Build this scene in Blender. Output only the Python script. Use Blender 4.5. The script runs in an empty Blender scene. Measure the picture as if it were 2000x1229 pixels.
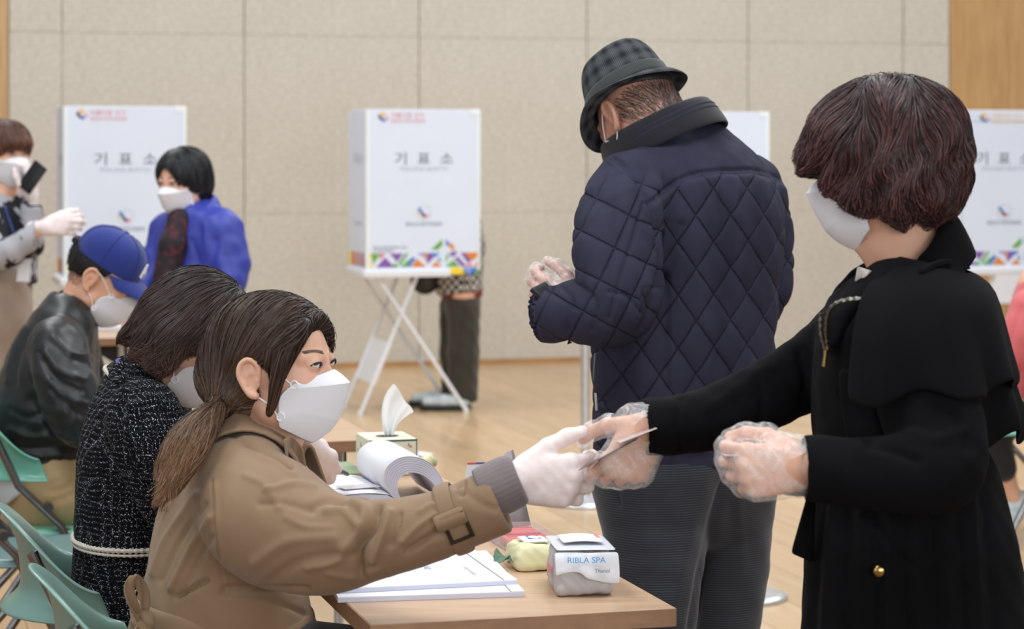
import bpy, bmesh, math, random
import numpy as np
from mathutils import Vector, Matrix

# ------------------------------------------------------------------ camera, world, lights
F, HC, HY, CX = 4500.0, 1.45, 300.0, 1000.0      # focal length in px, lens height, horizon row, centre column
scn = bpy.context.scene
cam_d = bpy.data.cameras.new('camera')
cam = bpy.data.objects.new('camera', cam_d)
scn.collection.objects.link(cam)
cam.location = (0, 0, HC)
cam.rotation_euler = (math.pi / 2, 0, 0)
cam_d.sensor_width = 36.0
cam_d.lens = F / 2000.0 * 36.0
cam_d.shift_y = -(614.5 - HY) / 2000.0
cam_d.clip_end = 100
cam_d.dof.use_dof = True
cam_d.dof.focus_distance = 4.15
cam_d.dof.aperture_fstop = 6.0
scn.camera = cam

world = bpy.data.worlds.new('world')
scn.world = world
world.use_nodes = True
bg = world.node_tree.nodes['Background']
bg.inputs[0].default_value = (0.93, 0.97, 1.0, 1)
bg.inputs[1].default_value = 0.27

def area(name, loc, rot, sx, sy, watts, col=(.965, .98, 1.0)):
    d = bpy.data.lights.new(name, 'AREA')
    d.shape = 'RECTANGLE'; d.size = sx; d.size_y = sy; d.energy = watts; d.color = col
    o = bpy.data.objects.new(name, d)
    o.location = loc; o.rotation_euler = rot
    scn.collection.objects.link(o)
    return o
# rows of ceiling lamps of the hall (5.5 m up), running with the table row
for i, (lx, ly, e) in enumerate([(-2.2, 2.6, 105), (1.6, 2.9, 105), (-2.8, 7.0, 105), (1.4, 7.6, 105), (-3.2, 11.8, 112), (1.0, 12.6, 112), (5.0, 8.5, 100), (4.6, 13.5, 112)]):
    area('ceiling_lamp_light', (lx, ly, 5.5), (0, 0, math.radians(15.6)), 1.6, 2.6, e)
# added fill light from large unseen panels, left of and behind the camera
area('fill_light', (-6.5, 0.5, 2.6), (math.radians(80), 0, math.radians(-68)), 5.0, 2.6, 70, (0.93, 0.97, 1.0))
area('fill_light', (2.5, -6.0, 2.7), (math.radians(84), 0, math.radians(14)), 9.0, 3.0, 400, (0.95, 0.98, 1.0))

vs = scn.view_settings
vs.view_transform = 'Standard'; vs.look = 'None'; vs.exposure = 0.24; vs.gamma = 1.0
vs.use_curve_mapping = False

# ------------------------------------------------------------------ helpers
C = scn.collection
f32 = np.float32
rng = np.random.default_rng(7)
random.seed(7)

def P(px, py, Y):
    return np.array(((px - CX) * Y / F, Y, HC + (HY - py) * Y / F))
def pix(v):
    return CX + F * v[:, 0] / v[:, 1], HY - F * (v[:, 2] - HC) / v[:, 1]
def unit(v):
    v = np.asarray(v, float)
    return v / np.linalg.norm(v)

U = np.array((-0.27, 0.963, 0)); U /= np.linalg.norm(U)     # the hall's long direction (away from the camera)
V = np.array((U[1], -U[0], 0))                              # across, to the right
Z = np.array((0, 0, 1.0))

def lin(c):
    c = c / 255.0
    return c / 12.92 if c <= 0.04045 else ((c + 0.055) / 1.055) ** 2.4
def rgb(r, g, b, a=1.0):
    return (lin(r), lin(g), lin(b), a)

# ---- materials
MATS = {}
class NT:
    def __init__(s, name):
        s.m = bpy.data.materials.new(name); s.m.use_nodes = True
        s.t = s.m.node_tree; s.b = s.t.nodes['Principled BSDF']
        s.out = s.t.nodes['Material Output']
    def n(s, kind, **kw):
        nd = s.t.nodes.new(kind)
        for k, v in kw.items():
            if k.startswith('_'): setattr(nd, k[1:], v)
            elif isinstance(v, tuple) and len(v) == 2 and hasattr(v[0], 'outputs'):
                s.l(v, (nd, k.replace('__', ' ')))
            else: nd.inputs[k.replace('__', ' ')].default_value = v
        return nd
    def l(s, a, b):
        s.t.links.new(a[0].outputs[a[1]], b[0].inputs[b[1]])
    def co(s, scale=(1, 1, 1), rot=(0, 0, 0), gen='Object'):
        tc = s.n('ShaderNodeTexCoord'); mp = s.n('ShaderNodeMapping')
        mp.inputs['Scale'].default_value = scale; mp.inputs['Rotation'].default_value = rot
        s.l((tc, gen), (mp, 'Vector')); return (mp, 'Vector')
    def noise(s, scale, co=None, detail=3, rough=.5, dist=0):
        nd = s.n('ShaderNodeTexNoise', Scale=scale, Detail=detail, Roughness=rough, Distortion=dist)
        s.l(co or s.co(), (nd, 'Vector')); return (nd, 'Fac')
    def ramp(s, src, stops, const=False):
        r = s.n('ShaderNodeValToRGB'); s.l(src, (r, 'Fac'))
        cr = r.color_ramp
        if const: cr.interpolation = 'CONSTANT'
        while len(cr.elements) < len(stops): cr.elements.new(.5)
        for e, (p, c) in zip(cr.elements, stops): e.position = p; e.color = c
        return (r, 'Color')
    def mix(s, fac, a, b, mode='MIX'):
        m = s.n('ShaderNodeMix', _data_type='RGBA', _blend_type=mode)
        for v, i in ((fac, 0), (a, 6), (b, 7)):
            if isinstance(v, tuple) and hasattr(v[0], 'outputs'): s.t.links.new(v[0].outputs[v[1]], m.inputs[i])
            else: m.inputs[i].default_value = v
        return (m, 2)
    def math(s, op, a, b=0.0, clamp=False):
        m = s.n('ShaderNodeMath', _operation=op, _use_clamp=clamp)
        for i, v in enumerate((a, b)):
            if isinstance(v, tuple): s.t.links.new(v[0].outputs[v[1]], m.inputs[i])
            else: m.inputs[i].default_value = v
        return (m, 0)
    def bump(s, src, strength=.3, dist=.002):
        b = s.n('ShaderNodeBump', Strength=strength, Distance=dist); s.l(src, (b, 'Height')); s.l((b, 'Normal'), (s.b, 'Normal'))
    def color(s, v):
        if isinstance(v[0], bpy.types.Node): s.l(v, (s.b, 'Base Color'))
        else: s.b.inputs['Base Color'].default_value = v
    def set(s, **kw):
        for k, v in kw.items(): s.b.inputs[k.replace('__', ' ')].default_value = v
        return s

def mat(name, col, rough=.6, var=None, bump=None, **kw):
    """plain procedural material: colour with slow variation, optional fine bump"""
    if name in MATS: return MATS[name]
    t = NT(name); c = rgb(*col)
    if var:
        sc, am = var
        nz = t.noise(sc)
        lo = tuple(x * (1 - am) for x in c[:3]) + (1,); hi = tuple(min(1, x * (1 + am)) for x in c[:3]) + (1,)
        t.color(t.ramp(nz, [(.3, lo), (.7, hi)]))
    else: t.color(c)
    t.set(Roughness=rough, **kw)
    if bump: t.bump(t.noise(bump[0], detail=4), bump[1], bump[2] if len(bump) > 2 else .002)
    MATS[name] = t.m
    return t.m

# ---- mesh objects
def mesh_obj(name, verts, faces, m, parent=None, smooth=True, quads=None, attr=None, mats=None, midx=None):
    me = bpy.data.meshes.new(name)
    verts = np.asarray(verts, f32)
    if quads is not None:
        q = np.asarray(quads, np.int32); k = q.shape[1]
        me.vertices.add(len(verts)); me.vertices.foreach_set('co', verts.ravel())
        me.loops.add(q.size); me.loops.foreach_set('vertex_index', q.ravel())
        me.polygons.add(len(q)); me.polygons.foreach_set('loop_start', np.arange(0, q.size, k, dtype=np.int32))
        me.update(calc_edges=True)
    else:
        me.from_pydata(verts.tolist(), [], faces)
    for mm in (mats or [m]): me.materials.append(mm)
    if midx is not None: me.polygons.foreach_set('material_index', np.asarray(midx, np.int32))
    me.polygons.foreach_set('use_smooth', np.full(len(me.polygons), smooth))
    if attr is not None:
        for an, av in attr.items():
            a = me.attributes.new(an, 'FLOAT', 'POINT'); a.data.foreach_set('value', np.asarray(av, f32))
    me.update()
    o = bpy.data.objects.new(name, me); C.objects.link(o)
    if parent is not None: o.parent = parent
    return o

def tag(o, label=None, cat=None, group=None, kind=None):
    if label: o['label'] = label
    if cat: o['category'] = cat
    if group: o['group'] = group
    if kind: o['kind'] = kind
    return o
def empty(name, loc=(0, 0, 0), label=None, cat=None, group=None):
    o = bpy.data.objects.new(name, None); o.location = tuple(loc); C.objects.link(o); o.empty_display_size = .05
    return tag(o, label, cat, group)
def adopt(root, kids):
    """parent world-space children to an empty that stands at its base"""
    for k in kids:
        k.parent = root; k.matrix_parent_inverse = Matrix.Translation(-Vector(root.location))

class MB:
    """collects boxes, tubes and prisms in world space and builds one mesh"""
    def __init__(s): s.v = []; s.f = []
    def add(s, v, f):
        n = len(s.v); s.v += [tuple(map(float, p)) for p in v]; s.f += [tuple(i + n for i in q) for q in f]; return s
    def box(s, o, ax, ay, az):
        o, ax, ay, az = map(np.asarray, (o, ax, ay, az))
        v = [o, o + ax, o + ax + ay, o + ay, o + az, o + ax + az, o + ax + ay + az, o + ay + az]
        f = [(0, 3, 2, 1), (4, 5, 6, 7), (0, 1, 5, 4), (1, 2, 6, 5), (2, 3, 7, 6), (3, 0, 4, 7)]
        if np.dot(np.cross(ax, ay), az) < 0: f = [q[::-1] for q in f]
        return s.add(v, f)
    def tube(s, pts, r, n=10, closed=False):
        pts = [np.asarray(p, float) for p in pts]; N = len(pts)
        rs = r if hasattr(r, '__len__') else [r] * N
        prev = None; rings = []
        for i, p in enumerate(pts):
            a = pts[(i - 1) % N] if (closed or i > 0) else p; b = pts[(i + 1) % N] if (closed or i < N - 1) else p
            t = unit(b - a)
            if prev is None:
                h = Z if abs(t[2]) < .9 else np.array((1., 0, 0)); x = unit(np.cross(t, h))
            else: x = unit(prev - t * np.dot(prev, t))
            prev = x; y = np.cross(t, x)
            rings.append([p + rs[i] * (math.cos(2 * math.pi * k / n) * x + math.sin(2 * math.pi * k / n) * y) for k in range(n)])
        v = [q for R in rings for q in R]; f = []
        for i in range(N if closed else N - 1):
            for k in range(n):
                f.append((i * n + k, i * n + (k + 1) % n, ((i + 1) % N) * n + (k + 1) % n, ((i + 1) % N) * n + k))
        if not closed: f += [tuple(range(n))[::-1], tuple((N - 1) * n + k for k in range(n))]
        return s.add(v, f)
    def poly(s, pts, off):
        """flat polygon given by points, extruded by vector off"""
        pts = [np.asarray(p, float) for p in pts]; n = len(pts); off = np.asarray(off)
        v = pts + [p + off for p in pts]
        f = [tuple(range(n))[::-1], tuple(range(n, 2 * n))] + [(i, (i + 1) % n, n + (i + 1) % n, n + i) for i in range(n)]
        return s.add(v, f)
    def build(s, name, m, parent=None, smooth=False, bevel=0, seg=2):
        o = mesh_obj(name, s.v, s.f, m, parent, smooth)
        bm = bmesh.new(); bm.from_mesh(o.data); bmesh.ops.recalc_face_normals(bm, faces=bm.faces)
        if bevel: bmesh.ops.bevel(bm, geom=list(bm.edges), offset=bevel, segments=seg, affect='EDGES', profile=.5, clamp_overlap=True)
        bm.to_mesh(o.data); bm.free()
        if smooth or bevel:
            for p in o.data.polygons: p.use_smooth = True
            md = o.modifiers.new('angle', 'EDGE_SPLIT') if False else None
            try: o.data.set_sharp_from_angle(angle=math.radians(38))
            except Exception: pass
        return o

def grid_obj(name, G, m, parent=None, close_u=False, close_v=False, thick=0, sub=0, smooth=True, attr=None, offset=-1):
    """surface from a grid of points (rows x cols x 3)"""
    G = np.asarray(G, float); a, b = G.shape[:2]
    idx = np.arange(a * b).reshape(a, b)
    if close_v: idx = np.concatenate([idx, idx[:, :1]], 1)
    if close_u: idx = np.concatenate([idx, idx[:1]], 0)
    q = np.stack([idx[:-1, :-1], idx[1:, :-1], idx[1:, 1:], idx[:-1, 1:]], -1).reshape(-1, 4)
    o = mesh_obj(name, G.reshape(-1, 3), None, m, parent, smooth, quads=q, attr=attr)
    if thick:
        s = o.modifiers.new('solid', 'SOLIDIFY'); s.thickness = thick; s.offset = offset
    if sub:
        s = o.modifiers.new('sub', 'SUBSURF'); s.levels = sub; s.render_levels = sub
    return o

def catmull(pts, n):
    """dense Catmull-Rom samples through rows of pts (any number of columns)"""
    p = np.asarray(pts, float); p = np.vstack([2 * p[0] - p[1], p, 2 * p[-1] - p[-2]])
    out = []
    for i in range(1, len(p) - 2):
        for k in range(n):
            t = k / n
            out.append(.5 * ((2 * p[i]) + (-p[i - 1] + p[i + 1]) * t + (2 * p[i - 1] - 5 * p[i] + 4 * p[i + 1] - p[i + 2]) * t * t + (-p[i - 1] + 3 * p[i] - 3 * p[i + 1] + p[i + 2]) * t ** 3))
    out.append(p[-2]); return np.array(out)

# ---- signed distance fields -> smooth continuous surfaces
class Field:
    def __init__(s, lo, hi, h):
        s.lo = np.asarray(lo, float); s.h = h
        s.n = np.ceil((np.asarray(hi, float) - s.lo) / h).astype(int) + 1
        s.d = np.full(s.n, .4, f32)
    @classmethod
    def around(cls, pts, pad, h):
        p = np.array([np.asarray(q[:3], float) for q in pts]); return cls(p.min(0) - pad, p.max(0) + pad, h)
    def blk(s, lo, hi):
        i0 = np.clip(np.floor((lo - s.lo) / s.h).astype(int), 0, s.n); i1 = np.clip(np.ceil((hi - s.lo) / s.h).astype(int) + 1, 0, s.n)
        if (i1 <= i0).any(): return None
        sl = tuple(slice(a, b) for a, b in zip(i0, i1))
        g = [(s.lo[k] + s.h * np.arange(i0[k], i1[k])).astype(f32) for k in range(3)]
        return sl, g[0][:, None, None], g[1][None, :, None], g[2][None, None, :]
    def comb(s, sl, d, k, op):
        a = s.d[sl]
        if op == 'sub': d = -d
        if op == 'add':
            r = np.minimum(a, d)
            if k > 0: h = np.maximum(k - np.abs(a - d), 0) / k; r -= h * h * (k * .25)
        else:
            r = np.maximum(a, d)
            if k > 0: h = np.maximum(k - np.abs(a - d), 0) / k; r += h * h * (k * .25)
        s.d[sl] = r
    def seg(s, a, b, ra, rb, k=.02, n=None, qa=1, qb=1, op='add'):
        a = np.asarray(a, float); b = np.asarray(b, float)
        m = max(ra * max(qa, 1), rb * max(qb, 1)) + k + 3 * s.h
        B = s.blk(np.minimum(a, b) - m, np.maximum(a, b) + m)
        if B is None: return s
        sl, X, Y_, Z_ = B
        ba = b - a; L = max(float(ba @ ba), 1e-12)
        wx, wy, wz = X - f32(a[0]), Y_ - f32(a[1]), Z_ - f32(a[2])
        t = np.clip((wx * f32(ba[0]) + wy * f32(ba[1]) + wz * f32(ba[2])) / f32(L), 0, 1)
        wx = wx - t * f32(ba[0]); wy = wy - t * f32(ba[1]); wz = wz - t * f32(ba[2])
        r = f32(ra) + f32(rb - ra) * t
        d2 = wx * wx + wy * wy + wz * wz
        if n is None: d = np.sqrt(d2) - r
        else:
            q = f32(qa) + f32(qb - qa) * t
            c = wx * f32(n[0]) + wy * f32(n[1]) + wz * f32(n[2])
            d = np.sqrt(np.maximum(d2 - c * c + (c / q) ** 2, 0)) - r
            d *= np.minimum(q, 1)
        s.comb(sl, d, k, op); return s
    def chain(s, pts, k=.02, n=None, op='add', dense=0):
        """pts: (point, r) or (point, r, q); q widens along axis n"""
        rows = np.array([list(p[0]) + [p[1], p[2] if len(p) > 2 else 1.0] for p in pts], float)
        if dense and len(rows) > 2: rows = catmull(rows, dense)
        for i in range(len(rows) - 1):
            s.seg(rows[i, :3], rows[i + 1, :3], rows[i, 3], rows[i + 1, 3], k if i == 0 or not dense else min(k, .006), n, rows[i, 4], rows[i + 1, 4], op)
        return s
    def ell(s, c, rad, R=None, k=.02, op='add'):
        c = np.asarray(c, float); R = np.eye(3) if R is None else np.asarray(R)     # rows of R: local axes
        ext = np.sqrt(((R * np.asarray(rad)[:, None]) ** 2).sum(0)) + k + 3 * s.h
        B = s.blk(c - ext, c + ext)
        if B is None: return s
        sl, X, Y_, Z_ = B
        w = (X - f32(c[0]), Y_ - f32(c[1]), Z_ - f32(c[2])); e = 0; e2 = 0
        for i in range(3):
            l = w[0] * f32(R[i][0]) + w[1] * f32(R[i][1]) + w[2] * f32(R[i][2])
            e = e + (l / f32(rad[i])) ** 2; e2 = e2 + (l / f32(rad[i] ** 2)) ** 2
        k0 = np.sqrt(e); k1 = np.sqrt(e2)
        s.comb(sl, k0 * (k0 - 1) / np.maximum(k1, 1e-6), k, op); return s
    def cut(s, p, n, k=0.0, lo=None, hi=None):
        """remove the side n points to (within an optional box)"""
        n = unit(n); B = s.blk(s.lo if lo is None else np.asarray(lo), s.lo + s.h * s.n if hi is None else np.asarray(hi))
        if B is None: return s
        sl, X, Y_, Z_ = B
        d = (X - f32(p[0])) * f32(n[0]) + (Y_ - f32(p[1])) * f32(n[1]) + (Z_ - f32(p[2])) * f32(n[2])
        s.comb(sl, d, k, 'int'); return s
    def shell(s, t):
        s.d = np.abs(s.d + t / 2) - t / 2; return s
    def sample(s, p):
        q = (np.asarray(p) - s.lo) / s.h; q = np.clip(q, 0, s.n - 1.001); i = q.astype(int); t = (q - i)
        r = 0
        for dx in (0, 1):
            for dy in (0, 1):
                for dz in (0, 1):
                    w = (t[:, 0] if dx else 1 - t[:, 0]) * (t[:, 1] if dy else 1 - t[:, 1]) * (t[:, 2] if dz else 1 - t[:, 2])
                    r = r + w * s.d[i[:, 0] + dx, i[:, 1] + dy, i[:, 2] + dz]
        return r
    def grad(s, p, e=None):
        e = e or s.h; g = np.empty((len(p), 3))
        for k in range(3):
            o = np.zeros(3); o[k] = e; g[:, k] = s.sample(p + o) - s.sample(p - o)
        return g / np.maximum(np.linalg.norm(g, axis=1, keepdims=True), 1e-9)
    def mesh(s, smooth=2):
        d = s.d; m = d < 0; nx, ny, nz = (k - 1 for k in d.shape)
        cs = [(0, 0, 0), (1, 0, 0), (0, 1, 0), (1, 1, 0), (0, 0, 1), (1, 0, 1), (0, 1, 1), (1, 1, 1)]
        cnt = np.zeros((nx, ny, nz), np.uint8)
        for a, b, c in cs: cnt += m[a:a + nx, b:b + ny, c:c + nz]
        act = np.argwhere((cnt > 0) & (cnt < 8))
        ii, jj, kk = act.T
        val = np.stack([d[ii + a, jj + b, kk + c] for a, b, c in cs], 1)
        acc = np.zeros((len(act), 3)); num = np.zeros(len(act))
        for e0 in range(8):
            for e1 in range(e0 + 1, 8):
                dif = [abs(cs[e0][q] - cs[e1][q]) for q in range(3)]
                if sum(dif) != 1: continue
                x = (val[:, e0] < 0) != (val[:, e1] < 0)
                den = val[:, e0] - val[:, e1]; t = np.where(x, val[:, e0] / np.where(np.abs(den) < 1e-12, 1e-12, den), 0)
                p = np.array(cs[e0]) + t[:, None] * (np.array(cs[e1]) - np.array(cs[e0]))
                acc += p * x[:, None]; num += x
        v = (act + acc / np.maximum(num, 1)[:, None]) * s.h + s.lo
        vol = np.full((nx, ny, nz), -1, np.int32); vol[ii, jj, kk] = np.arange(len(act), dtype=np.int32)
        qs = []
        for ax in range(3):
            a0 = [slice(1, -1)] * 3; a1 = [slice(1, -1)] * 3; a0[ax] = slice(0, -1); a1[ax] = slice(1, None)
            sa, sb = m[tuple(a0)], m[tuple(a1)]
            e = np.argwhere(sa != sb); fl = sa[tuple(e.T)]
            off = np.ones(3, int); off[ax] = 0; e = e + off
            o1, o2 = [q for q in range(3) if q != ax]
            def cell(u, w):
                c = e.copy(); c[:, o1] -= u; c[:, o2] -= w; return vol[tuple(c.T)]
            q = np.stack([cell(1, 1), cell(0, 1), cell(0, 0), cell(1, 0)], 1)
            if ax == 1: fl = ~fl
            q[~fl] = q[~fl][:, ::-1]; qs.append(q)
        q = np.concatenate(qs); q = q[(q >= 0).all(1)]
        for _ in range(smooth): v = laplace(v, q, .5)
        return v, q

def laplace(v, q, w):
    n = len(v); s_ = np.zeros((n, 3)); c = np.zeros(n)
    for a in range(4):
        i = q[:, a]; j = q[:, (a + 1) % 4]
        for x, y in ((i, j), (j, i)):
            c += np.bincount(x, minlength=n)
            for k in range(3): s_[:, k] += np.bincount(x, weights=v[y, k], minlength=n)
    return v * (1 - w) + w * s_ / np.maximum(c, 1)[:, None]
def normals(v, q):
    fn = np.cross(v[q[:, 2]] - v[q[:, 0]], v[q[:, 3]] - v[q[:, 1]])
    n = np.zeros_like(v)
    for a in range(4):
        for k in range(3): n[:, k] += np.bincount(q[:, a], weights=fn[:, k], minlength=len(v))
    return n / np.maximum(np.linalg.norm(n, axis=1, keepdims=True), 1e-12)
def joined(parts):
    vs_, qs, o = [], [], 0
    for v, q in parts: vs_.append(v); qs.append(q + o); o += len(v)
    return np.concatenate(vs_), np.concatenate(qs)
def facing(v, n):
    d = np.array((0, 0, HC)) - v; d /= np.linalg.norm(d, axis=1, keepdims=True)
    return np.clip((n * d).sum(1) * 2.5, 0, 1)
def seg2d(x, y, pts):
    """distance in px to a polyline, with the signed side"""
    best = np.full(len(x), 1e9); side = np.zeros(len(x))
    for (x0, y0), (x1, y1) in zip(pts[:-1], pts[1:]):
        dx, dy = x1 - x0, y1 - y0; L = dx * dx + dy * dy + 1e-9
        t = np.clip(((x - x0) * dx + (y - y0) * dy) / L, 0, 1)
        ex, ey = x - x0 - t * dx, y - y0 - t * dy; dd = np.hypot(ex, ey)
        b = dd < best; best = np.where(b, dd, best); side = np.where(b, np.sign(ex * dy - ey * dx), side)
    return best, side
def creases(v, q, folds):
    """raise (+) or sink (-) folds of the cloth along traced lines; folds: (polyline px, width px, height m)"""
    n = normals(v, q); w = facing(v, n); x, y = pix(v); off = np.zeros(len(v))
    for fd in folds:
        pts, wd, h = fd[:3]
        if len(pts) > 2: pts = catmull(pts, 4)
        pa = np.asarray(pts); sel = np.nonzero((x > pa[:, 0].min() - 3 * wd) & (x < pa[:, 0].max() + 3 * wd) & (y > pa[:, 1].min() - 3 * wd) & (y < pa[:, 1].max() + 3 * wd) & (w > 0) & (v[:, 1] > (fd[3] if len(fd) > 3 else 0)))[0]
        if len(sel): d, _ = seg2d(x[sel], y[sel], pts); off[sel] += h * np.exp(-(d / wd) ** 2)
    return v + n * (off * w)[:, None]
_nz = rng.normal(size=(24, 3)); _ph = rng.uniform(0, 6.28, 24)
def wob(v, scale, amp, stretch=(1, 1, 1), seed=0):
    """cheap smooth noise displacement value"""
    p = v * np.asarray(stretch); r = 0
    for i in range(8):
        j = (i + seed * 5) % 24
        r = r + np.sin(p @ (_nz[j] * scale * (1 + .23 * i)) + _ph[j] + 1.3 * np.sin(p @ (_nz[(j + 7) % 24] * scale * .5)))
    return r * amp / 3.0
# ------------------------------------------------------------------ the hall
ROT = math.atan2(-U[0], U[1])
W0 = np.array((-1.17, 15.57, 0.0))           # a point on the foot of the back wall

def wood_mat(name, c1, c2, rough, coat=0, scale=(14, 1.2, 14), rnd=.35, bump=.06):
    t = NT(name)
    oi = t.n('ShaderNodeObjectInfo'); tc = t.n('ShaderNodeTexCoord')
    ad = t.n('ShaderNodeVectorMath', _operation='ADD'); t.l((tc, 'Object'), (ad, 0))
    ml = t.n('ShaderNodeVectorMath', _operation='SCALE'); t.l((oi, 'Location'), (ml, 0)); ml.inputs['Scale'].default_value = 3.7
    t.l((ml, 0), (ad, 1))
    mp = t.n('ShaderNodeMapping'); mp.inputs['Scale'].default_value = scale; t.l((ad, 0), (mp, 'Vector'))
    nz = t.noise(2.2, (mp, 'Vector'), 6, .6, .6)
    base = t.ramp(nz, [(.3, rgb(*c1)), (.72, rgb(*c2))])
    rd = t.ramp((oi, 'Random'), [(0, (1 - rnd * .5,) * 3 + (1,)), (1, (1 + rnd * .4,) * 3 + (1,))])
    t.color(t.mix(1.0, base, rd, 'MULTIPLY'))
    t.set(Roughness=rough, Coat__Weight=coat, Coat__Roughness=.12)
    t.bump(nz, bump, .001)
    return t.m

M_floor = wood_mat('floor_wood', (186, 152, 112), (210, 179, 140), .36, .35, (9, .7, 9), .22, .03)
M_gap = mat('floor_joint', (120, 88, 58), .7, (3, .1))
t = NT('wall_cloth')
nz = t.noise(420, t.co((1, 1, .35)), 4, .7); n2 = t.noise(2.4, None, 5, .6)
t.color(t.mix(.45, t.ramp(nz, [(.25, rgb(172, 165, 152)), (.75, rgb(212, 207, 197))]), t.ramp(n2, [(.3, rgb(184, 175, 160)), (.7, rgb(206, 198, 184))])))
t.set(Roughness=.9); t.bump(nz, .25, .001)
n3 = t.noise(26, t.co((1, 1, 2.2)), 5, .65); t.color(t.mix(.55, (t.b.inputs['Base Color'].links[0].from_node, 2), t.ramp(n3, [(.35, rgb(176, 167, 151)), (.66, rgb(216, 209, 197))])))
M_wall = t.m
M_wallgap = mat('wall_joint', (168, 152, 126), .9, (5, .1))
M_oak = wood_mat('oak_panel', (168, 128, 80), (196, 158, 108), .45, .1, (16, 16, .9), .12, .05)
M_table = wood_mat('table_laminate', (188, 154, 122), (206, 174, 144), .38, .15, (3, 30, 30), 0, .02)
M_tedge = wood_mat('table_edge', (150, 112, 82), (172, 132, 100), .5, 0, (3, 30, 30), 0, .02)
M_steel = mat('brushed_steel', (206, 210, 212), .3, (40, .06), Metallic=.65)
M_dsteel = mat('dark_steel', (92, 90, 92), .3, (30, .1), Metallic=.9)
M_white = mat('white_lacquer', (228, 231, 236), .45, (6, .02))
M_paper = mat('white_paper', (232, 233, 238), .8, (12, .02))
M_black = mat('black_plastic', (20, 20, 22), .4, (20, .1))

# floor: sub-floor and boards
mb = MB(); mb.box(W0 - V * 9 - U * 18 + np.array((0, 0, -.05)), V * 18, U * 18.2, Z * .047)
floor = tag(mb.build('floor', M_gap), kind='structure')
PW, PL = .2, 1.8
mb = MB(); mb.box((0, 0, -.003), (PW - .0022, 0, 0), (0, PL - .0022, 0), (0, 0, .0032))
plank0 = mb.build('plank', M_floor, floor, bevel=.0007, seg=1)
pm = plank0.data; first = True
Rz = Matrix.Rotation(ROT, 4, 'Z'); cols = 0
for ci in range(-26, 30):
    off = (ci * 7 % 9) / 9.0 * PL
    for ri in range(-1, 8):
        c = W0 + V * (ci * PW) - U * (ri * PL + off)
        mid = c + U * PL / 2
        if mid[1] < 5.6: continue
        px = CX + F * (mid[0] + U[0] * 0) / mid[1]
        a = CX + F * (c + U * PL)[0] / (c + U * PL)[1]; b = CX + F * c[0] / max(c[1], 3)
        if max(a, b, px) < -120 or min(a, b, px) > 2100: continue
        if first: o = plank0; first = False
        else: o = plank0.copy(); C.objects.link(o)
        o.matrix_world = Matrix.Translation(Vector(c)) @ Rz; cols += 1
        o.parent = floor
print('planks', cols)

# back wall: backing and square panels
mb = MB(); mb.box(W0 - V * 9 + U * .012, V * 18, U * .15, Z * 6.2)
wall = tag(mb.build('wall_back', M_wallgap), kind='structure')
mb = MB(); mb.box((0, 0, 0), (1.2 - .007, 0, 0), (0, .0135, 0), (0, 0, 1.1985)); pan_m = mb.build('panel', M_wall, wall, bevel=.0012, seg=1)
mb = MB(); mb.box((0, 0, 0), (1.2 - .007, 0, 0), (0, .0135, 0), (0, 0, 1.0435)); pan_l = mb.build('panel', M_wall, wall, bevel=.0012, seg=1)
mb = MB(); mb.box((0, 0, 0), (.46, 0, 0), (0, .02, 0), (0, 0, 3.2)); pan_o = mb.build('wood_panel', M_oak, wall, bevel=.002, seg=1)
def place(o, src_used, c):
    if src_used: o = o.copy(); C.objects.link(o)
    o.parent = wall
    o.matrix_world = Matrix.Translation(Vector(c)) @ Rz
    return o
ul = um = uo = False
for k in range(0, 5):
    tt = -1.84 + 1.2 * k
    place(pan_l, ul, W0 + V * tt); ul = True
    for z0 in (1.045, 2.245):
        place(pan_m, um, W0 + V * tt + Z * z0); um = True
# narrower cut panels at both ends
for t0, w in ((-2.18, .34), (4.162, .366)):
    for z0, h in ((0, 1.0435), (1.045, 1.1985), (2.245, 1.1985)):
        mb = MB(); mb.box((0, 0, 0), (w - .004, 0, 0), (0, .0135, 0), (0, 0, h)); o = mb.build('panel', M_wall, wall, bevel=.003, seg=1)
        o.matrix_world = Matrix.Translation(Vector(W0 + V * t0 + Z * z0)) @ Rz
for k in range(5):
    place(pan_o, uo, W0 + V * (4.53 + .463 * k) - U * .01); uo = True
for k in range(4):
    place(pan_o, uo, W0 + V * (-2.185 - .463 * (k + 1)) - U * .01)
# low skirting where wall meets floor
mb = MB(); mb.box(W0 - V * 6 - U * .012, V * 13, U * .012, Z * .035)
tag(mb.build('baseboard_back', mat('skirting_wood', (172, 130, 84), .5, (6, .1))), kind='structure')

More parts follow.
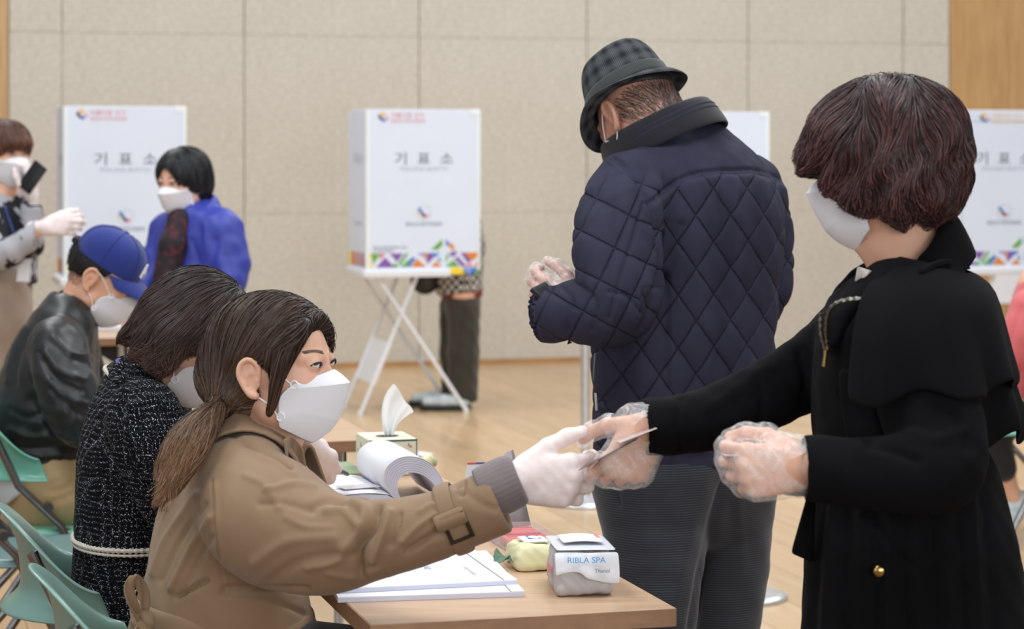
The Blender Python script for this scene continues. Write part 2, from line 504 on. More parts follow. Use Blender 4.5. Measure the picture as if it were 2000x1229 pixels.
# ------------------------------------------------------------------ tables
def table(corner, length, width, label, ztop=.72, th=.03):
    """corner: near right corner of the top; runs along U, to the left along -V"""
    c = np.array((corner[0], corner[1], 0.0))
    root = empty('folding_table', c, label, 'table', 'folding tables in a row'); kids = []
    L, W = U * length, -V * width
    mb = MB(); mb.box(c + Z * (ztop - th), L, W, Z * th)
    kids.append(mb.build('tabletop', M_table, bevel=.0015, seg=1))
    # darker edge banding, proud of the board
    e = .0012
    for o_, a_, b_ in ((c - U * e, W, U * e), (c + V * e, L, -V * e), (c + L, W, U * e), (c + W - V * 0, L, -V * e)):
        mb = MB(); mb.box(o_ + Z * (ztop - th + .001), a_, b_, Z * (th - .002)); kids.append(mb.build('edge_band', M_tedge))
    for f_ in (.16, .84):
        q = c + L * f_
        for w_ in (.1, .9):
            p = q + W * w_
            mb = MB(); mb.tube([p + Z * (ztop - th), p + Z * .03], .014, 10); kids.append(mb.build('leg', M_steel, smooth=True))
        mb = MB(); mb.tube([q + W * .03 + Z * .025, q + W * .97 + Z * .025], .018, 10); kids.append(mb.build('foot', M_black, smooth=True))
        # dark hinge bracket below the top
        mb = MB(); h = [q + W * .06 + Z * (ztop - th), q + W * .28 + Z * (ztop - th), q + W * .24 + Z * (ztop - th - .05), q + W * .15 + Z * (ztop - th - .09), q + W * .06 + Z * (ztop - th - .1)]
        mb.poly(h, U * .02); kids.append(mb.build('bracket', M_black))
    mb = MB(); mb.box(c + L * .08 + W * .48 + Z * .5, L * .84, W * .02, Z * .18); kids.append(mb.build('modesty_panel', M_white))
    adopt(root, kids); return root
TA = np.array((.263, 3.70, 0))
table(TA, 1.8, .5, 'light wood folding table with wipes and booklets at its near end')
TB = np.array((-.335, 5.88, 0))
table(TB, 1.8, .5, 'second wooden folding table, behind the tissue box')
TC = np.array((-1.45, 9.15, 0))
table(TC, 1.8, .72, 'far wooden folding table between the capped youth and the woman in blue')

# ------------------------------------------------------------------ folding chairs
def plastic(name, col, **kw):
    return mat(name, col, .32, (8, .05), (220, .05, .0005), Specular__IOR__Level=.5, Coat__Weight=.15, **kw)
M_mint = plastic('mint_plastic', (112, 178, 156)); M_sage = plastic('sage_plastic', (116, 152, 143)); M_grey = plastic('grey_green_plastic', (108, 140, 140))
M_tube = mat('chair_tube_steel', (150, 152, 156), .22, (30, .15), Metallic=1.0)

def chair(back, label, m, fwd=V, ztop=.76):
    """back: floor point below the middle of the back rest; fwd: where the sitter faces"""
    b = np.array((back[0], back[1], 0.0)); f = unit(fwd); l = np.cross(Z, f)      # l = sitter's left
    root = empty('folding_chair', b, label, 'chair', 'folding chairs'); kids = []
    W = lambda x, y, z: b + l * x + f * y + Z * z
    # back shell: wraps round, top rim rolls back, lower lip flares to the rear
    rows = []; nth = 29
    for r_, (hh, out) in enumerate([(0, .05), (.012, .042), (.035, .008), (.07, 0), (.12, 0), (.17, .002), (.2, .008), (.22, .018), (.232, .028), (.236, .036)]):
        row = []
        for k in range(nth):
            th = math.radians(-88 + 176 * k / (nth - 1)); c_, s_ = math.cos(th), math.sin(th)
            wing = (abs(s_) ** 3)
            z = (ztop - .19) + hh * .8 * (1 - .55 * wing) - .025 * wing * (hh / .236) + .012 * (1 - wing) * (hh / .236)
            x = s_ * (.2 + .6 * out * .5); y = .13 - c_ * (.13 + out) + (.236 - hh) * .10 + .02 * wing
            row.append(W(x, y, z))
        rows.append(row)
    kids.append(grid_obj('backrest', rows, m, thick=.006, sub=1, offset=0))
    # seat with a rolled front edge
    rows = []
    for y, dz in ((.08, -.03), (.09, .0), (.14, .004), (.25, 0), (.36, .002), (.44, .004), (.47, -.004), (.478, -.03)):
        hw = .185 + .015 * min(1, (y - .08) / .25)
        rows.append([W(x * hw, y, .43 + dz - (.022 if abs(x) > .99 else 0) + .006 * x * x) for x in (-1.0, -.97, -.8, -.4, 0, .4, .8, .97, 1.0)])
    kids.append(grid_obj('seat', rows, m, thick=.004, sub=1))
    for s_ in (-1, 1):
        x = .195 * s_
        mb = MB(); mb.tube([W(x, .02, ztop - .05), W(x, .09, ztop - .2), W(x, .2, .45), W(x, .34, .16), W(x, .42, .012)], .011, 10)
        kids.append(mb.build('front_leg', M_tube, smooth=True))
        mb = MB(); mb.tube([W(x * .9, .27, .41), W(x * .9, .12, .25), W(x * .93, -.04, .012)], .011, 10)
        kids.append(mb.build('rear_leg', M_tube, smooth=True))
        mb = MB(); mb.tube([W(x * 1.06, .17, .5), W(x * .85, .17, .5)], .012, 10); kids.append(mb.build('pivot_bolt', M_dsteel, smooth=True))
        mb = MB(); mb.tube([W(x * .9, .165, .5), W(x * .9, .2, .44), W(x * .9, .25, .42)], .007, 8); kids.append(mb.build('link_bar', M_dsteel, smooth=True))
    for (y, z, r_) in ((.38, .08, .008), (-.01, .06, .008)):
        mb = MB(); mb.tube([W(-.19, y, z), W(.19, y, z)], r_, 8); kids.append(mb.build('stretcher', M_tube, smooth=True))
    adopt(root, kids); return root
def below(px, py, z):      # floor point under the point seen at px,py at height z
    Y = (HC - z) * F / (py - HY); p = P(px, py, Y); return p
chair((-1.46, 6.33), 'mint green folding chair the youth in the blue cap sits on', M_mint)
chair((-1.48, 5.87), 'empty grey-green folding chair between the youth and the tweed jacket', M_grey)
p = below(28, 985, .772); chair((p[0], p[1]), 'grey-green folding chair behind the woman in the tweed jacket', M_sage)
p = below(98, 1106, .772); chair((p[0], p[1]), 'grey-green folding chair at the bottom edge, behind the trench coat', M_sage)

# ------------------------------------------------------------------ crowd-control posts
def post(px, py, label):
    Y = HC * F / (py - HY); b = P(px, py, Y); b[2] = 0
    root = empty('stanchion_post', b, label, 'post', 'steel barrier posts'); kids = []
    prof = [(.0, 0), (.16, 0), (.163, .006), (.158, .014), (.12, .02), (.05, .026), (.03, .034), (.0, .036)]
    G = [[b + np.array((r * math.cos(a), r * math.sin(a), z)) for a in np.linspace(0, 2 * math.pi, 40, endpoint=False)] for r, z in prof]
    kids.append(grid_obj('base', G, M_steel, close_v=True))
    mb = MB(); mb.tube([b + Z * .03, b + Z * .9], .019, 16); kids.append(mb.build('pole', M_steel, smooth=True))
    mb = MB(); mb.tube([b + Z * .9, b + Z * .905, b + Z * .96, b + Z * .965], [.02, .03, .03, .022], 16); kids.append(mb.build('cap', M_black, smooth=True))
    adopt(root, kids)
post(1143, 984, 'steel barrier post left of the old man in the quilted jacket')
post(1441, 1168, 'steel barrier post behind the legs of the old man, base showing at right')

# ------------------------------------------------------------------ polling booths
PR = {'green': (106, 170, 70), 'yellow': (245, 214, 40), 'purple': (134, 88, 170), 'orange': (222, 134, 44), 'blue': (72, 122, 204), 'red': (226, 84, 104),
      'sky': (130, 160, 225), 'ink': (70, 78, 92), 'pinkred': (226, 120, 120), 'lblue': (170, 176, 190), 'line': (150, 152, 165), 'gold': (236, 190, 110)}
def ink(k): return mat('print_' + k, PR[k], .7)
M_booth = mat('booth_board', (222, 231, 246), .55, (5, .015))
M_edge = mat('booth_edge_trim', (236, 242, 245), .4, (5, .01))
TXT = {}
def text_mesh(body, align):
    k = (body, align)
    if k not in TXT:
        cu = bpy.data.curves.new('t', 'FONT'); cu.body = body; cu.size = 1; cu.align_x = align
        o = bpy.data.objects.new('t', cu); me = bpy.data.meshes.new_from_object(o)
        bpy.data.objects.remove(o); TXT[k] = me
    return TXT[k]
def text(body, loc, xdir, nrm, size, m, parent, name='lettering', align='CENTER', sx=1.0):
    x = unit(xdir); n = unit(nrm); y = np.cross(n, x)
    R = Matrix(((x[0], y[0], n[0], 0), (x[1], y[1], n[1], 0), (x[2], y[2], n[2], 0), (0, 0, 0, 1)))
    me = text_mesh(body, align).copy(); me.name = name
    me.transform(Matrix.Translation(Vector(loc)) @ R @ Matrix.Diagonal((sx * size, size, size, 1)))
    me.materials.clear(); me.materials.append(m)
    o = bpy.data.objects.new(name, me); C.objects.link(o)
    if parent is not None: o.parent = parent
    return o
def booth(corner, label, w=.64, border=False, ztop=1.695, zbot=.80, back=True):
    c = np.array((corner[0], corner[1], 0.0)); d = .5
    root = empty('polling_booth', c, label, 'polling booth', 'polling booths'); kids = []
    A = lambda a, b, z: c + V * a + U * b + Z * z
    th = .008
    mb = MB(); mb.box(A(0, 0, zbot), V * w, U * th, Z * (ztop - zbot)); front = mb.build('front_panel', M_booth, bevel=.002, seg=1); kids.append(front)
    mb = MB(); mb.box(A(0, th, zbot), V * th, U * (d - th), Z * (ztop - zbot)); side = mb.build('side_panel', M_booth, bevel=.002, seg=1); kids.append(side)
    if back:
        mb = MB(); mb.box(A(0, d, zbot), V * w, U * th, Z * (ztop - zbot)); kids.append(mb.build('back_panel', M_booth, bevel=.002, seg=1))
    mb = MB(); mb.tube([A(.0, .0, zbot), A(0, 0, ztop)], .012, 12); kids.append(mb.build('corner_trim', M_edge, smooth=True))
    mb = MB(); mb.box(A(w - .012, -.004, zbot), V * .014, U * .014, Z * (ztop - zbot)); kids.append(mb.build('edge_trim', M_edge, bevel=.002, seg=1))
    mb = MB(); mb.box(A(w - .055, -.003, ztop - .03), V * .055, U * .012, Z * .032); kids.append(mb.build('corner_clip', M_edge, bevel=.002, seg=1))
    mb = MB(); mb.box(A(-.025, -.02, zbot - .035), V * (w * .77), U * (d + .04), Z * .04); kids.append(mb.build('shelf', M_white, bevel=.004, seg=2))
    # X trestle
    for b in (.03, d - .03):
        for (a0, a1) in ((.29, -.03), (.06, .57)):
            mb = MB(); mb.tube([A(a0, b + (.012 if a0 > .1 else 0), zbot - .03), A(a1, b + (.012 if a0 > .1 else 0), .012)], .0115, 10); kids.append(mb.build('leg', M_white, smooth=True))
            mb = MB(); mb.tube([A(a1, b + (.012 if a0 > .1 else 0), .03), A(a1 - .004, b + (.012 if a0 > .1 else 0), 0)], .015, 10); kids.append(mb.build('foot_cap', M_white, smooth=True))
    t0, t1 = .48, .78
    f_ = lambda s_, b: A(.29 - .32 * s_, b, (zbot - .03) * (1 - s_))
    mb = MB(); p0, p1, p2, p3 = f_(t0, .03), f_(t0, d - .03), f_(t1, d - .03), f_(t1, .03)
    mb.poly([p0, p1, p2, p3], unit(np.cross(p1 - p0, p3 - p0)) * -.008); kids.append(mb.build('lower_shelf', M_white))
    # print on the front
    H0 = zbot + .035; nrm = -U
    X = lambda a, z: A(a, -.0006, z)
    def pr(pts, k, par=front, off=-U * .0005, f2=X):
        m_ = MB(); m_.poly([f2(*p) for p in pts], off); o = m_.build('print', ink(k)); kids.append(o); prints.append((o, par))
    prints = []
    s = w / 215.0                                   # metres per photo pixel of the panel
    def q(x, y): return (x * s, zbot + (527 - y) * (ztop - zbot) / 313.0)      # x from the left edge, photo rows
    bt, bb = 493, 520
    def tri(pts, k): pr([q(*p) for p in pts], k)
    tri([(0, bt), (8, bt), (4, bb), (0, bb)], 'yellow'); tri([(6, bt), (24, bt), (11, 514)], 'green'); tri([(24, bt), (34, bt), (22, 505)], 'red'); tri([(3, bb), (10, 513), (13, bb)], 'yellow')
    tri([(16, bb), (33, 500), (52, bb)], 'purple'); tri([(42, bt), (68, bt), (56, 510)], 'purple'); tri([(72, bt), (78, bt), (62, 517), (58, 512)], 'green')
    tri([(44, bb), (52, 511), (60, bb)], 'green'); tri([(62, bb), (78, 504), (82, 508), (72, bb)], 'green'); tri([(74, bb), (84, 500), (92, 503), (80, bb)], 'blue'); tri([(94, bt), (112, bt), (103, 499)], 'sky')
    tri([(82, bb), (94, 504), (112, bb)], 'orange'); tri([(104, bt), (112, bt), (112, 511)], 'orange'); tri([(113, bt), (120, bt), (126, 502), (113, 515)], 'purple'); tri([(118, bt), (138, bt), (128, 502)], 'blue'); tri([(138, 500), (140, 512), (133, 507)], 'blue')
    tri([(120, bb), (131, 509), (142, bb)], 'orange')
    tri([(121, 486), (142, 466), (143, 478), (134, 487)], 'green'); tri([(149, 466), (157, 475), (153, 480), (149, 478)], 'blue'); tri([(154, 479), (161, 473), (167, 486), (160, 487)], 'orange')
    tri([(148, 510), (151, 494), (156, 499), (148, 513)], 'green'); tri([(155, 494), (166, 489), (172, 493), (162, 502)], 'purple'); tri([(147, bb), (164, 507), (176, bb)], 'green'); tri([(166, 505), (172, 500), (190, bb), (180, bb)], 'purple')
    tri([(177, bt), (186, bt), (198, 508), (192, 514)], 'purple'); tri([(184, bt), (212, bt), (212, 500), (198, 510)], 'orange'); tri([(184, bb), (196, 514), (202, bb)], 'red'); tri([(203, bb), (212, 508), (212, bb)], 'orange')
    if not border:
        tri([(157, 522), (178, 522), (186, 535), (157, 535)], 'yellow'); tri([(182, 522), (198, 522), (196, 535), (190, 535)], 'sky'); tri([(199, 522), (210, 522), (202, 535), (195, 535)], 'blue'); tri([(208, 527), (212, 523), (212, 535), (204, 535)], 'green')
    # emblem of three strokes in a ring, in the middle of the panel
    ex, ey = 107, 417
    tri([(ex - 13, ey - 10), (ex - 8, ey - 13), (ex + 3, ey + 2), (ex - 2, ey + 6)], 'blue'); tri([(ex - 14, ey - 2), (ex - 9, ey - 5), (ex - 2, ey + 5), (ex - 5, ey + 3)], 'yellow'); tri([(ex - 5, ey), (ex - 1, ey - 2), (ex + 3, ey + 6), (ex, ey + 8)], 'ink'); tri([(ex + 1, ey + 3), (ex + 10, ey), (ex + 7, ey + 6), (ex + 2, ey + 7)], 'red')
    ring = MB(); cc = X(*q(ex + 1, ey - 2)); ring.tube([cc + V * (14 * s * math.cos(a)) + Z * (14 * s * math.sin(a)) for a in np.linspace(0, 2 * math.pi, 30, endpoint=False)], .0009, 6, True)
    o = ring.build('emblem_ring', ink('lblue')); kids.append(o); prints.append((o, front))
    # emblem top left
    sh = 22 if not border else 60
    tri([(sh, 224), (sh + 8, 219), (sh + 14, 226), (sh + 6, 229)], 'gold'); tri([(sh - 3, 228), (sh, 223), (sh + 6, 232), (sh + 3, 236)], 'ink'); tri([(sh + 3, 236), (sh + 7, 231), (sh + 14, 234), (sh + 10, 239)], 'blue'); tri([(sh + 13, 227), (sh + 19, 232), (sh + 14, 234)], 'red')
    fr = 'gold' if border else 'pinkred'
    T = lambda b, x, y, sz, k, al='CENTER', sx=1.0: texts.append((text(b, X(*q(x, y)) - U * .0006, V, nrm, sz * s, ink(k), None, align=al, sx=sx), front))
    texts = []
    T('아름다운 선거', sh + 22, 230, 11, fr, 'LEFT'); T('중앙선거관리위원회', sh + 22, 240, 8, fr, 'LEFT')
    mid = 107
    T('기  표  소', mid, 319, 25, 'ink', sx=1.18); T('POLLING BOOTH', mid, 333, 10.5, 'lblue', sx=1.1)
    T('중앙선거관리위원회', mid, 440, 8.5, 'ink')
    if not border: T('중앙선거관리위원회 기표소', 10, 484, 6.5, 'ink', 'LEFT', .9); T('선거관리위원회', 10, 491, 6.5, 'ink', 'LEFT', .9)
    if border:
        for (x0, y0, x1, y1) in ((20, 236, 21, 492), (20, 236, 214, 237)): tri([(x0, y0), (x1, y0), (x1, y1), (x0, y1)], 'line')
    # band on the side panel
    S = lambda b, z: A(-.0006, b, z)
    for i, k in enumerate(['yellow', 'orange', 'sky', 'orange', 'lblue', 'pinkred', 'orange', 'yellow']):
        b0 = .01 + i * .06; pr([(b0, q(0, bb)[1]), (b0 + .055, q(0, bb)[1]), (b0 + .055 + (.02 if i % 2 else -.01), q(0, bt)[1]), (b0 + (.02 if i % 2 else 0), q(0, bt)[1])], k, side, -V * .0005, S)
    o = text('기 표 소', S(.25, q(0, 319)[1]) - V * .0006, -U, -V, 24 * s, ink('lblue'), None); texts.append((o, side))
    o = text('중앙선거관리위원회', S(.25, q(0, 440)[1]) - V * .0006, -U, -V, 8 * s, ink('lblue'), None); texts.append((o, side))
    adopt(root, kids)
    for o, par in prints + texts:
        o.parent = par
        o.matrix_parent_inverse = Matrix()
    return root
B1 = P(127, 207, 11.85); B2 = P(718, 213, 12.70); B3 = P(1302, 219, 13.45); B4 = P(1858, 215, 12.95)
booth(B1, 'white polling booth at left, behind the woman in the blue jacket', w=.62)
booth(B2, 'white polling booth on crossed legs, with a voter standing in it')
booth(B3, 'white polling booth mostly hidden behind the old man in the quilted jacket')
booth(B4, 'white polling booth with a thin printed border, at the right edge', w=.66, border=True)
# ------------------------------------------------------------------ people: shared builders
def skin_mat(name, col, red):
    t = NT(name)
    n1 = t.noise(38, None, 4, .6); n2 = t.noise(420, None, 3, .6)
    c = rgb(*col); r_ = rgb(*red)
    t.color(t.mix(.35, t.ramp(n1, [(.35, c), (.75, r_)]), c))
    t.set(Roughness=.48, Subsurface__Weight=.18, Subsurface__Radius=(.012, .005, .003), Subsurface__Scale=.6)
    t.bump(n2, .12, .0006)
    return t.m
M_skin = skin_mat('skin', (226, 180, 154), (218, 160, 136))
M_skin_boy = skin_mat('skin_tan', (222, 172, 142), (214, 154, 126))
M_skin_old = skin_mat('skin_old', (208, 158, 136), (186, 122, 104))
M_lash = mat('lash_dark', (30, 22, 20), .6)
M_brow = mat('brow_hair', (104, 82, 72), .8)
M_sclera = mat('eye_white', (222, 214, 210), .2)
M_iris = mat('iris_dark', (34, 22, 16), .12)
t = NT('mask_cloth'); nz = t.noise(900, None, 2); t.color(rgb(232, 232, 238)); t.set(Roughness=.85, Subsurface__Weight=.1, Subsurface__Radius=(.01, .01, .01), Subsurface__Scale=.3); t.bump(nz, .15, .0004); M_mask = t.m
M_loop = mat('mask_elastic', (238, 238, 240), .7)

def head_frame(O, yaw, pitch, roll=0, right_sign=1):
    """yaw: heading in the floor plane, degrees from +X towards +Y; pitch up positive. Rows: forward, right, up"""
    a, p, r = map(math.radians, (yaw, pitch, roll))
    f = np.array((math.cos(a) * math.cos(p), math.sin(a) * math.cos(p), math.sin(p)))
    rt = np.array((math.sin(a), -math.cos(a), 0.0)); up = np.cross(rt, f)
    rt2 = rt * math.cos(r) + up * math.sin(r); up2 = -rt * math.sin(r) + up * math.cos(r)
    return dict(O=np.asarray(O, float), R=np.array([f, rt2, up2]), s=1.0)
def HL(h, f, r, u):
    return h['O'] + (h['R'][0] * f + h['R'][1] * r + h['R'][2] * u) * h['s']
def toHL(h, p):
    return ((np.asarray(p) - h['O']) @ h['R'].T) / h['s']

def head_field(h, neck, res=.0025, old=False, jaw=1.0, nose=1.0):
    """skull, face, ears and neck as one surface. neck: list of (point, r, q)"""
    s = h['s']; R = h['R']
    pts = [HL(h, a, b, c) for a in (-.12, .14) for b in (-.1, .1) for c in (-.14, .14)] + [np.asarray(n_[0]) for n_ in neck]
    F_ = Field.around(pts, .07, res)
    E = lambda f, r, u, rad, k=.02, op='add': F_.ell(HL(h, f, r, u), np.array(rad) * s, R, k * s, op)
    E(-.008, 0, .038, (.096, .075, .084), 0)
    E(.03, 0, -.012, (.064, .062, .082), .03)
    for sg in (-1, 1):
        F_.seg(HL(h, .012, .05 * sg * jaw, -.055), HL(h, .058, .009 * sg, -.086), .019 * s, .013 * s, .03 * s)
        E(.064, .033 * sg, -.016, (.026, .022, .024), .025)
        E(.101, .031 * sg, .016, (.014, .019, .011), .012, 'sub')
        E(.0845, .031 * sg, .0155, (.0115, .0155, .0105), .007)
        F_.seg(HL(h, .0885, .014 * sg, .026), HL(h, .072, .05 * sg, .028), .007 * s, .006 * s, .014 * s)
    E(.061, 0, -.087, (.016, .016, .014), .02)
    E(.074, 0, -.056, (.014, .024, .02), .02)
    F_.seg(HL(h, .09, 0, .018), HL(h, .106 * nose, 0, -.022), .0068 * s, .0095 * s, .012 * s)
    for sg in (-1, 1): E(.1, .011 * sg, -.027, (.009, .008, .0075), .008)
    # neck
    F_.chain(neck, .03)
    # ears
    for sg in (-1, 1):
        e = lambda f, r, u: HL(h, f, sg * r, u)
        F_.ell(e(-.006, .077, .002), np.array((.016, .006, .027)) * s, R, .006 * s)
        rim = [(.006, .078, -.002), (.009, .081, .014), (.004, .085, .027), (-.008, .088, .031), (-.02, .089, .022), (-.024, .088, .006), (-.018, .085, -.012), (-.008, .081, -.026), (.001, .078, -.03)]
        F_.ell(e(-.013, .0825, .011), np.array((.0125, .0045, .02)) * s, R, .005 * s)
        F_.chain([(e(*p), (.0042 if i < 7 else .0058) * s) for i, p in enumerate(rim)], .003 * s, dense=3)
        F_.ell(e(-.003, .0885, -.004), np.array((.009, .007, .012)) * s, R, .004 * s, 'sub')
        F_.ell(e(-.007, .0915, .015), np.array((.009, .006, .01)) * s, R, .004 * s, 'sub')
        F_.seg(e(.004, .08, -.004), e(.006, .078, -.012), .0035 * s, .003 * s, .003 * s)
        F_.seg(e(-.014, .083, .014), e(-.014, .083, -.008), .003 * s, .003 * s, .004 * s)
    return F_

def on_face(F_, h, r, u, off, f0=.16):
    """project local (right, up) points straight back onto the face"""
    p = HL(h, 0, 0, 0) + h['s'] * (f0 * h['R'][0] + np.outer(r, h['R'][1]) + np.outer(u, h['R'][2]))
    for _ in range(60):
        d = F_.sample(p); p = p - h['R'][0] * np.clip(d, -.01, .02)[:, None] * .9
    return p + h['R'][0] * off
def decal(name, F_, h, ring, off, m, parent):
    """thin patch with outline ring (list of (right, up)) laid on the face"""
    ring = np.array(ring); c = ring.mean(0); rows = []
    for k in (1.0, .66, .33, .02): 
        q = c + (ring - c) * k; rows.append(on_face(F_, h, q[:, 0], q[:, 1], off if k < 1 else off * .2))
    return grid_obj(name, rows, m, parent, close_v=True)
def face_details(F_, h, par, gaze=(0, 0), near=(1, -1), closed=False, brow=True):
    for sg in near:
        ex, ey = .031 * sg, .0145
        a = np.linspace(0, 2 * math.pi, 22, endpoint=False)
        up, lo = (.0058, .0042) if not closed else (.0014, .0014)
        ring = [(ex + .0142 * math.cos(t_), ey + (up if math.sin(t_) > 0 else lo) * math.sin(t_) + .0012 * math.cos(t_) * sg) for t_ in a]
        eye = decal('eye', F_, h, ring, .0012, M_sclera, par)
        if not closed:
            ring = [(ex + gaze[0] + .0062 * math.cos(t_), ey + gaze[1] + .0004 + .0052 * math.sin(t_)) for t_ in a]
            decal('iris', F_, h, ring, .002, M_iris, eye)
        lid = [(ex + x * .0158, ey + (up + .0004) * (1 - x * x) ** .5 * 1.0 + .0012 * x * sg) for x in np.linspace(-1, 1, 13)]
        lid = lid + [(x, y - .0018) for x, y in lid[::-1]]
        decal('lash_line', F_, h, lid, .0018, M_lash, eye)
        if brow:
            b0 = [(sg * (.013 + .037 * t_), .0345 + .0055 * math.sin(t_ * 2.2) + .0026 * (1 - t_)) for t_ in np.linspace(0, 1, 12)]
            b1 = [(sg * (.013 + .037 * t_), .0308 + .0065 * math.sin(t_ * 2.2) - .001 * t_) for t_ in np.linspace(0, 1, 12)]
            decal('eyebrow', F_, h, b0 + b1[::-1], .0012, M_brow, par)

def kf_mask(h, par, m=None, label=None, wide=1.0, loops=True, ctr=None, tabs=True):
    """three-panel folded face mask with scalloped side edges and ear loops"""
    # rows: (centre f, u), (side f, r, u)
    rows = ctr or [((.1045, .005), (.066, .061, -.012)), ((.1195, -.006), (.06, .065, -.014)), ((.1325, -.018), (.052, .068, -.02)),
            ((.1255, -.045), (.038, .0705, -.030)), ((.1105, -.079), (.034, .069, -.048)), ((.094, -.1), (.034, .067, -.066)), ((.062, -.117), (.03, .061, -.084))]
    G = []; n = 12
    for (cf, cu), (sf, sr, su) in rows:
        half = []
        for i in range(n + 1):
            t_ = i / n
            scal = .0022 * math.sin(t_ * 0) 
            half.append((cf + (sf - cf) * t_ ** 1.55, wide * sr * (t_ ** .82), cu + (su - cu) * t_ ** 1.25))
        G.append([HL(h, f, -r, u) for f, r, u in half[:0:-1]] + [HL(h, *half[0])] + [HL(h, f, r, u) for f, r, u in half[1:]])
    o = grid_obj('face_mask', G, m or M_mask, par, thick=.0016, sub=1)
    md = o.modifiers['sub']; 
    cr = o.data.attributes.new('crease_edge', 'FLOAT', 'EDGE')
    W_ = 2 * n + 1; ev = np.empty(len(o.data.edges) * 2, np.int32); o.data.edges.foreach_get('vertices', ev); ev = ev.reshape(-1, 2)
    rr, cc = ev // W_, ev % W_
    val = np.where((rr[:, 0] == rr[:, 1]) & np.isin(rr[:, 0], (2, 4)), .85, 0) + np.where((cc[:, 0] == cc[:, 1]) & (cc[:, 0] == n) & (rr.min(1) >= 2) & (rr.max(1) <= 4), .35, 0)
    cr.data.foreach_set('value', val.astype(f32))
    sh_ = o.data.attributes.new('sharp_edge', 'BOOLEAN', 'EDGE'); sh_.data.foreach_set('value', val > .5)
    # stitched fold lines along the two creases
    for ri in (2, 4):
        mb = MB(); mb.tube([np.array(G[ri][k]) + h['R'][0] * .0004 for k in range(0, 2 * n + 1)], .0008, 5); mb.build('fold_seam', m or M_mask, o, smooth=True)
    if loops:
        for sg in (-1, 1):
            a, b = rows[1][1], rows[5][1]
            mb = MB(); L_ = [HL(h, a[0], sg * a[1] * wide * .99, a[2]), HL(h, .03, sg * .077, .014), HL(h, .002, sg * .083, .03), HL(h, -.016, sg * .0845, .026), HL(h, -.021, sg * .082, .004), HL(h, -.006, sg * .078, -.024), HL(h, .02, sg * .072, -.045), HL(h, b[0], sg * b[1] * wide * .99, b[2])]
            mb.tube(catmull(L_, 5), .0014, 6); mb.build('ear_loop', M_loop, o, smooth=True)
            # scalloped tabs where the loops join
            for q_ in (rows[1], rows[5]) if tabs else ():
                f_, r_, u_ = q_[1]; cpt = HL(h, f_ + .004, sg * r_ * wide, u_)
                mb = MB(); mb.tube([cpt + h['s'] * .0065 * (math.cos(a_) * h['R'][0] + math.sin(a_) * h['R'][2]) for a_ in np.linspace(0, 2 * math.pi, 14, endpoint=False)], .0016, 6, True)
                mb.build('loop_tab', M_loop, o, smooth=True)
    return o

def hand_chains(frame, curl, thumb, spread=(.12, .03, -.06, -.16), sc=1.0, arm=None):
    """frame: (wrist, forward, thumb side, back of hand). curl: 4 x 3 joint angles in degrees. thumb: 3 directions in the frame"""
    w, X, Y_, Zd = [np.asarray(q, float) for q in frame]; X, Y_, Zd = unit(X), unit(Y_), unit(Zd)
    G = lambda p: w + sc * (X * p[0] + Y_ * p[1] + Zd * p[2])
    kn = [(.088, .029, 0), (.093, .009, .003), (.088, -.011, .001), (.079, -.029, -.004)]
    ln = [(.043, .026, .021), (.047, .03, .022), (.043, .028, .021), (.034, .021, .018)]
    rd = [.0088, .009, .0085, .0076]
    ch = []; palm = []
    for i in range(4):
        p = np.array(kn[i]); a = 0; d0 = np.array((math.cos(spread[i]), math.sin(spread[i]), 0)); c = [(G(p), rd[i] * sc * 1.08)]
        for j in range(3):
            a += math.radians(curl[i][j]); d = d0 * math.cos(a) + np.array((0, 0, -1)) * math.sin(a)
            p = p + d * ln[i][j]; c.append((G(p), rd[i] * sc * (1.0, .93, .78)[j]))
        ch.append(c)
        palm.append([(G((.008, kn[i][1] * .55, -.002)), .014 * sc), (G(kn[i]), .0125 * sc)])
    p = np.array((.02, .026, -.008)); c = [(G(p), .015 * sc)]
    for d, l, r_ in zip(thumb, (.042, .034, .027), (.0125, .0105, .0082)):
        p = p + unit(d) * l; c.append((G(p), r_ * sc))
    ch.append(c)
    palm.append([(G((.025, .018, -.012)), .016 * sc), (G((.05, .024, -.008)), .013 * sc)])
    palm.append([(G((.02, -.02, -.008)), .014 * sc), (G((.06, -.024, -.008)), .013 * sc)])
    palm.append([((w + unit(arm) * .05) if arm is not None else G((-.045, 0, 0)), .024 * sc), (G((.01, 0, 0)), .022 * sc)])
    return palm, ch
def hand_field(hc, res=.002, grow=0.0, k1=.012, k2=.004, extra=None):
    palm, ch = hc
    F_ = Field.around([q[0] for c in palm + ch for q in c], .03 + grow, res)
    for c in palm:
        F_.seg(c[0][0], c[1][0], c[0][1] + grow, c[1][1] + grow, k1)
    G_ = F_
    for c in ch:
        for i in range(len(c) - 1): G_.seg(c[i][0], c[i + 1][0], c[i][1] + grow, c[i + 1][1] + grow, k2 if i else k2 + .004)
    return F_
t = NT('latex_glove')
nz = t.noise(60, t.co((1, 1, 1)), 4, .6); t.color(t.ramp(nz, [(.35, rgb(230, 214, 210)), (.7, rgb(238, 228, 227))])); t.set(Roughness=.5, Subsurface__Weight=.2, Subsurface__Radius=(.01, .006, .005), Subsurface__Scale=.4)
t.bump(t.noise(150, t.co((.35, 1, 1)), 4, .6), .35, .0012); M_latex = t.m
t = NT('clear_vinyl')       # thin clear plastic film: mostly transparent, bright creased highlights
t.set(Roughness=.12, Base__Color=(.95, .95, .96, 1)); t.b.inputs['Specular IOR Level'].default_value = .8
tr = t.n('ShaderNodeBsdfTransparent'); mx = t.n('ShaderNodeMixShader')
nz = t.noise(55, None, 5, .7, .8); fac = t.ramp(nz, [(.42, (.14,) * 3 + (1,)), (.68, (.46,) * 3 + (1,))])
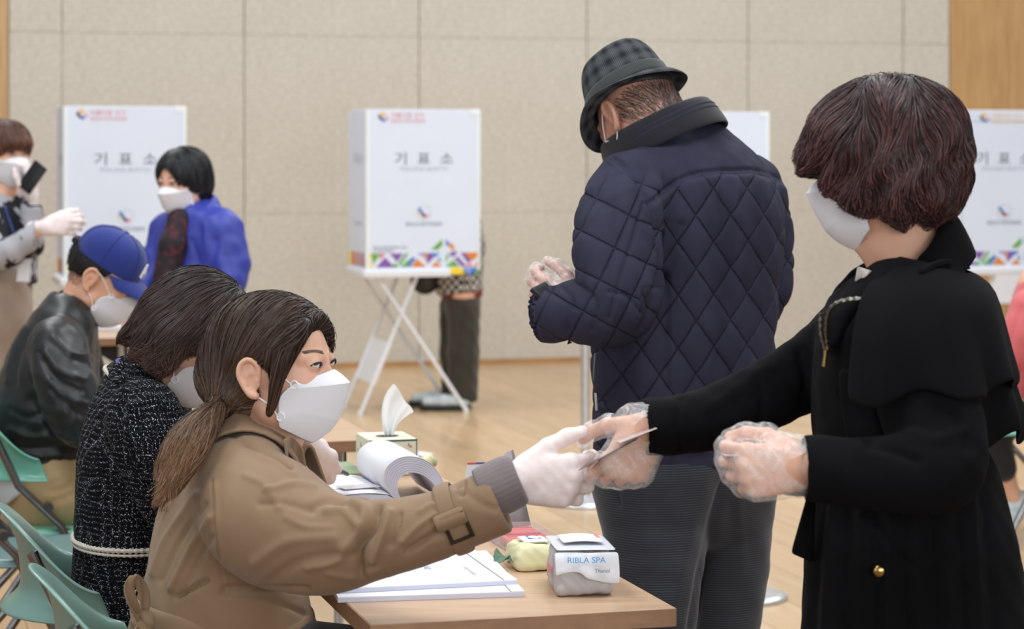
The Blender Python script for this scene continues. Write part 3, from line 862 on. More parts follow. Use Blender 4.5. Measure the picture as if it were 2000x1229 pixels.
t.l(fac, (mx, 'Fac')); t.l((tr, 0), (mx, 1)); t.l((t.b, 0), (mx, 2)); t.l((mx, 0), (t.out, 'Surface')); t.bump(nz, .35, .003); M_vinyl = t.m

def hair_mat(name, root, tip, gloss=.46):
    t = NT(name); at = t.n('ShaderNodeAttribute', _attribute_name='tone'); al = t.n('ShaderNodeAttribute', _attribute_name='along')
    mixv = t.math('ADD', t.math('MULTIPLY', (at, 'Fac'), .55), t.math('MULTIPLY', (al, 'Fac'), .55))
    t.color(t.ramp(mixv, [(.0, rgb(*root)), (.5, rgb(*[a * .68 + b * .32 for a, b in zip(root, tip)])), (.95, rgb(*tip))]))
    t.set(Roughness=gloss, Specular__IOR__Level=.36, Sheen__Weight=.03); return t.m

def strands(name, F_, roots, flow, L, nseg, width, m, parent, iso=.0015, free=.25, jit=.2, lift=None, tone=None, lenvar=.35, along0=0.0, along1=1.0):
    """fine ribbons of hair that run along a flow over the volume F_"""
    n = len(roots); p = roots.copy(); r2 = np.random.default_rng(3)
    ln = (L if np.isscalar(L) else L) * (1 - lenvar * r2.random(n)); st = (ln / nseg)[:, None]
    jv = r2.normal(size=(n, 3)) * jit; isoj = iso + .0025 * r2.random(n)
    tone = r2.random(n) if tone is None else tone
    path = []; gs = []
    for i in range(nseg + 1):
        g = F_.grad(p, F_.h * 1.5); t_ = i / nseg
        path.append(p.copy()); gs.append(g)
        d = flow(p, t_) + jv * (.4 + .6 * t_)
        w = 1.0 if t_ < 1 - free else .35
        d = d - g * ((d * g).sum(1, keepdims=True)) * w
        d /= np.maximum(np.linalg.norm(d, axis=1, keepdims=True), 1e-9)
        p = p + d * st
        dd = F_.sample(p); pull = np.where(dd < .03, 1.0, .25) * (1.0 if t_ < 1 - free else .45)
        p = p - F_.grad(p, F_.h * 1.5) * ((dd - isoj) * pull * np.where(np.abs(dd) < .35, 1, 0))[:, None]
    path = np.array(path); gs = np.array(gs)
    tg = np.gradient(path, axis=0); tg /= np.maximum(np.linalg.norm(tg, axis=2, keepdims=True), 1e-9)
    roll = r2.normal(size=(1, n, 1)) * .55
    side = np.cross(tg, gs); side /= np.maximum(np.linalg.norm(side, axis=2, keepdims=True), 1e-9)
    side = side * np.cos(roll) + gs * np.sin(roll)
    wv = width * (.7 + .6 * r2.random(n))[None, :, None] * np.linspace(1, .25, nseg + 1)[:, None, None] ** .6
    A = path - side * wv / 2; B = path + side * wv / 2
    v = np.stack([A, B], 2)                      # seg, strand, 2, 3
    idx = np.arange((nseg + 1) * n * 2).reshape(nseg + 1, n, 2)
    q = np.stack([idx[:-1, :, 0], idx[:-1, :, 1], idx[1:, :, 1], idx[1:, :, 0]], -1).reshape(-1, 4)
    at = {'tone': np.broadcast_to(tone[None, :, None], (nseg + 1, n, 2)).ravel(), 'along': np.broadcast_to(np.linspace(along0, along1, nseg + 1)[:, None, None], (nseg + 1, n, 2)).ravel()}
    o = mesh_obj(name, v.reshape(-1, 3), None, m, parent, True, quads=q, attr=at)
    o['kind'] = 'stuff'
    return o
def pick_roots(v, n_, cond=None, seed=1):
    r2 = np.random.default_rng(seed); idx = np.arange(len(v)) if cond is None else np.nonzero(cond)[0]
    idx = r2.choice(idx, n_, replace=len(idx) < n_); return v[idx] + r2.normal(size=(n_, 3)) * .0015
def hair_mesh(F_, m, parent, amp=.0025, h=None, along=None, name='hair', smooth=2):
    v, q = F_.mesh(smooth); 
    return mesh_obj(name, v, None, m, parent, True, quads=q, attr={'tone': np.full(len(v), .12), 'along': np.zeros(len(v)) if along is None else along(v)}), v, q

def cloth(name, F_, m, parent, folds=(), disp=None, smooth=2, drop=None):
    v, q = F_.mesh(smooth)
    if len(folds): v = creases(v, q, folds)
    if disp is not None:
        v = v + normals(v, q) * disp(v)[:, None]
    return mesh_obj(name, v, None, m, parent, True, quads=q), v, q
def person(parts, m, label, name='person'):
    v, q = joined(parts); o = mesh_obj(name, v, None, m, None, True, quads=q)
    return tag(o, label, 'person')
def limbs(chains, h=.011, k=.03):
    """the rest of the body under the clothes, coarse"""
    F_ = Field.around([p[0] for c in chains for p in c], .24, h)
    for c in chains:
        F_.chain(c, k, n=None if len(c[0]) < 3 else LAT)
    return F_.mesh(1)
LAT = np.array((0, 1.0, 0))
def collar(name, c, up, fwd, prof, m, par, ang=(-150, 150), ell=1.0, n=48, front_drop=0.0, thick=.006, drop_pow=2.0, front_out=0.0):
    """band round the neck. prof: (radius, height) from the inside top edge outwards; angle 0 is the nape"""
    up = unit(up); f = unit(np.asarray(fwd) - up * np.dot(fwd, up)); l = np.cross(up, f); G = []
    for r, z in prof:
        row = []
        for a in np.radians(np.linspace(ang[0], ang[1], n)):
            fr = (1 - math.cos(a)) / 2
            row.append(np.asarray(c) + (-f * math.cos(a) * (r + front_out * fr ** drop_pow)) + l * math.sin(a) * r * ell + up * (z - front_drop * fr ** drop_pow))
        G.append(row)
    return grid_obj(name, G, m, par, thick=thick, sub=1, offset=0)

def push_out(o, F_, gap):
    """keep a collar from sinking into the coat below it"""
    me = o.data; n = len(me.vertices); v = np.empty(n * 3, f32); me.vertices.foreach_get('co', v); v = v.reshape(-1, 3).astype(float)
    for _ in range(3):
        ins = ((v > F_.lo + 3 * F_.h) & (v < F_.lo + F_.h * (F_.n - 4))).all(1); d = F_.sample(v)
        k = np.where(ins & (d < gap), gap - d, 0); v = v + F_.grad(v, F_.h * 2) * k[:, None]
    me.vertices.foreach_set('co', v.astype(f32).ravel()); me.update(); return o
# ------------------------------------------------------------------ woman in the trench coat, handing over a card
def weave(name, col, col2, rough=.75, sc=900, bump=.2, sheen=.2, var=9):
    t = NT(name); n1 = t.noise(var, None, 4, .6); n2 = t.noise(sc, None, 2)
    t.color(t.ramp(n1, [(.3, rgb(*col)), (.7, rgb(*col2))])); t.set(Roughness=rough, Sheen__Weight=sheen, Sheen__Roughness=.5, Specular__IOR__Level=.25); t.bump(n2, bump, .0005)
    return t.m
M_trench = weave('trench_gabardine', (132, 107, 82), (142, 116, 90), .66, 1100, .15, .12)
M_trench_in = mat('trench_lining', (96, 74, 54), .8, (20, .1))
M_rib = weave('grey_rib_knit', (112, 103, 104), (128, 118, 118), .9, 500, .5)
M_horn = mat('horn_buckle', (44, 32, 26), .3, (60, .3))
M_hairA = hair_mat('hair_brown', (34, 22, 18), (142, 106, 74))

hA = head_frame(P(537, 730, 3.85), -19, 3)
kA = [(HL(hA, -.018, 0, -.05), .05), (P(527, 850, 3.87), .05), (P(505, 930, 3.89), .07)]
fA = head_field(hA, kA)
handA = hand_chains((P(1003, 938, 3.525), (.96, .1, -.02), (.05, .0, 1), (.05, -1, .05)), [(38, 42, 30), (42, 44, 30), (44, 46, 32), (44, 46, 34)],
                    [(.80, .62, -.15), (.86, .45, -.2), (.92, .28, -.2)], sc=.98, arm=P(900, 985, 3.53) - P(1003, 938, 3.525))
handAL = hand_chains((P(700, 1010, 4.2), (1, .25, -.12), (.1, .9, .2), (-.1, -.2, 1)), [(20, 30, 20)] * 4, [(.7, .6, -.1), (.9, .3, -.1), (1, 0, -.1)], sc=.95, arm=P(590, 1075, 4.1) - P(700, 1010, 4.2))
fHA = hand_field(handA); fHAL = hand_field(handAL, .003)
limbA = limbs([[(P(432, 1310, 3.9), .11, 1.3), (P(445, 1120, 3.88), .095, 1.35), (P(470, 960, 3.88), .085, 1.6), (P(505, 900, 3.88), .055, 1.3)],
               [(P(490, 965, 3.70), .05), (P(620, 1058, 3.6), .045), (P(720, 1055, 3.56), .038), (P(1003, 938, 3.525), .024)],
               [(P(540, 940, 4.03), .05), (P(590, 1075, 4.1), .042), (P(700, 1010, 4.2), .024)],
               [(P(470, 1310, 3.8), .08), (P(800, 1320, 3.95), .06), (P(790, 1560, 3.95), .045), (P(780, 1720, 3.95), .035)],
               [(P(470, 1310, 4.0), .08), (P(800, 1300, 4.15), .06), (P(790, 1520, 4.15), .045), (P(780, 1660, 4.15), .035)]])
pA = person([fA.mesh(1), fHA.mesh(1), fHAL.mesh(1), limbA], M_skin, 'seated woman in a tan trench coat with a ponytail, holding out her gloved hand')
face_details(fA, hA, pA, gaze=(-.002, -.0004))
kf_mask(hA, pA)
# gloves
def glove(hc, m, par, grow=.0014, res=.002, k1=.014, k2=.006, amp=.0008, cuff=None, name='glove'):
    F_ = hand_field(hc, res, grow, k1, k2)
    if cuff is not None: F_.chain(cuff, .012)
    return cloth(name, F_, m, par, disp=lambda v: wob(v, 60, amp * .6))[0]
glove(handA, M_latex, pA); glove(handAL, M_latex, pA, res=.003)
# coat
nA = unit((-.18, 1, 0))
F_ = Field.around([P(230, 1330, 4.0), P(1000, 820, 3.5), P(560, 820, 4.2)], .12, .0042)
F_.chain([(P(430, 1345, 3.9), .175, 1.1), (P(434, 1230, 3.89), .152, 1.15), (P(440, 1160, 3.88), .134, 1.3), (P(446, 1060, 3.88), .125, 1.42), (P(462, 970, 3.88), .11, 1.62), (P(484, 915, 3.88), .078, 1.75), (P(500, 885, 3.88), .058, 1.3)], .03, nA, dense=4)
F_.chain([(P(474, 958, 3.73), .078), (P(520, 1012, 3.67), .1), (P(612, 1056, 3.6), .083), (P(720, 1058, 3.55), .061), (P(850, 1028, 3.53), .0515), (P(1000, 968, 3.52), .0495)], .06, dense=4)
F_.chain([(P(520, 945, 4.02), .075), (P(585, 1065, 4.1), .065), (P(700, 1020, 4.2), .045)], .05, dense=3)
axA = unit(P(1000, 968, 3.52) - P(850, 1028, 3.53))
F_.cut(P(978, 977, 3.52), axA, 0, P(900, 1120, 3.35), P(1100, 840, 3.75))
F_.seg(P(945, 990, 3.523), P(1010, 964, 3.52), .0395, .041, 0, op='sub')
F_.chain([(P(505, 880, 3.88), .05), (P(520, 820, 3.87), .058), (P(530, 780, 3.87), .06)], 0, op='sub')
foldsA = [([(414, 940), (423, 1050), (438, 1160)], 3.5, -.003), ([(420, 945), (429, 1050), (444, 1155)], 6, .002),
    ([(607, 992), (640, 978), (668, 985)], 8, -.006), ([(640, 1000), (672, 1000), (700, 1030)], 9, .005),
    ([(738, 992), (730, 1030), (702, 1075), (706, 1122)], 10, -.013), ([(762, 1003), (748, 1045), (728, 1095)], 9, .009), ([(782, 1005), (776, 1035), (764, 1065)], 6, -.006), ([(690, 985), (712, 1000), (702, 1040), (672, 1075)], 11, .008),
    ([(520, 960), (575, 945), (612, 952)], 8, .004), ([(510, 985), (560, 985), (610, 1000)], 9, -.004), ([(500, 1100), (560, 1060), (650, 1050)], 14, .004), ([(520, 1140), (590, 1095), (680, 1080)], 12, -.004),
    ([(300, 1120), (328, 1045), (385, 965)], 8, .005), ([(314, 1135), (345, 1065), (400, 985)], 7, -.005), ([(335, 1150), (368, 1080), (412, 1010)], 8, .006), ([(352, 1160), (385, 1100), (412, 1050)], 6, -.004), ([(290, 1090), (310, 1010), (345, 950)], 7, -.003),
    ([(345, 1168), (372, 1152), (402, 1136)], 5, -.008), ([(430, 1160), (500, 1165), (560, 1185), (598, 1200)], 5, -.005), ([(440, 1150), (520, 1150), (600, 1152)], 7, -.008),
    ([(820, 1000), (850, 985), (868, 1010)], 7, .003), ([(800, 1075), (840, 1050), (866, 1042)], 8, -.004), ([(892, 948), (905, 938), (900, 965)], 6, -.008), ([(905, 960), (940, 985), (970, 995)], 9, -.002),
    ([(425, 838), (480, 862), (530, 885), (566, 912)], 7, -.012), ([(500, 890), (540, 905), (575, 930)], 6, .003)]
foldsA = [(f_[0], f_[1] * .8, f_[2] * 1.25) for f_ in foldsA]
foldsA += [([(560, 1012), (600, 1030), (650, 1032)], 6, .003), ([(600, 1110), (650, 1100), (690, 1070)], 7, .005), ([(785, 1060), (815, 1030), (850, 1005)], 6, .005), ([(795, 1080), (830, 1055), (862, 1030)], 5, -.005), ([(640, 1120), (690, 1128), (740, 1112)], 6, .004), ([(480, 930), (520, 950), (545, 990)], 7, .004), ([(300, 1050), (322, 1000), (350, 960)], 5, .004)]
fCoatA = F_
coatA, v, q = cloth('trench_coat', F_, M_trench, pA, foldsA, lambda v: wob(v, 26, .0006) + wob(v, 11, .0014, seed=1))
# collar: turned-down, with its point over the chest
cA = P(512, 846, 3.88); upA = unit((.30, 0, 1)); fwA = np.array((math.cos(math.radians(-14)), math.sin(math.radians(-14)), -.15))
colA = collar('coat_collar', cA, upA, fwA, [(.062, -.01), (.066, .03), (.072, .05), (.084, .047), (.106, .012), (.13, -.016)], M_trench, coatA, (-148, 148), 1.02, front_drop=.055, thick=.007, drop_pow=1.3, front_out=.014)
push_out(colA, fCoatA, .009)
# lapel fold standing beyond the chin, and gun flap
rows = []
for t_ in np.linspace(0, 1, 9):
    rows.append([P(556 + 34 * s_ + 10 * t_ - 18 * math.sin(s_ * 3.1) * t_, 858 + 62 * t_ + 20 * s_ * (1 - t_) - 12 * math.sin(s_ * 3.14), 3.74 + .05 * s_ + .03 * math.sin(s_ * 3.14)) for s_ in np.linspace(0, 1, 9)])
grid_obj('lapel', rows, M_trench, coatA, thick=.004, sub=1)
# ribbed cuff
def band(name, pts_r, m, par, n=28, thick=.003, rip=0, ax=None):
    """loose band round an arm: list of (centre, radius)"""
    cs = [np.asarray(p) for p, r in pts_r]; ax = unit(cs[-1] - cs[0]) if ax is None else unit(ax); x = unit(np.cross(ax, Z)); y = np.cross(ax, x)
    G = [[c + (r + rip * math.cos(k * math.pi)) * (math.cos(2 * math.pi * k / n) * x + math.sin(2 * math.pi * k / n) * y) for k in range(n)] for c, (p, r) in zip(cs, pts_r)]
    return grid_obj(name, G, m, par, close_v=True, thick=thick, sub=1)
band('knit_cuff', [(P(940, 968, 3.523), .038), (P(975, 952, 3.523), .0405), (P(1000, 941, 3.524), .0395), (P(1012, 936, 3.524), .037), (P(1013, 936, 3.524), .03)], M_rib, coatA, 64, .003, .0007)
# sleeve strap with buckle
o = band('sleeve_strap', [(P(872, 1019, 3.53), .0525), (P(874, 1018, 3.53), .0545), (P(884, 1014, 3.53), .0545), (P(898, 1009, 3.529), .0545), (P(900, 1008, 3.529), .0525)], M_trench, coatA, 40, .003)
bc = P(893, 1030, 3.472); bx = unit(axA); by = unit(np.array((.06, -.25, 1)) - bx * np.dot((.06, -.25, 1), bx))
mb = MB(); mb.tube([bc + bx * a * .0165 + by * b * .021 for a, b in ((-1, -1), (1, -1), (1, 1), (-1, 1))], .0042, 8, True); mb.build('buckle', M_horn, o, smooth=True)
mb = MB(); mb.tube([bc - bx * .018 + by * .004, bc + bx * .018 + by * .004], .002, 6); mb.build('buckle_prong', M_horn, o, smooth=True)
rows = [[bc + bx * (-.03 + .05 * t_) + by * (.03 - .03 * s_) + np.array((0, .004 - .012 * math.sin(s_ * 2.5), 0)) for t_ in np.linspace(0, 1, 6)] for s_ in np.linspace(0, 1, 6)]
grid_obj('strap_end', rows, M_trench, o, thick=.003, sub=1)
# belt tied at the back
rows = []
for dz, gr in ((.024, -.004), (.02, .004), (.0, .006), (-.02, .005), (-.024, -.003)):
    rows.append([P(436, 1200, 3.885) + np.array((math.cos(a_) * (.150 + gr), math.sin(a_) * (.172 + gr), dz - .018 * math.cos(a_))) for a_ in np.linspace(0, 2 * math.pi, 60, endpoint=False)])
belt = grid_obj('belt', rows, M_trench, coatA, close_v=True, thick=.003, sub=1)
def ribbon(name, path, wdir, w, m, par, thick=.0025, ruf=.0):
    pts = catmull(path, 6); n_ = len(pts); wd = unit(wdir)
    rows = [[p + wd * w * (s_ - .5) * (1 - .35 * math.cos(2 * math.pi * i_ / n_) ** 8) + np.array((1, -.6, 0)) * ruf * math.sin(s_ * 7 + i_ * .25) for s_ in np.linspace(0, 1, 6)] for i_, p in enumerate(pts)]
    return grid_obj(name, rows, m, par, thick=thick, sub=1)
ribbon('bow_loop', [P(274, 1214, 3.70), P(256, 1182, 3.675), P(251, 1148, 3.67), P(263, 1124, 3.68), P(276, 1146, 3.70), P(281, 1184, 3.71), P(278, 1212, 3.705)], (.35, .94, .1), .03, M_trench, belt, ruf=.005)
ribbon('belt_tail', [P(276, 1212, 3.70), P(268, 1240, 3.68), P(258, 1290, 3.68), P(255, 1330, 3.685)], (.6, .8, .1), .032, M_trench, belt, ruf=.005)
F_ = Field.around([P(262, 1200, 3.68), P(295, 1232, 3.72)], .03, .003); F_.ell(P(278, 1216, 3.70), (.02, .016, .021), None, .01); cloth('belt_knot', F_, M_trench, belt, [([(270, 1205), (280, 1218), (290, 1226)], 3, -.006)], lambda v: wob(v, 90, .002))
# trousers (below the table edge)
M_darkcloth = weave('dark_trouser_cloth', (34, 34, 40), (42, 42, 48), .8)
F_ = Field.around([P(400, 1290, 3.6), P(860, 1740, 4.25)], .12, .012)
for dy in (3.8, 4.02):
    F_.chain([(P(470, 1310, dy), .095), (P(800, 1318, dy + .14), .072), (P(790, 1540, dy + .14), .055), (P(780, 1690, dy + .14), .05)], .03)
cloth('trousers', F_, M_darkcloth, pA)
# hair
hv = Field.around([HL(hA, a, b, c) for a in (-.14, .13) for b in (-.11, .11) for c in (-.12, .15)] + [P(300, 985, 3.58), P(420, 800, 3.85)], .04, .003)
EH = lambda f, r, u, rad, k=.02, op='add': hv.ell(HL(hA, f, r, u), np.array(rad), hA['R'], k, op)
EH(-.008, 0, .042, (.112, .087, .095), 0); EH(-.05, 0, .0, (.068, .078, .09), .03)
nF = hA['R'][0] * .86 - hA['R'][2] * .50
hv.cut(HL(hA, .088, 0, .088), nF, .012)
EH(.008, .085, -.008, (.022, .028, .03), .008, 'sub'); EH(-.008, .092, .012, (.02, .022, .024), .006, 'sub'); EH(.03, .06, -.085, (.06, .06, .045), .01, 'sub'); EH(.03, -.05, -.085, (.06, .06, .045), .01, 'sub')
hv.chain([(HL(hA, .078, .045, .082), .012), (HL(hA, .060, .068, .045), .012), (HL(hA, .040, .076, .0), .0075), (HL(hA, .03, .074, -.035), .004), (HL(hA, .02, .071, -.06), .002)], .014, dense=3)
hv.chain([(HL(hA, .078, -.02, .092), .01), (HL(hA, .085, -.045, .066), .006), (HL(hA, .078, -.06, .035), .004)], .01, dense=3)
knot = P(431, 792, 3.80)
hv.chain([(HL(hA, -.085, .02, .0), .045), (P(447, 755, 3.82), .036), (knot, .017)], .03, dense=3)
hv.chain([(knot, .016), (P(408, 818, 3.74), .021), (P(370, 862, 3.68), .03), (P(342, 915, 3.655), .024), (P(330, 955, 3.65), .008)], .01, dense=4)
tail = np.array([P(408, 818, 3.74), P(370, 862, 3.68), P(335, 945, 3.65)])
alA = lambda v: np.clip((pix(v)[1] - 700) / 230, 0, 1) * .8
hairA, v, q = hair_mesh(hv, M_hairA, pA, along=alA)
def flowA(p, t_):
    x, y = pix(p); inTail = (y > 785) & (x < 440)
    lock = toHL(hA, p); fl = (lock[:, 0] > .022) & (lock[:, 2] < .05)
    d = knot - p; d /= np.linalg.norm(d, axis=1, keepdims=True)
    d = d + np.where(fl, 1, 0)[:, None] * np.array((0.0, 0, -3.0))
    seg = unit(P(335, 960, 3.65) - P(408, 818, 3.74)); d = np.where(inTail[:, None], seg, d)
    return d
ro = pick_roots(v, 9000, (toHL(hA, v)[:, 2] > -.06) & (pix(v)[1] < 800)); 
def tones(ro, y0, y1, a=.0, b=1.0): return np.clip(rng.random(len(ro)) * .7 + np.clip((pix(ro)[1] - y0) / (y1 - y0), 0, 1) * .45, 0, 1)
strands('hair_strands', hv, ro, flowA, .11, 7, .0013, M_hairA, hairA, tone=tones(ro, 640, 800), jit=.06, free=.1, along1=.5)
ro = pick_roots(v, 3600, (pix(v)[1] > 770) & (pix(v)[0] < 440), 5)
strands('ponytail_strands', hv, ro, flowA, .12, 7, .0013, M_hairA, hairA, tone=tones(ro, 760, 930), jit=.2, free=.55, along0=.4, along1=1.0)
# hair tie
mb = MB(); ax = unit(P(408, 818, 3.74) - P(447, 755, 3.82)); x = unit(np.cross(ax, Z)); y = np.cross(ax, x)
mb.tube([knot + .0215 * (math.cos(a) * x + math.sin(a) * y) for a in np.linspace(0, 6.283, 20, endpoint=False)], .005, 8, True); mb.build('hair_tie', mat('hair_tie_purple', (96, 78, 128), .4, (80, .4)), hairA, smooth=True)
# ------------------------------------------------------------------ woman in the tweed jacket, writing in the register
t = NT('black_tweed')
co = t.co((1, 1, 1)); wz = t.n('ShaderNodeTexNoise', Scale=420, Detail=2); t.l(co, (wz, 'Vector'))
spk = t.ramp((wz, 'Fac'), [(.56, (0, 0, 0, 1)), (.66, (1, 1, 1, 1))])
sx = t.n('ShaderNodeSeparateXYZ'); t.l(co, (sx, 0))
wv = t.math('MULTIPLY', t.math('ADD', (sx, 'Z'), t.math('MULTIPLY', t.noise(14), .02)), 2 * math.pi / .0105)
gz = t.math('POWER', t.math('ABSOLUTE', t.math('SINE', t.math('MULTIPLY', wv, .5))), 9.0)
wx = t.math('MULTIPLY', t.math('ADD', t.math('ADD', (sx, 'X'), t.math('MULTIPLY', (sx, 'Y'), .9)), t.math('MULTIPLY', t.noise(11), .03)), 2 * math.pi / .0105)
gx = t.math('POWER', t.math('ABSOLUTE', t.math('SINE', t.math('MULTIPLY', wx, .5))), 9.0)
grid = t.math('MAXIMUM', gz, gx, True)
fine = t.noise(1300, None, 2)
m1 = t.math('MULTIPLY', grid, spk, True)
m2 = t.math('ADD', m1, t.ramp(fine, [(.7, (0, 0, 0, 1)), (.8, (.2, .2, .2, 1))]), True)
t.color(t.mix(m2, rgb(13, 13, 17), rgb(184, 190, 198)))
t.set(Roughness=.95, Specular__IOR__Level=.1); t.bump((wz, 'Fac'), .3, .0012); M_tweed = t.m
M_trim = mat('cream_braid', (206, 198, 186), .8, (300, .2), (700, .6, .001))
M_hairB = hair_mat('hair_dark_brown', (24, 17, 17), (112, 84, 74))
M_lan = mat('lanyard_blue', (38, 66, 150), .5, (60, .1))
hB = head_frame(P(368, 660, 4.45), -3, -40)
kB = [(HL(hB, -.022, 0, -.05), .05), (P(305, 745, 4.46), .05), (P(280, 800, 4.47), .065)]
fB = head_field(hB, kB, .003)
handB = hand_chains((P(577, 868, 4.62), (.55, .62, -.62), (.62, -.1, .75), (.35, -.75, .45)), [(40, 60, 35), (48, 62, 38), (54, 64, 40), (56, 66, 40)], [(.75, .45, -.5), (.9, .1, -.5), (.9, -.2, -.4)], sc=1.02, arm=P(400, 1000, 4.33) - P(577, 868, 4.62))
fHB = hand_field(handB)
limbB = limbs([[(P(265, 1190, 4.5), .1, 1.35), (P(265, 1000, 4.5), .085, 1.5), (P(270, 860, 4.5), .08, 1.7), (P(285, 790, 4.49), .055, 1.4)],
               [(P(285, 830, 4.30), .05), (P(365, 1000, 4.3), .042), (P(577, 868, 4.62), .026)],
               [(P(300, 820, 4.68), .05), (P(360, 980, 4.75), .042), (P(480, 960, 4.85), .026), (P(540, 950, 4.88), .02)],
               [(P(285, 1250, 4.42), .08), (P(560, 1250, 4.55), .06), (P(550, 1440, 4.55), .045), (P(540, 1590, 4.55), .035)],
               [(P(285, 1250, 4.6), .08), (P(560, 1240, 4.72), .06), (P(550, 1420, 4.72), .045), (P(540, 1560, 4.72), .035)]])
pB = person([fB.mesh(1), fHB.mesh(1), limbB], M_skin, 'seated woman with a dark bob bent over the table, in black and white tweed')
kf_mask(hB, pB); face_details(fB, hB, pB, closed=True)
glove(handB, M_latex, pB)
nB = unit((-.12, 1, 0))
F_ = Field.around([P(130, 1080, 4.2), P(620, 700, 4.85)], .08, .0045)
F_.chain([(P(268, 1060, 4.5), .122, 1.5), (P(268, 960, 4.5), .118, 1.55), (P(268, 880, 4.5), .112, 1.6), (P(272, 810, 4.5), .095, 1.75), (P(280, 760, 4.49), .072, 1.7), (P(290, 735, 4.48), .055, 1.4)], .02, nB, dense=4)
F_.chain([(P(282, 815, 4.32), .072), (P(300, 880, 4.28), .071), (P(345, 985, 4.27), .06), (P(400, 1000, 4.33), .052), (P(555, 890, 4.58), .04)], .035, dense=4)
F_.chain([(P(305, 800, 4.68), .07), (P(350, 970, 4.75), .055), (P(480, 965, 4.85), .042)], .03, dense=3)
F_.cut(P(262, 1049, 4.5), (0, 0, -1), 0)
F_.chain([(P(288, 770, 4.48), .05), (P(318, 705, 4.46), .062)], 0, op='sub')
fCoatB = F_
jB, v, q = cloth('tweed_jacket', F_, M_tweed, pB, [([(243, 770), (232, 830), (250, 900), (290, 960)], 6, -.006), ([(260, 790), (252, 840), (268, 900)], 9, .005), ([(255, 800), (300, 778), (345, 800)], 9, .005), ([(260, 830), (300, 805), (340, 815)], 7, -.004), ([(170, 930), (230, 925)], 7, -.002), ([(175, 980), (240, 985)], 7, -.002), ([(280, 900), (300, 940), (310, 990)], 8, .004)], lambda v: wob(v, 24, .0012))
# skirt
F_ = Field.around([P(130, 1040, 4.2), P(620, 1300, 4.8)], .1, .008)
F_.chain([(P(268, 1030, 4.5), .113, 1.5), (P(266, 1120, 4.5), .122, 1.45), (P(272, 1260, 4.5), .14, 1.35)], .02, nB, dense=3)
F_.chain([(P(285, 1255, 4.42), .09), (P(540, 1250, 4.55), .075)], .04); F_.chain([(P(285, 1255, 4.6), .09), (P(540, 1240, 4.72), .075)], .04)
F_.cut(P(262, 1046, 4.5), (0, 0, 1), 0)
cloth('tweed_skirt', F_, M_tweed, pB, disp=lambda v: wob(v, 15, .0015))
# braid along the hem and the neckline
def braid(name, pts, r, par, m=M_trim, bead=.0035):
    pts = catmull(pts, 8); L = np.concatenate([[0], np.cumsum(np.linalg.norm(np.diff(pts, axis=0), axis=1))]); n = int(L[-1] / (bead * .8)); u = np.linspace(0, L[-1], n)
    P_ = np.stack([np.interp(u, L, pts[:, k]) for k in range(3)], 1); rs = [r * (1 + .22 * math.cos(k * 1.6)) for k in range(n)]
    mb = MB(); mb.tube(P_, rs, 7); return mb.build(name, m, par, smooth=True)
ring = []
c = P(268, 1049, 4.5)
for a in np.linspace(0, 2 * math.pi, 40): ring.append(c + np.array((0, 0, .004)) + (unit(np.cross(nB, Z)) * math.cos(a) * .1235 + nB * math.sin(a) * .185))
braid('hem_braid', ring, .0048, jB); braid('hem_braid', [p - Z * .009 for p in ring], .003, jB)
kn = [P(214, 722, 4.62), P(212, 714, 4.52), P(217, 722, 4.42), P(240, 735, 4.36), P(266, 752, 4.335), P(290, 782, 4.34), P(312, 812, 4.37)]
cn, fn = P(286, 752, 4.485), np.array((.85, -.05, -.5))
col = collar('neckline', cn, unit((.42, 0, .9)), np.array((1, 0, -.35)), [(.066, .012), (.07, .016), (.078, .008), (.086, -.006)], M_tweed, jB, (-130, 130), 1.12, front_drop=.06, thick=.005)
push_out(col, fCoatB, .005)
def ringpts(c, up, fwd, r, z, ell, drop, ang, n=40):
    up = unit(up); f = unit(np.asarray(fwd) - up * np.dot(fwd, up)); l = np.cross(up, f)
    return [np.asarray(c) - f * math.cos(a) * r + l * math.sin(a) * r * ell + up * (z - drop * ((1 - math.cos(a)) / 2) ** 2) for a in np.radians(np.linspace(ang[0], ang[1], n))]
braid('neck_braid', ringpts(cn, (.42, 0, .9), (1, 0, -.35), .086, -.002, 1.12, .06, (-130, 130)), .0042, jB)
mb = MB(); L_ = ringpts(cn, (.42, 0, .9), (1, 0, -.35), .071, .02, 1.12, .07, (-135, 135))
mb.tube(L_, .004, 6); mb.build('lanyard', M_lan, pB, smooth=True)
# hair: bob falling past the bowed head
hv = Field.around([HL(hB, a, b, c) for a in (-.15, .14) for b in (-.12, .12) for c in (-.1, .17)] + [P(215, 700, 4.3), P(340, 770, 4.6)], .03, .0032)
EH = lambda f, r, u, rad, k=.02, op='add': hv.ell(HL(hB, f, r, u), np.array(rad), hB['R'], k, op)
EH(-.006, 0, .044, (.106, .09, .096), 0); EH(-.045, 0, .0, (.06, .082, .072), .03)
for sg in (1, -1):
    b = 4.45 - .085 * sg; s2 = sg
    hv.chain([(HL(hB, .01, .05 * sg, .06), .04), (P(338, 655, b), .036), (P(322, 695, b), .03), (P(333, 728, b + .0), .016)], .03, dense=3)
    hv.chain([(P(315, 630, 4.45 - .05 * sg), .036), (P(296, 662, 4.45 - .065 * sg), .03), (P(280, 690, 4.45 - .07 * sg), .016)], .03, dense=3)
hv.chain([(P(318, 608, 4.45), .035), (P(290, 634, 4.45), .03), (P(264, 650, 4.45), .02), (P(246, 655, 4.45), .009)], .03, dense=3)
hv.cut(HL(hB, .075, 0, .09), hB['R'][0] * .93 - hB['R'][2] * .36, .015)
hairB, v, q = hair_mesh(hv, M_hairB, pB, along=lambda v: np.clip((pix(v)[1] - 640) / 110, 0, 1) * .6)
crownB = HL(hB, .02, 0, .13)
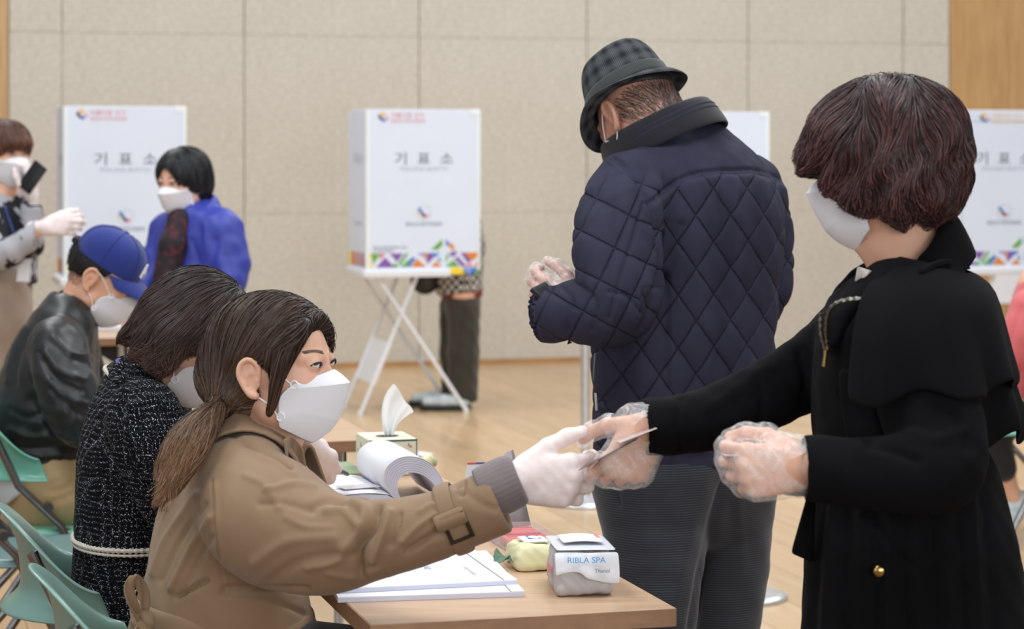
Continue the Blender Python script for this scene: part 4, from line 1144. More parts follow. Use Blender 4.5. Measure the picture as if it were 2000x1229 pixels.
def flowB(p, t_):
    d = p - crownB; d /= np.linalg.norm(d, axis=1, keepdims=True); x, y = pix(p)
    k = np.clip((y - 640) / 60, 0, 1)[:, None]
    return d + np.array((-.55, 0, -.75)) * 1.2 + k * np.array((-.3, 0, .4)) * (.5 + t_)
ro = pick_roots(v, 9000)
strands('hair_strands', hv, ro, flowB, .1, 7, .0013, M_hairB, hairB, jit=.09, free=.35, tone=tones(ro, 620, 740), along1=.7)
lowB = (pix(v)[1] > 655) & (toHL(hB, v)[:, 0] < .03)
ro = pick_roots(v, 2600, lowB, 9); off_ = rng.normal(size=(1, 3)) * .1
def flipB(p, t_):
    x, y = pix(p); out = np.where(x < 300, -1.0, .3)[:, None] * np.array((1.0, 0, 0))
    return np.array((-.35, 0, -.8)) + out * (.3 + 1.0 * t_) + np.array((0, 0, 1.0)) * (t_ - .2) * np.where(x < 300, .9, .3)[:, None]
strands('hair_tips', hv, ro, flipB, .055, 6, .0014, M_hairB, hairB, jit=.28, free=.75, tone=.35 + .65 * rng.random(len(ro)), along0=.3, along1=1.0)
# pen in the gloved hand
mb = MB(); a, b = P(628, 903, 4.70), P(681, 928, 4.83); mb.tube([a + (a - b) * .9, b + (a - b) * .42], .0048, 10)
pen = mb.build('ballpoint_pen', mat('pen_white', (225, 225, 230), .3, (30, .03)), None, smooth=True); tag(pen, 'white pen with a black grip in the gloved hand over the register', 'pen')
mb = MB(); mb.tube([b + (a - b) * .42, b + (a - b) * .06, b], [.005, .0045, .0012], 10); mb.build('pen_grip', M_black, pen, smooth=True)
# ------------------------------------------------------------------ old man in the quilted jacket and hat
t = NT('navy_quilt'); n2 = t.noise(1400, None, 2); n1 = t.noise(14, t.co((1, 1, .3)), 3)
t.color(t.ramp(n1, [(.3, rgb(47, 47, 63)), (.7, rgb(56, 56, 74))])); t.set(Roughness=.8, Specular__IOR__Level=.12); qa, qb, qw = (t.n('ShaderNodeAttribute', _attribute_name=k_) for k_ in ('quilt_a', 'quilt_b', 'quilt_w'))
sq = [t.math('ABSOLUTE', t.math('SINE', t.math('MULTIPLY', (q_, 'Fac'), math.pi))) for q_ in (qa, qb)]
gr = t.math('DIVIDE', t.math('MINIMUM', sq[0], sq[1]), .13, True)            # 0 on a stitched line, 1 away from it
hq = t.math('ADD', t.math('MULTIPLY', t.math('SUBTRACT', gr, 1.0), (qw, 'Fac')), t.math('MULTIPLY', n2, .06))
t.bump(hq, .9, .004); M_quilt = t.m
M_quiltd = weave('navy_collar_cord', (26, 26, 34), (32, 32, 40), .85, 700, .4)
t = NT('pinstripe_wool'); co = t.co(); sz = t.n('ShaderNodeSeparateXYZ'); t.l(co, (sz, 0)); st = t.math('POWER', t.math('ABSOLUTE', t.math('SINE', t.math('MULTIPLY', (sz, 'Z'), math.pi / .0052))), 12.0)
t.color(t.mix(st, rgb(33, 36, 44), rgb(72, 76, 84))); t.set(Roughness=.85, Sheen__Weight=.2); t.bump(t.noise(900, None, 2), .2, .0004); M_pin = t.m
t = NT('hat_check')      # grey glen check: bands of fine lines round the hat and up the crown
ha = t.n('ShaderNodeAttribute', _attribute_name='around'); hu = t.n('ShaderNodeAttribute', _attribute_name='upward')
def lines(src, per, pw): return t.math('POWER', t.math('ABSOLUTE', t.math('SINE', t.math('MULTIPLY', src, math.pi / per))), pw)
g1 = t.math('ADD', t.math('MULTIPLY', lines((hu, 'Fac'), .0042, 3), lines((hu, 'Fac'), .036, 2)), t.math('MULTIPLY', lines((ha, 'Fac'), .0042, 3), lines((ha, 'Fac'), .036, 2)), True)
t.color(t.mix(t.math('MULTIPLY', g1, .75), rgb(34, 36, 40), rgb(104, 108, 112))); t.set(Roughness=.95, Specular__IOR__Level=.15); t.bump(t.noise(800, None, 3), .5, .0008); M_hat = t.m
M_band = weave('hat_ribbon', (58, 62, 62), (66, 70, 70), .7, 900, .3)
M_hairG = hair_mat('hair_grey', (38, 34, 34), (120, 112, 108), .5)

hG = head_frame(P(1252, 230, 4.97), 125, -38); hG['s'] = 1.03
kG = [(HL(hG, -.03, 0, -.035), .06), (P(1290, 235, 4.99), .054), (P(1315, 300, 5.0), .085)]
fG = head_field(hG, kG, .0026)
handG = hand_chains((P(1134, 606, 4.765), (-.85, .45, .30), (.25, -.1, .95), (-.35, -.9, -.1)), [(30, 45, 25), (40, 50, 30), (45, 55, 30), (48, 56, 30)], [(.75, .5, -.3), (.9, .25, -.35), (.95, 0, -.3)], sc=1.05, arm=P(1200, 605, 4.68) - P(1134, 606, 4.765))
fHG = hand_field(handG, .0028)
nG = unit((.7, .7, 0))
LAT = nG
limbG = limbs([[(P(1342, 900, 4.97), .12, 1.35), (P(1342, 640, 4.98), .115, 1.4), (P(1345, 430, 4.98), .11, 1.6), (P(1325, 320, 4.99), .07, 1.3)],
               [(P(1225, 385, 4.82), .05), (P(1222, 590, 4.7), .042), (P(1096, 600, 4.82), .028)], [(P(1450, 385, 5.14), .05), (P(1460, 590, 5.2), .042), (P(1300, 610, 5.4), .03)],
               [(P(1275, 930, 4.88), .09), (P(1268, 1200, 4.86), .065), (P(1262, 1620, 4.86), .04)], [(P(1405, 930, 5.06), .09), (P(1410, 1200, 5.06), .065), (P(1412, 1590, 5.06), .04)]])
LAT = np.array((0, 1.0, 0))
pG = person([fG.mesh(1), fHG.mesh(1), limbG], M_skin_old, 'old man seen from behind in a checked hat and dark quilted jacket')
kf_mask(hG, pG, tabs=False)
# jacket
F_ = Field.around([P(1040, 920, 4.62), P(1560, 230, 5.35)], .1, .0042)
F_.chain([(P(1342, 905, 4.97), .150, 1.56), (P(1340, 800, 4.97), .149, 1.57), (P(1338, 690, 4.97), .15, 1.56), (P(1342, 570, 4.98), .154, 1.54), (P(1350, 440, 4.98), .158, 1.52), (P(1352, 380, 4.98), .135, 1.62), (P(1350, 330, 4.98), .095, 1.85), (P(1358, 298, 4.985), .074, 1.45)], .03, nG, dense=4)
F_.chain([(P(1232, 372, 4.83), .084), (P(1206, 465, 4.74), .085), (P(1212, 560, 4.69), .078), (P(1200, 605, 4.68), .066), (P(1140, 608, 4.72), .058), (P(1066, 614, 4.79), .052)], .03, dense=4)
F_.chain([(P(1458, 372, 5.14), .082), (P(1478, 470, 5.17), .074), (P(1470, 590, 5.2), .066), (P(1360, 620, 5.38), .055)], .03, dense=3)
F_.cut(P(1340, 897, 4.97), (0, 0, -1), 0)
axG = unit(P(1066, 614, 4.79) - P(1140, 608, 4.72)); F_.cut(P(1063, 614, 4.79), axG, 0, P(1000, 700, 4.6), P(1110, 500, 5.0)); F_.seg(P(1100, 611, 4.755), P(1030, 615, 4.82), .046, .048, 0, op='sub')
F_.chain([(P(1312, 250, 4.985), .075), (P(1290, 190, 4.98), .09)], 0, op='sub')
fCoatG = F_
v, q = F_.mesh(2)
n = normals(v, q); x, y = pix(v)
yoke_pts = [(1150, 470), (1262, 400), (1300, 366), (1345, 341), (1400, 331), (1470, 331), (1528, 350), (1560, 380)]
yk = np.interp(x, [p[0] for p in yoke_pts], [p[1] for p in yoke_pts])
# which vertices belong to the near sleeve
ax_pts = [(1232, 372), (1206, 465), (1212, 575), (1140, 608), (1060, 614)]
dsl, _ = seg2d(x, y, ax_pts); sleeve = (dsl < 92) & (v[:, 1] < 4.86) & (y < 680) & ((x < 1250) | (y < 560)) & (x < 1292)
X_, Z_ = v[:, 0] * 909, -v[:, 2] * 909
def puff(f1, f2, e=.25): return (np.abs(np.sin(math.pi * f1)) ** e) * (np.abs(np.sin(math.pi * f2)) ** e)
body = puff((Z_ - 1.44 * X_) / 100, (Z_ + 1.44 * X_) / 100) * .0085
slv = puff((Z_ - .5 * X_) / 72 + .2, (Z_ + 2.1 * X_) / 150) * .0085
w_body = np.clip((y - yk - 4) / 14, 0, 1) * np.clip((892 - y) / 14, 0, 1)
w_slv = np.clip((y - 330 - np.clip(1270 - x, 0, 200) * .0) / 40, 0, 1)
off = np.where(sleeve, slv * w_slv, body * w_body)
off += wob(v, 17, .0018) + wob(v, 45, .0009, (1, 1, .35), 2)
for pts, wd, hgt in [([(1262, 400), (1345, 341), (1470, 331), (1532, 352)], 3, -.006), ([(1262, 408), (1345, 349), (1470, 339), (1532, 360)], 2, -.004),
        ([(1193, 306), (1225, 330), (1262, 395), (1284, 480), (1283, 560)], 4, -.007), ([(1185, 312), (1218, 338), (1254, 400), (1276, 485)], 3, .003), ([(1254, 400), (1225, 500), (1206, 560), (1190, 620)], 3.5, -.006),
        ([(1301, 540), (1300, 700), (1302, 890)], 3.5, -.006), ([(1307, 540), (1306, 700), (1308, 890)], 2, -.003), ([(1190, 570), (1225, 580), (1250, 610)], 4, -.006), ([(1100, 566), (1120, 590), (1115, 640)], 5, -.004), ([(1140, 560), (1165, 590), (1160, 640)], 5, -.005),
        ([(1155, 870), (1330, 880), (1525, 872)], 2.5, -.003), ([(1165, 770), (1185, 785), (1200, 770)], 6, -.006), ([(1160, 800), (1190, 810)], 6, -.005), ([(1290, 540), (1275, 590), (1255, 640)], 12, -.014), ([(1330, 440), (1315, 500), (1290, 560)], 9, -.006),
        ([(1420, 520), (1412, 560), (1430, 640)], 8, -.002), ([(1400, 345), (1395, 400), (1402, 470)], 6, .002), ([(1440, 345), (1438, 400), (1448, 470)], 5, .002)]:
    d, _ = seg2d(x, y, catmull(pts, 4) if len(pts) > 2 else pts); off += hgt * np.exp(-(d / wd) ** 2) * facing(v, n)
v = v + n * off[:, None]
jG = mesh_obj('quilted_jacket', v, None, M_quilt, pG, True, quads=q, attr={'quilt_a': np.where(sleeve, (Z_ - .5 * X_) / 72 + .2, (Z_ - 1.44 * X_) / 100), 'quilt_b': np.where(sleeve, (Z_ + 2.1 * X_) / 150, (Z_ + 1.44 * X_) / 100), 'quilt_w': np.where(sleeve, w_slv, w_body)})
upG = unit((-.44, .2, .88)); fG2 = np.array((-.85, .5, 0))
collar('jacket_collar', P(1299, 254, 4.985), upG, fG2, [(.096, -.03), (.102, .012), (.106, .022), (.113, .019), (.118, 0), (.123, -.024), (.126, -.05)], M_quiltd, jG, (-176, 176), 1.07, front_drop=-.016, thick=.006, front_out=.035)
rp = lambda r, z, e=1.07: ringpts(P(1299, 254, 4.985), upG, fG2, r, z, e, .0, (-160, 160))
for r, z in ((.1185, .002), (.121, -.009)):
    mb = MB(); mb.tube(rp(r, z), .003, 6); mb.build('collar_piping', M_quilt, jG, smooth=True)
mb = MB(); mb.tube([P(1066, 560, 4.75) + Z * 0, P(1064, 612, 4.79)], .001, 5)
# cuff snap, zip pull at the side
c = P(1070, 644, 4.755); mb = MB(); mb.tube([c, c + np.array((-.2, -1, 0)) * .004], .006, 12); mb.build('cuff_snap', M_steel, jG, smooth=True)
mb = MB(); mb.tube([P(1113, 662, 4.72), P(1110, 672, 4.72), P(1116, 668, 4.72)], .003, 6); mb.build('cuff_tab', M_quiltd, jG, smooth=True)
mb = MB(); mb.tube(catmull([P(1163, 690, 4.79), P(1160, 740, 4.785), P(1162, 770, 4.785)], 4), .003, 6); mb.build('zip', M_dsteel, jG, smooth=True)
mb = MB(); mb.tube([P(1163, 768, 4.78), P(1164, 785, 4.778), P(1165, 802, 4.778)], .0028, 6); mb.build('zip_pull', M_steel, jG, smooth=True)
# trousers
F_ = Field.around([P(1130, 870, 4.7), P(1540, 1640, 5.2)], .06, .0065)
F_.chain([(P(1340, 860, 4.97), .135, 1.5), (P(1340, 890, 4.97), .132, 1.5)], .03, nG)
F_.chain([(P(1275, 950, 4.90), .118), (P(1278, 1100, 4.87), .103), (P(1272, 1260, 4.86), .09), (P(1268, 1600, 4.86), .075)], .1, dense=3)
F_.chain([(P(1408, 940, 5.04), .122), (P(1412, 1100, 5.05), .1), (P(1406, 1260, 5.05), .082), (P(1402, 1560, 5.05), .072)], .1, dense=3)
cloth('trousers', F_, M_pin, pG, [([(1432, 905), (1395, 1010), (1350, 1229)], 9, -.012), ([(1205, 925), (1203, 950), (1208, 985)], 4, -.006), ([(1385, 920), (1340, 1080), (1300, 1229)], 14, .004), ([(1250, 930), (1262, 1100)], 16, .003), ([(1440, 960), (1450, 1100)], 10, .003)], lambda v: wob(v, 12, .002))
for cx, cy, Yd in ((1262, 1625, 4.86), (1404, 1590, 5.05)):
    p0 = P(cx, cy, Yd); p0[2] = .045; F_ = Field.around([p0 + np.array((-.2, .16, 0)), p0 + np.array((.06, -.06, 0))], .06, .006)
    F_.chain([(p0 + np.array((.03, -.02, 0)), .045), (p0 + np.array((-.08, .06, -.008)), .042), (p0 + np.array((-.15, .11, -.015)), .034)], .03); F_.cut((0, 0, .004), (0, 0, -1)); cloth('shoe', F_, M_black, pG)
# hat
hh = head_frame(P(1231, 192, 4.975), 132, -33)
ang = np.linspace(0, 2 * math.pi, 64, endpoint=False)
def hring(rf, rr, u, front=0, back=0, dent=0, side=0):
    R_ = []
    for a in ang:
        ca, sa = math.cos(a), math.sin(a)
        uu = u + (front * max(ca, 0) ** 1.5 if ca > 0 else back * (-ca) ** 1.5) + side * sa * sa
        R_.append(HL(hh, rf * ca, rr * sa * (1 - dent * max(ca, 0) ** 2), uu))
    return R_
def hat_attr(rows_, u0):
    G = np.array(rows_); du = np.concatenate([[0], np.cumsum(np.linalg.norm(np.diff(G, axis=0), axis=2).mean(1))])
    return {'around': np.tile(ang * .094, (len(G), 1)).ravel(), 'upward': np.repeat(du + u0, len(ang))}
hrows = [hring(.1, .083, -.006, -.012, .004), hring(.104, .087, .0, -.012, .004), hring(.1045, .088, .012, -.01, .003), hring(.102, .086, .036, -.005, 0, .02), hring(.096, .081, .066, 0, 0, .06), hring(.088, .075, .09, .002, 0, .12), hring(.076, .064, .106, .006, .002, .15), hring(.06, .048, .112, .008, .004, .2), hring(.042, .028, .104, .01, .006, .2), hring(.026, .012, .099, .01, .006), hring(.004, .003, .098)]
hat = grid_obj('hat', hrows, M_hat, pG, close_v=True, thick=.003, sub=1, attr=hat_attr(hrows, 0))
brows = [hring(.1, .083, -.004, -.012, .004), hring(.108, .091, -.004, -.016, .006, 0, .002), hring(.12, .103, -.008, -.026, .004, 0, .003), hring(.132, .116, -.012, -.036, -.004, 0, .006), hring(.1375, .122, -.012, -.042, -.012, 0, .009), hring(.138, .1225, -.010, -.042, -.012, 0, .009)]
grid_obj('brim', brows, M_hat, hat, close_v=True, thick=.004, sub=1, attr=hat_attr(brows, .3))
grid_obj('hat_band', [hring(.1055, .089, .004, -.012, .003), hring(.107, .0905, .006, -.011, .003), hring(.1065, .0905, .02, -.008, .001), hring(.1055, .0895, .033, -.006, 0, .02), hring(.104, .088, .034, -.006, 0, .02)], M_band, hat, close_v=True, thick=.002, sub=1)
# short grey hair on the nape and temples
hv = Field.around([HL(hG, a, b, c) for a in (-.13, .1) for b in (-.1, .1) for c in (-.1, .14)], .02, .003)
EH = lambda f, r, u, rad, k=.02, op='add': hv.ell(HL(hG, f, r, u), np.array(rad) * hG['s'], hG['R'], k, op)
EH(-.009, 0, .04, (.0985, .0775, .086), 0)
hv.cut(HL(hG, -.07, 0, .03), -hG['R'][2] * .9 + hG['R'][0] * .35, .01)
v0, q0 = hv.mesh(1)
hair = mesh_obj('hair', v0, None, M_hairG, pG, True, quads=q0, attr={'tone': np.full(len(v0), .2), 'along': np.zeros(len(v0))})
lg = toHL(hG, v0)
hF = Field.around([HL(hG, a, b, c) for a in (-.13, .1) for b in (-.1, .1) for c in (-.12, .14)], .02, .003); hF.ell(HL(hG, -.008, 0, .038), np.array((.096, .075, .084)) * hG['s'], hG['R'], 0); hF.chain(kG, .03)
v1, _ = hF.mesh(1); l1 = toHL(hG, v1)
ro = pick_roots(v1, 2000, (l1[:, 0] < .03) & (l1[:, 2] < .03) & (l1[:, 2] > -.03 - .25 * np.maximum(-.02 - l1[:, 0], 0)) & (np.abs(l1[:, 1]) < .09), 4)
strands('nape_hair', hF, ro, lambda p, t_: np.tile(-hG['R'][2] * .8 - hG['R'][0] * .55, (len(p), 1)), .022, 3, .0008, M_hairG, hair, jit=.25, free=.6)
# clear glove and wallet
glove(handG, M_vinyl, pG, grow=.004, res=.003, k1=.02, k2=.012, amp=.002)
w0 = P(1056, 577, 4.735); mb = MB(); ax1 = unit((-.75, .1, .62)); ax2 = unit((.5, .8, .2)); mb.box(w0 - ax1 * .03, ax1 * .055, ax2 * .085, np.cross(ax1, ax2) * .012)
wl = mb.build('wallet', mat('black_leather', (24, 26, 24), .45, (60, .2), (300, .3, .001)), None, bevel=.004); tag(wl, 'black wallet held in the old man\'s gloved hand', 'wallet')
# ------------------------------------------------------------------ woman in the black coat, taking the card
M_coat = weave('black_wool', (11, 11, 13), (15, 15, 18), .95, 700, .4, .0, 12); M_coat.node_tree.nodes['Principled BSDF'].inputs['Specular IOR Level'].default_value = .12
M_zip = mat('zip_metal', (120, 116, 108), .35, (200, .3), Metallic=1.0)
M_gold = mat('gold_button', (196, 164, 104), .25, (90, .2), Metallic=1.0)
M_lace = mat('blouse_lace', (196, 186, 180), .8, (200, .2))
M_hairH = hair_mat('hair_auburn', (24, 13, 14), (134, 82, 80))
hH = head_frame(P(1740, 332, 3.46), 160, -8)
kH = [(HL(hH, -.02, 0, -.05), .05), (P(1752, 470, 3.47), .05), (P(1776, 548, 3.48), .052)]
fH = head_field(hH, kH, .0026)
cardD = unit(P(1252, 852, 3.48) - P(1132, 916, 3.50))
handH = hand_chains((P(1272, 826, 3.5), (-.5, .05, -.86), (-.86, .0, .5), (.12, -1, .0)), [(44, 66, 42), (62, 76, 46), (66, 78, 48), (68, 78, 48)], [(.4, .5, -.6), (.55, .3, -.65), (.7, .1, -.6)], sc=.96, arm=np.array((1, .05, .05)))
handHL = hand_chains((P(1578, 914, 3.235), (-1, .05, -.05), (-.08, .05, 1), (.05, -1, .0)), [(52, 62, 40), (60, 68, 42), (62, 70, 44), (64, 70, 44)], [(.8, .5, -.5), (.9, .1, -.6), (.9, -.2, -.5)], sc=.95, arm=np.array((1, 0, -.03)))
fHH = hand_field(handH); fHHL = hand_field(handHL)
LAT = unit((.2, .98, 0))
limbH = limbs([[(P(1780, 1150, 3.48), .1, 1.2), (P(1760, 900, 3.47), .095, 1.4), (P(1765, 650, 3.47), .095, 1.65), (P(1776, 575, 3.47), .045, 1.3)],
               [(P(1790, 640, 3.34), .045), (P(1835, 905, 3.22), .043), (P(1578, 914, 3.235), .026)], [(P(1680, 650, 3.62), .05), (P(1450, 797, 3.54), .04), (P(1268, 832, 3.5), .026)],
               [(P(1760, 1150, 3.42), .07), (P(1765, 1700, 3.38), .05), (P(1765, 2120, 3.38), .035)], [(P(1800, 1150, 3.55), .07), (P(1805, 1680, 3.55), .05), (P(1805, 2080, 3.55), .035)]])
LAT = np.array((0, 1.0, 0))
pH = person([fH.mesh(1), fHH.mesh(1), fHHL.mesh(1), limbH], M_skin, 'standing woman with short auburn hair in a black coat, handing over a card')
kf_mask(hH, pH)
glove(handH, M_vinyl, pH, grow=.0045, res=.0026, k1=.02, k2=.012, amp=.0018, cuff=[(P(1240, 830, 3.5), .034), (P(1258, 832, 3.5), .038)])
glove(handHL, M_vinyl, pH, grow=.0045, res=.0026, k1=.02, k2=.012, amp=.0018, cuff=[(P(1545, 905, 3.235), .036), (P(1566, 908, 3.235), .04)])
nH = unit((.2, .98, 0))
F_ = Field.around([P(1230, 1260, 3.12), P(1990, 480, 3.8)], .1, .0045)
F_.chain([(P(1795, 1300, 3.49), .18, 1.2), (P(1788, 1180, 3.49), .168, 1.22), (P(1780, 1080, 3.48), .158, 1.25), (P(1772, 990, 3.48), .143, 1.32), (P(1762, 910, 3.47), .122, 1.42), (P(1756, 850, 3.47), .124, 1.45), (P(1758, 760, 3.47), .13, 1.5), (P(1762, 660, 3.47), .124, 1.6), (P(1776, 608, 3.47), .096, 1.78), (P(1790, 578, 3.475), .066, 1.6)], .03, nH, dense=4)
F_.chain([(P(1788, 632, 3.33), .064), (P(1808, 755, 3.28), .072), (P(1836, 890, 3.23), .067), (P(1800, 922, 3.2), .058), (P(1700, 925, 3.205), .049), (P(1565, 914, 3.23), .045)], .03, dense=4)
F_.chain([(P(1690, 660, 3.6), .078), (P(1580, 728, 3.57), .058), (P(1450, 795, 3.54), .05), (P(1350, 826, 3.52), .045), (P(1240, 836, 3.5), .041)], .04, dense=4)
F_.cut(P(1566, 914, 3.23), (-1, 0, 0), 0, P(1500, 1020, 3.1), P(1600, 820, 3.4)); F_.seg(P(1610, 916, 3.225), P(1540, 913, 3.232), .04, .041, 0, op='sub')
axh = unit(P(1240, 836, 3.5) - P(1350, 826, 3.52)); F_.cut(P(1254, 835, 3.5), axh, 0, P(1180, 920, 3.3), P(1290, 740, 3.7)); F_.seg(P(1300, 832, 3.51), P(1230, 837, 3.5), .036, .037, 0, op='sub')
F_.chain([(P(1775, 570, 3.475), .055), (P(1755, 500, 3.47), .06), (P(1745, 450, 3.47), .07)], 0, op='sub')
F_.chain([(P(1672, 620, 3.45), .022), (P(1705, 545, 3.46), .06), (P(1730, 500, 3.46), .08)], .012, op='sub')
gath = [([(x_, 905), (x_ + (x_ - 1762) * .12, 1000), (x_ + (x_ - 1762) * .25, 1229)], 9, .007 * (1 if i % 2 else -1), 3.262) for i, x_ in enumerate(range(1620, 1930, 24))]
foldsH = gath + [([(1600, 905), (1760, 900), (1925, 895)], 8, -.01, 3.262), ([(1690, 1010), (1740, 1060), (1790, 1110), (1835, 1125)], 5, -.005, 3.262), ([(1660, 770), (1680, 800), (1700, 850)], 14, -.012), ([(1830, 790), (1870, 820), (1890, 870)], 14, -.008), ([(1780, 850), (1830, 860), (1880, 840)], 12, .006), ([(1790, 900), (1740, 880), (1700, 870)], 9, -.006),
    ([(1560, 690), (1572, 740), (1568, 790)], 7, -.008), ([(1480, 740), (1490, 790), (1480, 830)], 8, -.005), ([(1330, 780), (1322, 830), (1330, 880)], 6, -.005), ([(1500, 720), (1430, 770), (1380, 800)], 12, .004), ([(1610, 650), (1600, 720), (1605, 800)], 10, .004)]
fCoatH = F_
coatH, v, q = cloth('coat', F_, M_coat, pH, foldsH, lambda v: wob(v, 22, .0016))
# cape over the shoulders with a ruffled edge
def cape(name, rows_):
    G = []
    for (cx, cy, Yc, rf, rl, ruff, lo) in rows_:
        row = []
        for a in np.radians(np.linspace(-305, -58, 66)):       # angle 0 = forward; runs from the near front round the back
            f = np.array((-.98, .17, 0)); l = np.array((-.17, -.98, 0))
            dz = lo * (.5 - .5 * math.cos(a * 1.0 + 2.6)) + ruff * .5 * math.sin(7 * a + 1)
            k = 1 + ruff * 2.2 * math.sin(9 * a)
            row.append(P(cx, cy, Yc) + f * math.cos(a) * rf * k - l * math.sin(a) * rl * k + Z * dz)
        G.append(row)
    return push_out(grid_obj(name, G, M_coat, coatH, thick=.004, sub=1), fCoatH, .006)
cape('shoulder_cape', [(1788, 536, 3.475, .075, .115, 0, 0), (1781, 546, 3.475, .105, .182, 0, 0), (1774, 566, 3.473, .128, .235, .002, 0), (1772, 625, 3.472, .142, .268, .008, -.006), (1772, 690, 3.47, .152, .28, .016, -.012), (1774, 738, 3.47, .16, .288, .024, -.018)])
cape('back_ruffle', [(1800, 700, 3.49, .125, .15, .0, 0), (1806, 760, 3.49, .135, .155, .012, 0), (1812, 815, 3.49, .142, .158, .026, 0), (1814, 845, 3.49, .138, .15, .03, 0)])
# stand collar running into long lapels, zip along the edge
colH = collar('coat_collar', P(1778, 508, 3.475), unit((-.36, .08, 1)), np.array((-1, .15, 0)), [(.068, -.005), (.071, .03), (.076, .046), (.085, .046), (.09, .02), (.094, -.03)], M_coat, coatH, (-150, 150), 1.05, front_drop=.15, thick=.007, drop_pow=1.2, front_out=.02)
push_out(colH, fCoatH, .008)
rows = []
for t_ in np.linspace(0, 1, 10):
    e0 = catmull([P(1705, 510, 3.40), P(1650, 560, 3.385), P(1608, 625, 3.37), P(1608, 690, 3.36)], 9)[int(t_ * 27)]
    e1 = catmull([P(1800, 520, 3.33), P(1745, 575, 3.325), P(1690, 610, 3.33), P(1640, 690, 3.345)], 9)[int(t_ * 27)]
    rows.append([e0 * (1 - s_) + e1 * s_ + np.array((0, -.022, .012)) * math.sin(s_ * math.pi) for s_ in np.linspace(0, 1, 8)])
lap = grid_obj('lapel', rows, M_coat, coatH, thick=.005, sub=1)
for pts in ([P(1711, 587, 3.295), P(1670, 584, 3.295), P(1635, 592, 3.30), P(1618, 612, 3.31), P(1614, 650, 3.325), P(1618, 685, 3.335)], [P(1603, 612, 3.34), P(1604, 650, 3.34), P(1614, 690, 3.345)]):
    braid('zip', catmull(pts, 3), .0032, lap, M_zip, .003)
mb = MB(); mb.tube([P(1613, 685, 3.33), P(1612, 697, 3.328), P(1610, 716, 3.328)], [.0035, .0028, .004], 8); mb.build('zip_pull', M_gold, lap, smooth=True)
rows = [[P(1676 + 28 * s_ - 6 * t_, 520 + 10 * s_ * (1 - t_) + 32 * t_ * (1 - .5 * s_), 3.36 + .01 * math.sin(6 * s_)) for s_ in np.linspace(0, 1, 6)] for t_ in np.linspace(0, 1, 6)]
grid_obj('blouse_collar', rows, M_lace, pH, thick=.002, sub=1)
# pocket flap and button, hanging front edge of the coat
mb = MB(); c = P(1718, 1116, 3.293); nb = np.array((-.12, -1, .1)); 
G = [[c + unit(np.cross(nb, Z)) * r * math.cos(a) + Z * r * math.sin(a) + unit(nb) * d for a in np.linspace(0, 2 * math.pi, 20, endpoint=False)] for r, d in ((.009, -.004), (.0092, .001), (.008, .004), (.005, .0058), (.0005, .0064))]
grid_obj('button', G, M_gold, coatH, close_v=True)
rows = []
for t_ in np.linspace(0, 1, 8):
    rows.append([P(1588 - 10 * s_ * (1 - t_) - 46 * s_ * t_, 955 + 125 * t_ + 20 * (1 - s_) * t_, 3.40 - .02 * s_ + .02 * t_) for s_ in np.linspace(0, 1, 6)])
grid_obj('front_edge', rows, M_coat, coatH, thick=.006, sub=1)
rows = [[P(1605 - 90 * s_, 948 + 14 * t_ + 12 * math.sin(s_ * 3.1) * (t_ - .3), 3.39 - .03 * s_) for s_ in np.linspace(0, 1, 6)] for t_ in np.linspace(0, 1, 4)]
grid_obj('belt_end', rows, M_coat, coatH, thick=.004, sub=1)
# epaulette
rows = [[P(1800 + 62 * s_ + 2 * t_, 527 - 22 * s_ + 14 * t_ - 7 * math.sin(s_ * 3.1), 3.30 + .07 * s_) for s_ in np.linspace(0, 1, 8)] for t_ in np.linspace(0, 1, 4)]
grid_obj('epaulette', rows, M_coat, coatH, thick=.008, sub=1)
braid('zip', [P(1862, 505, 3.39), P(1880, 514, 3.40), P(1893, 524, 3.41)], .003, coatH, M_zip, .003)
# skirt of the coat below the frame, legs in dark stockings and shoes
F_ = Field.around([P(1600, 1250, 3.2), P(1990, 1900, 3.75)], .12, .01)
F_.chain([(P(1794, 1270, 3.49), .176, 1.2), (P(1796, 1600, 3.49), .19, 1.15), (P(1796, 1720, 3.49), .19, 1.15)], .02, nH); F_.cut(P(1796, 1700, 3.49), (0, 0, -1)); cloth('coat_skirt', F_, M_coat, coatH)
for cx, Yd in ((1765, 3.38), (1805, 3.55)):
    p0 = P(cx, 2100, Yd); p0[2] = .04; F_ = Field.around([p0 + np.array((-.2, 0, 0)), p0 + np.array((.06, 0, .1))], .06, .006)
    F_.chain([(p0 + np.array((.03, 0, 0)), .038), (p0 + np.array((-.08, 0, -.006)), .036), (p0 + np.array((-.15, 0, -.012)), .028)], .03); F_.chain([(p0 + Z * .02, .04), (p0 + Z * .1, .042)], .02); F_.cut((0, 0, .004), (0, 0, -1)); cloth('shoe', F_, M_black, pH)
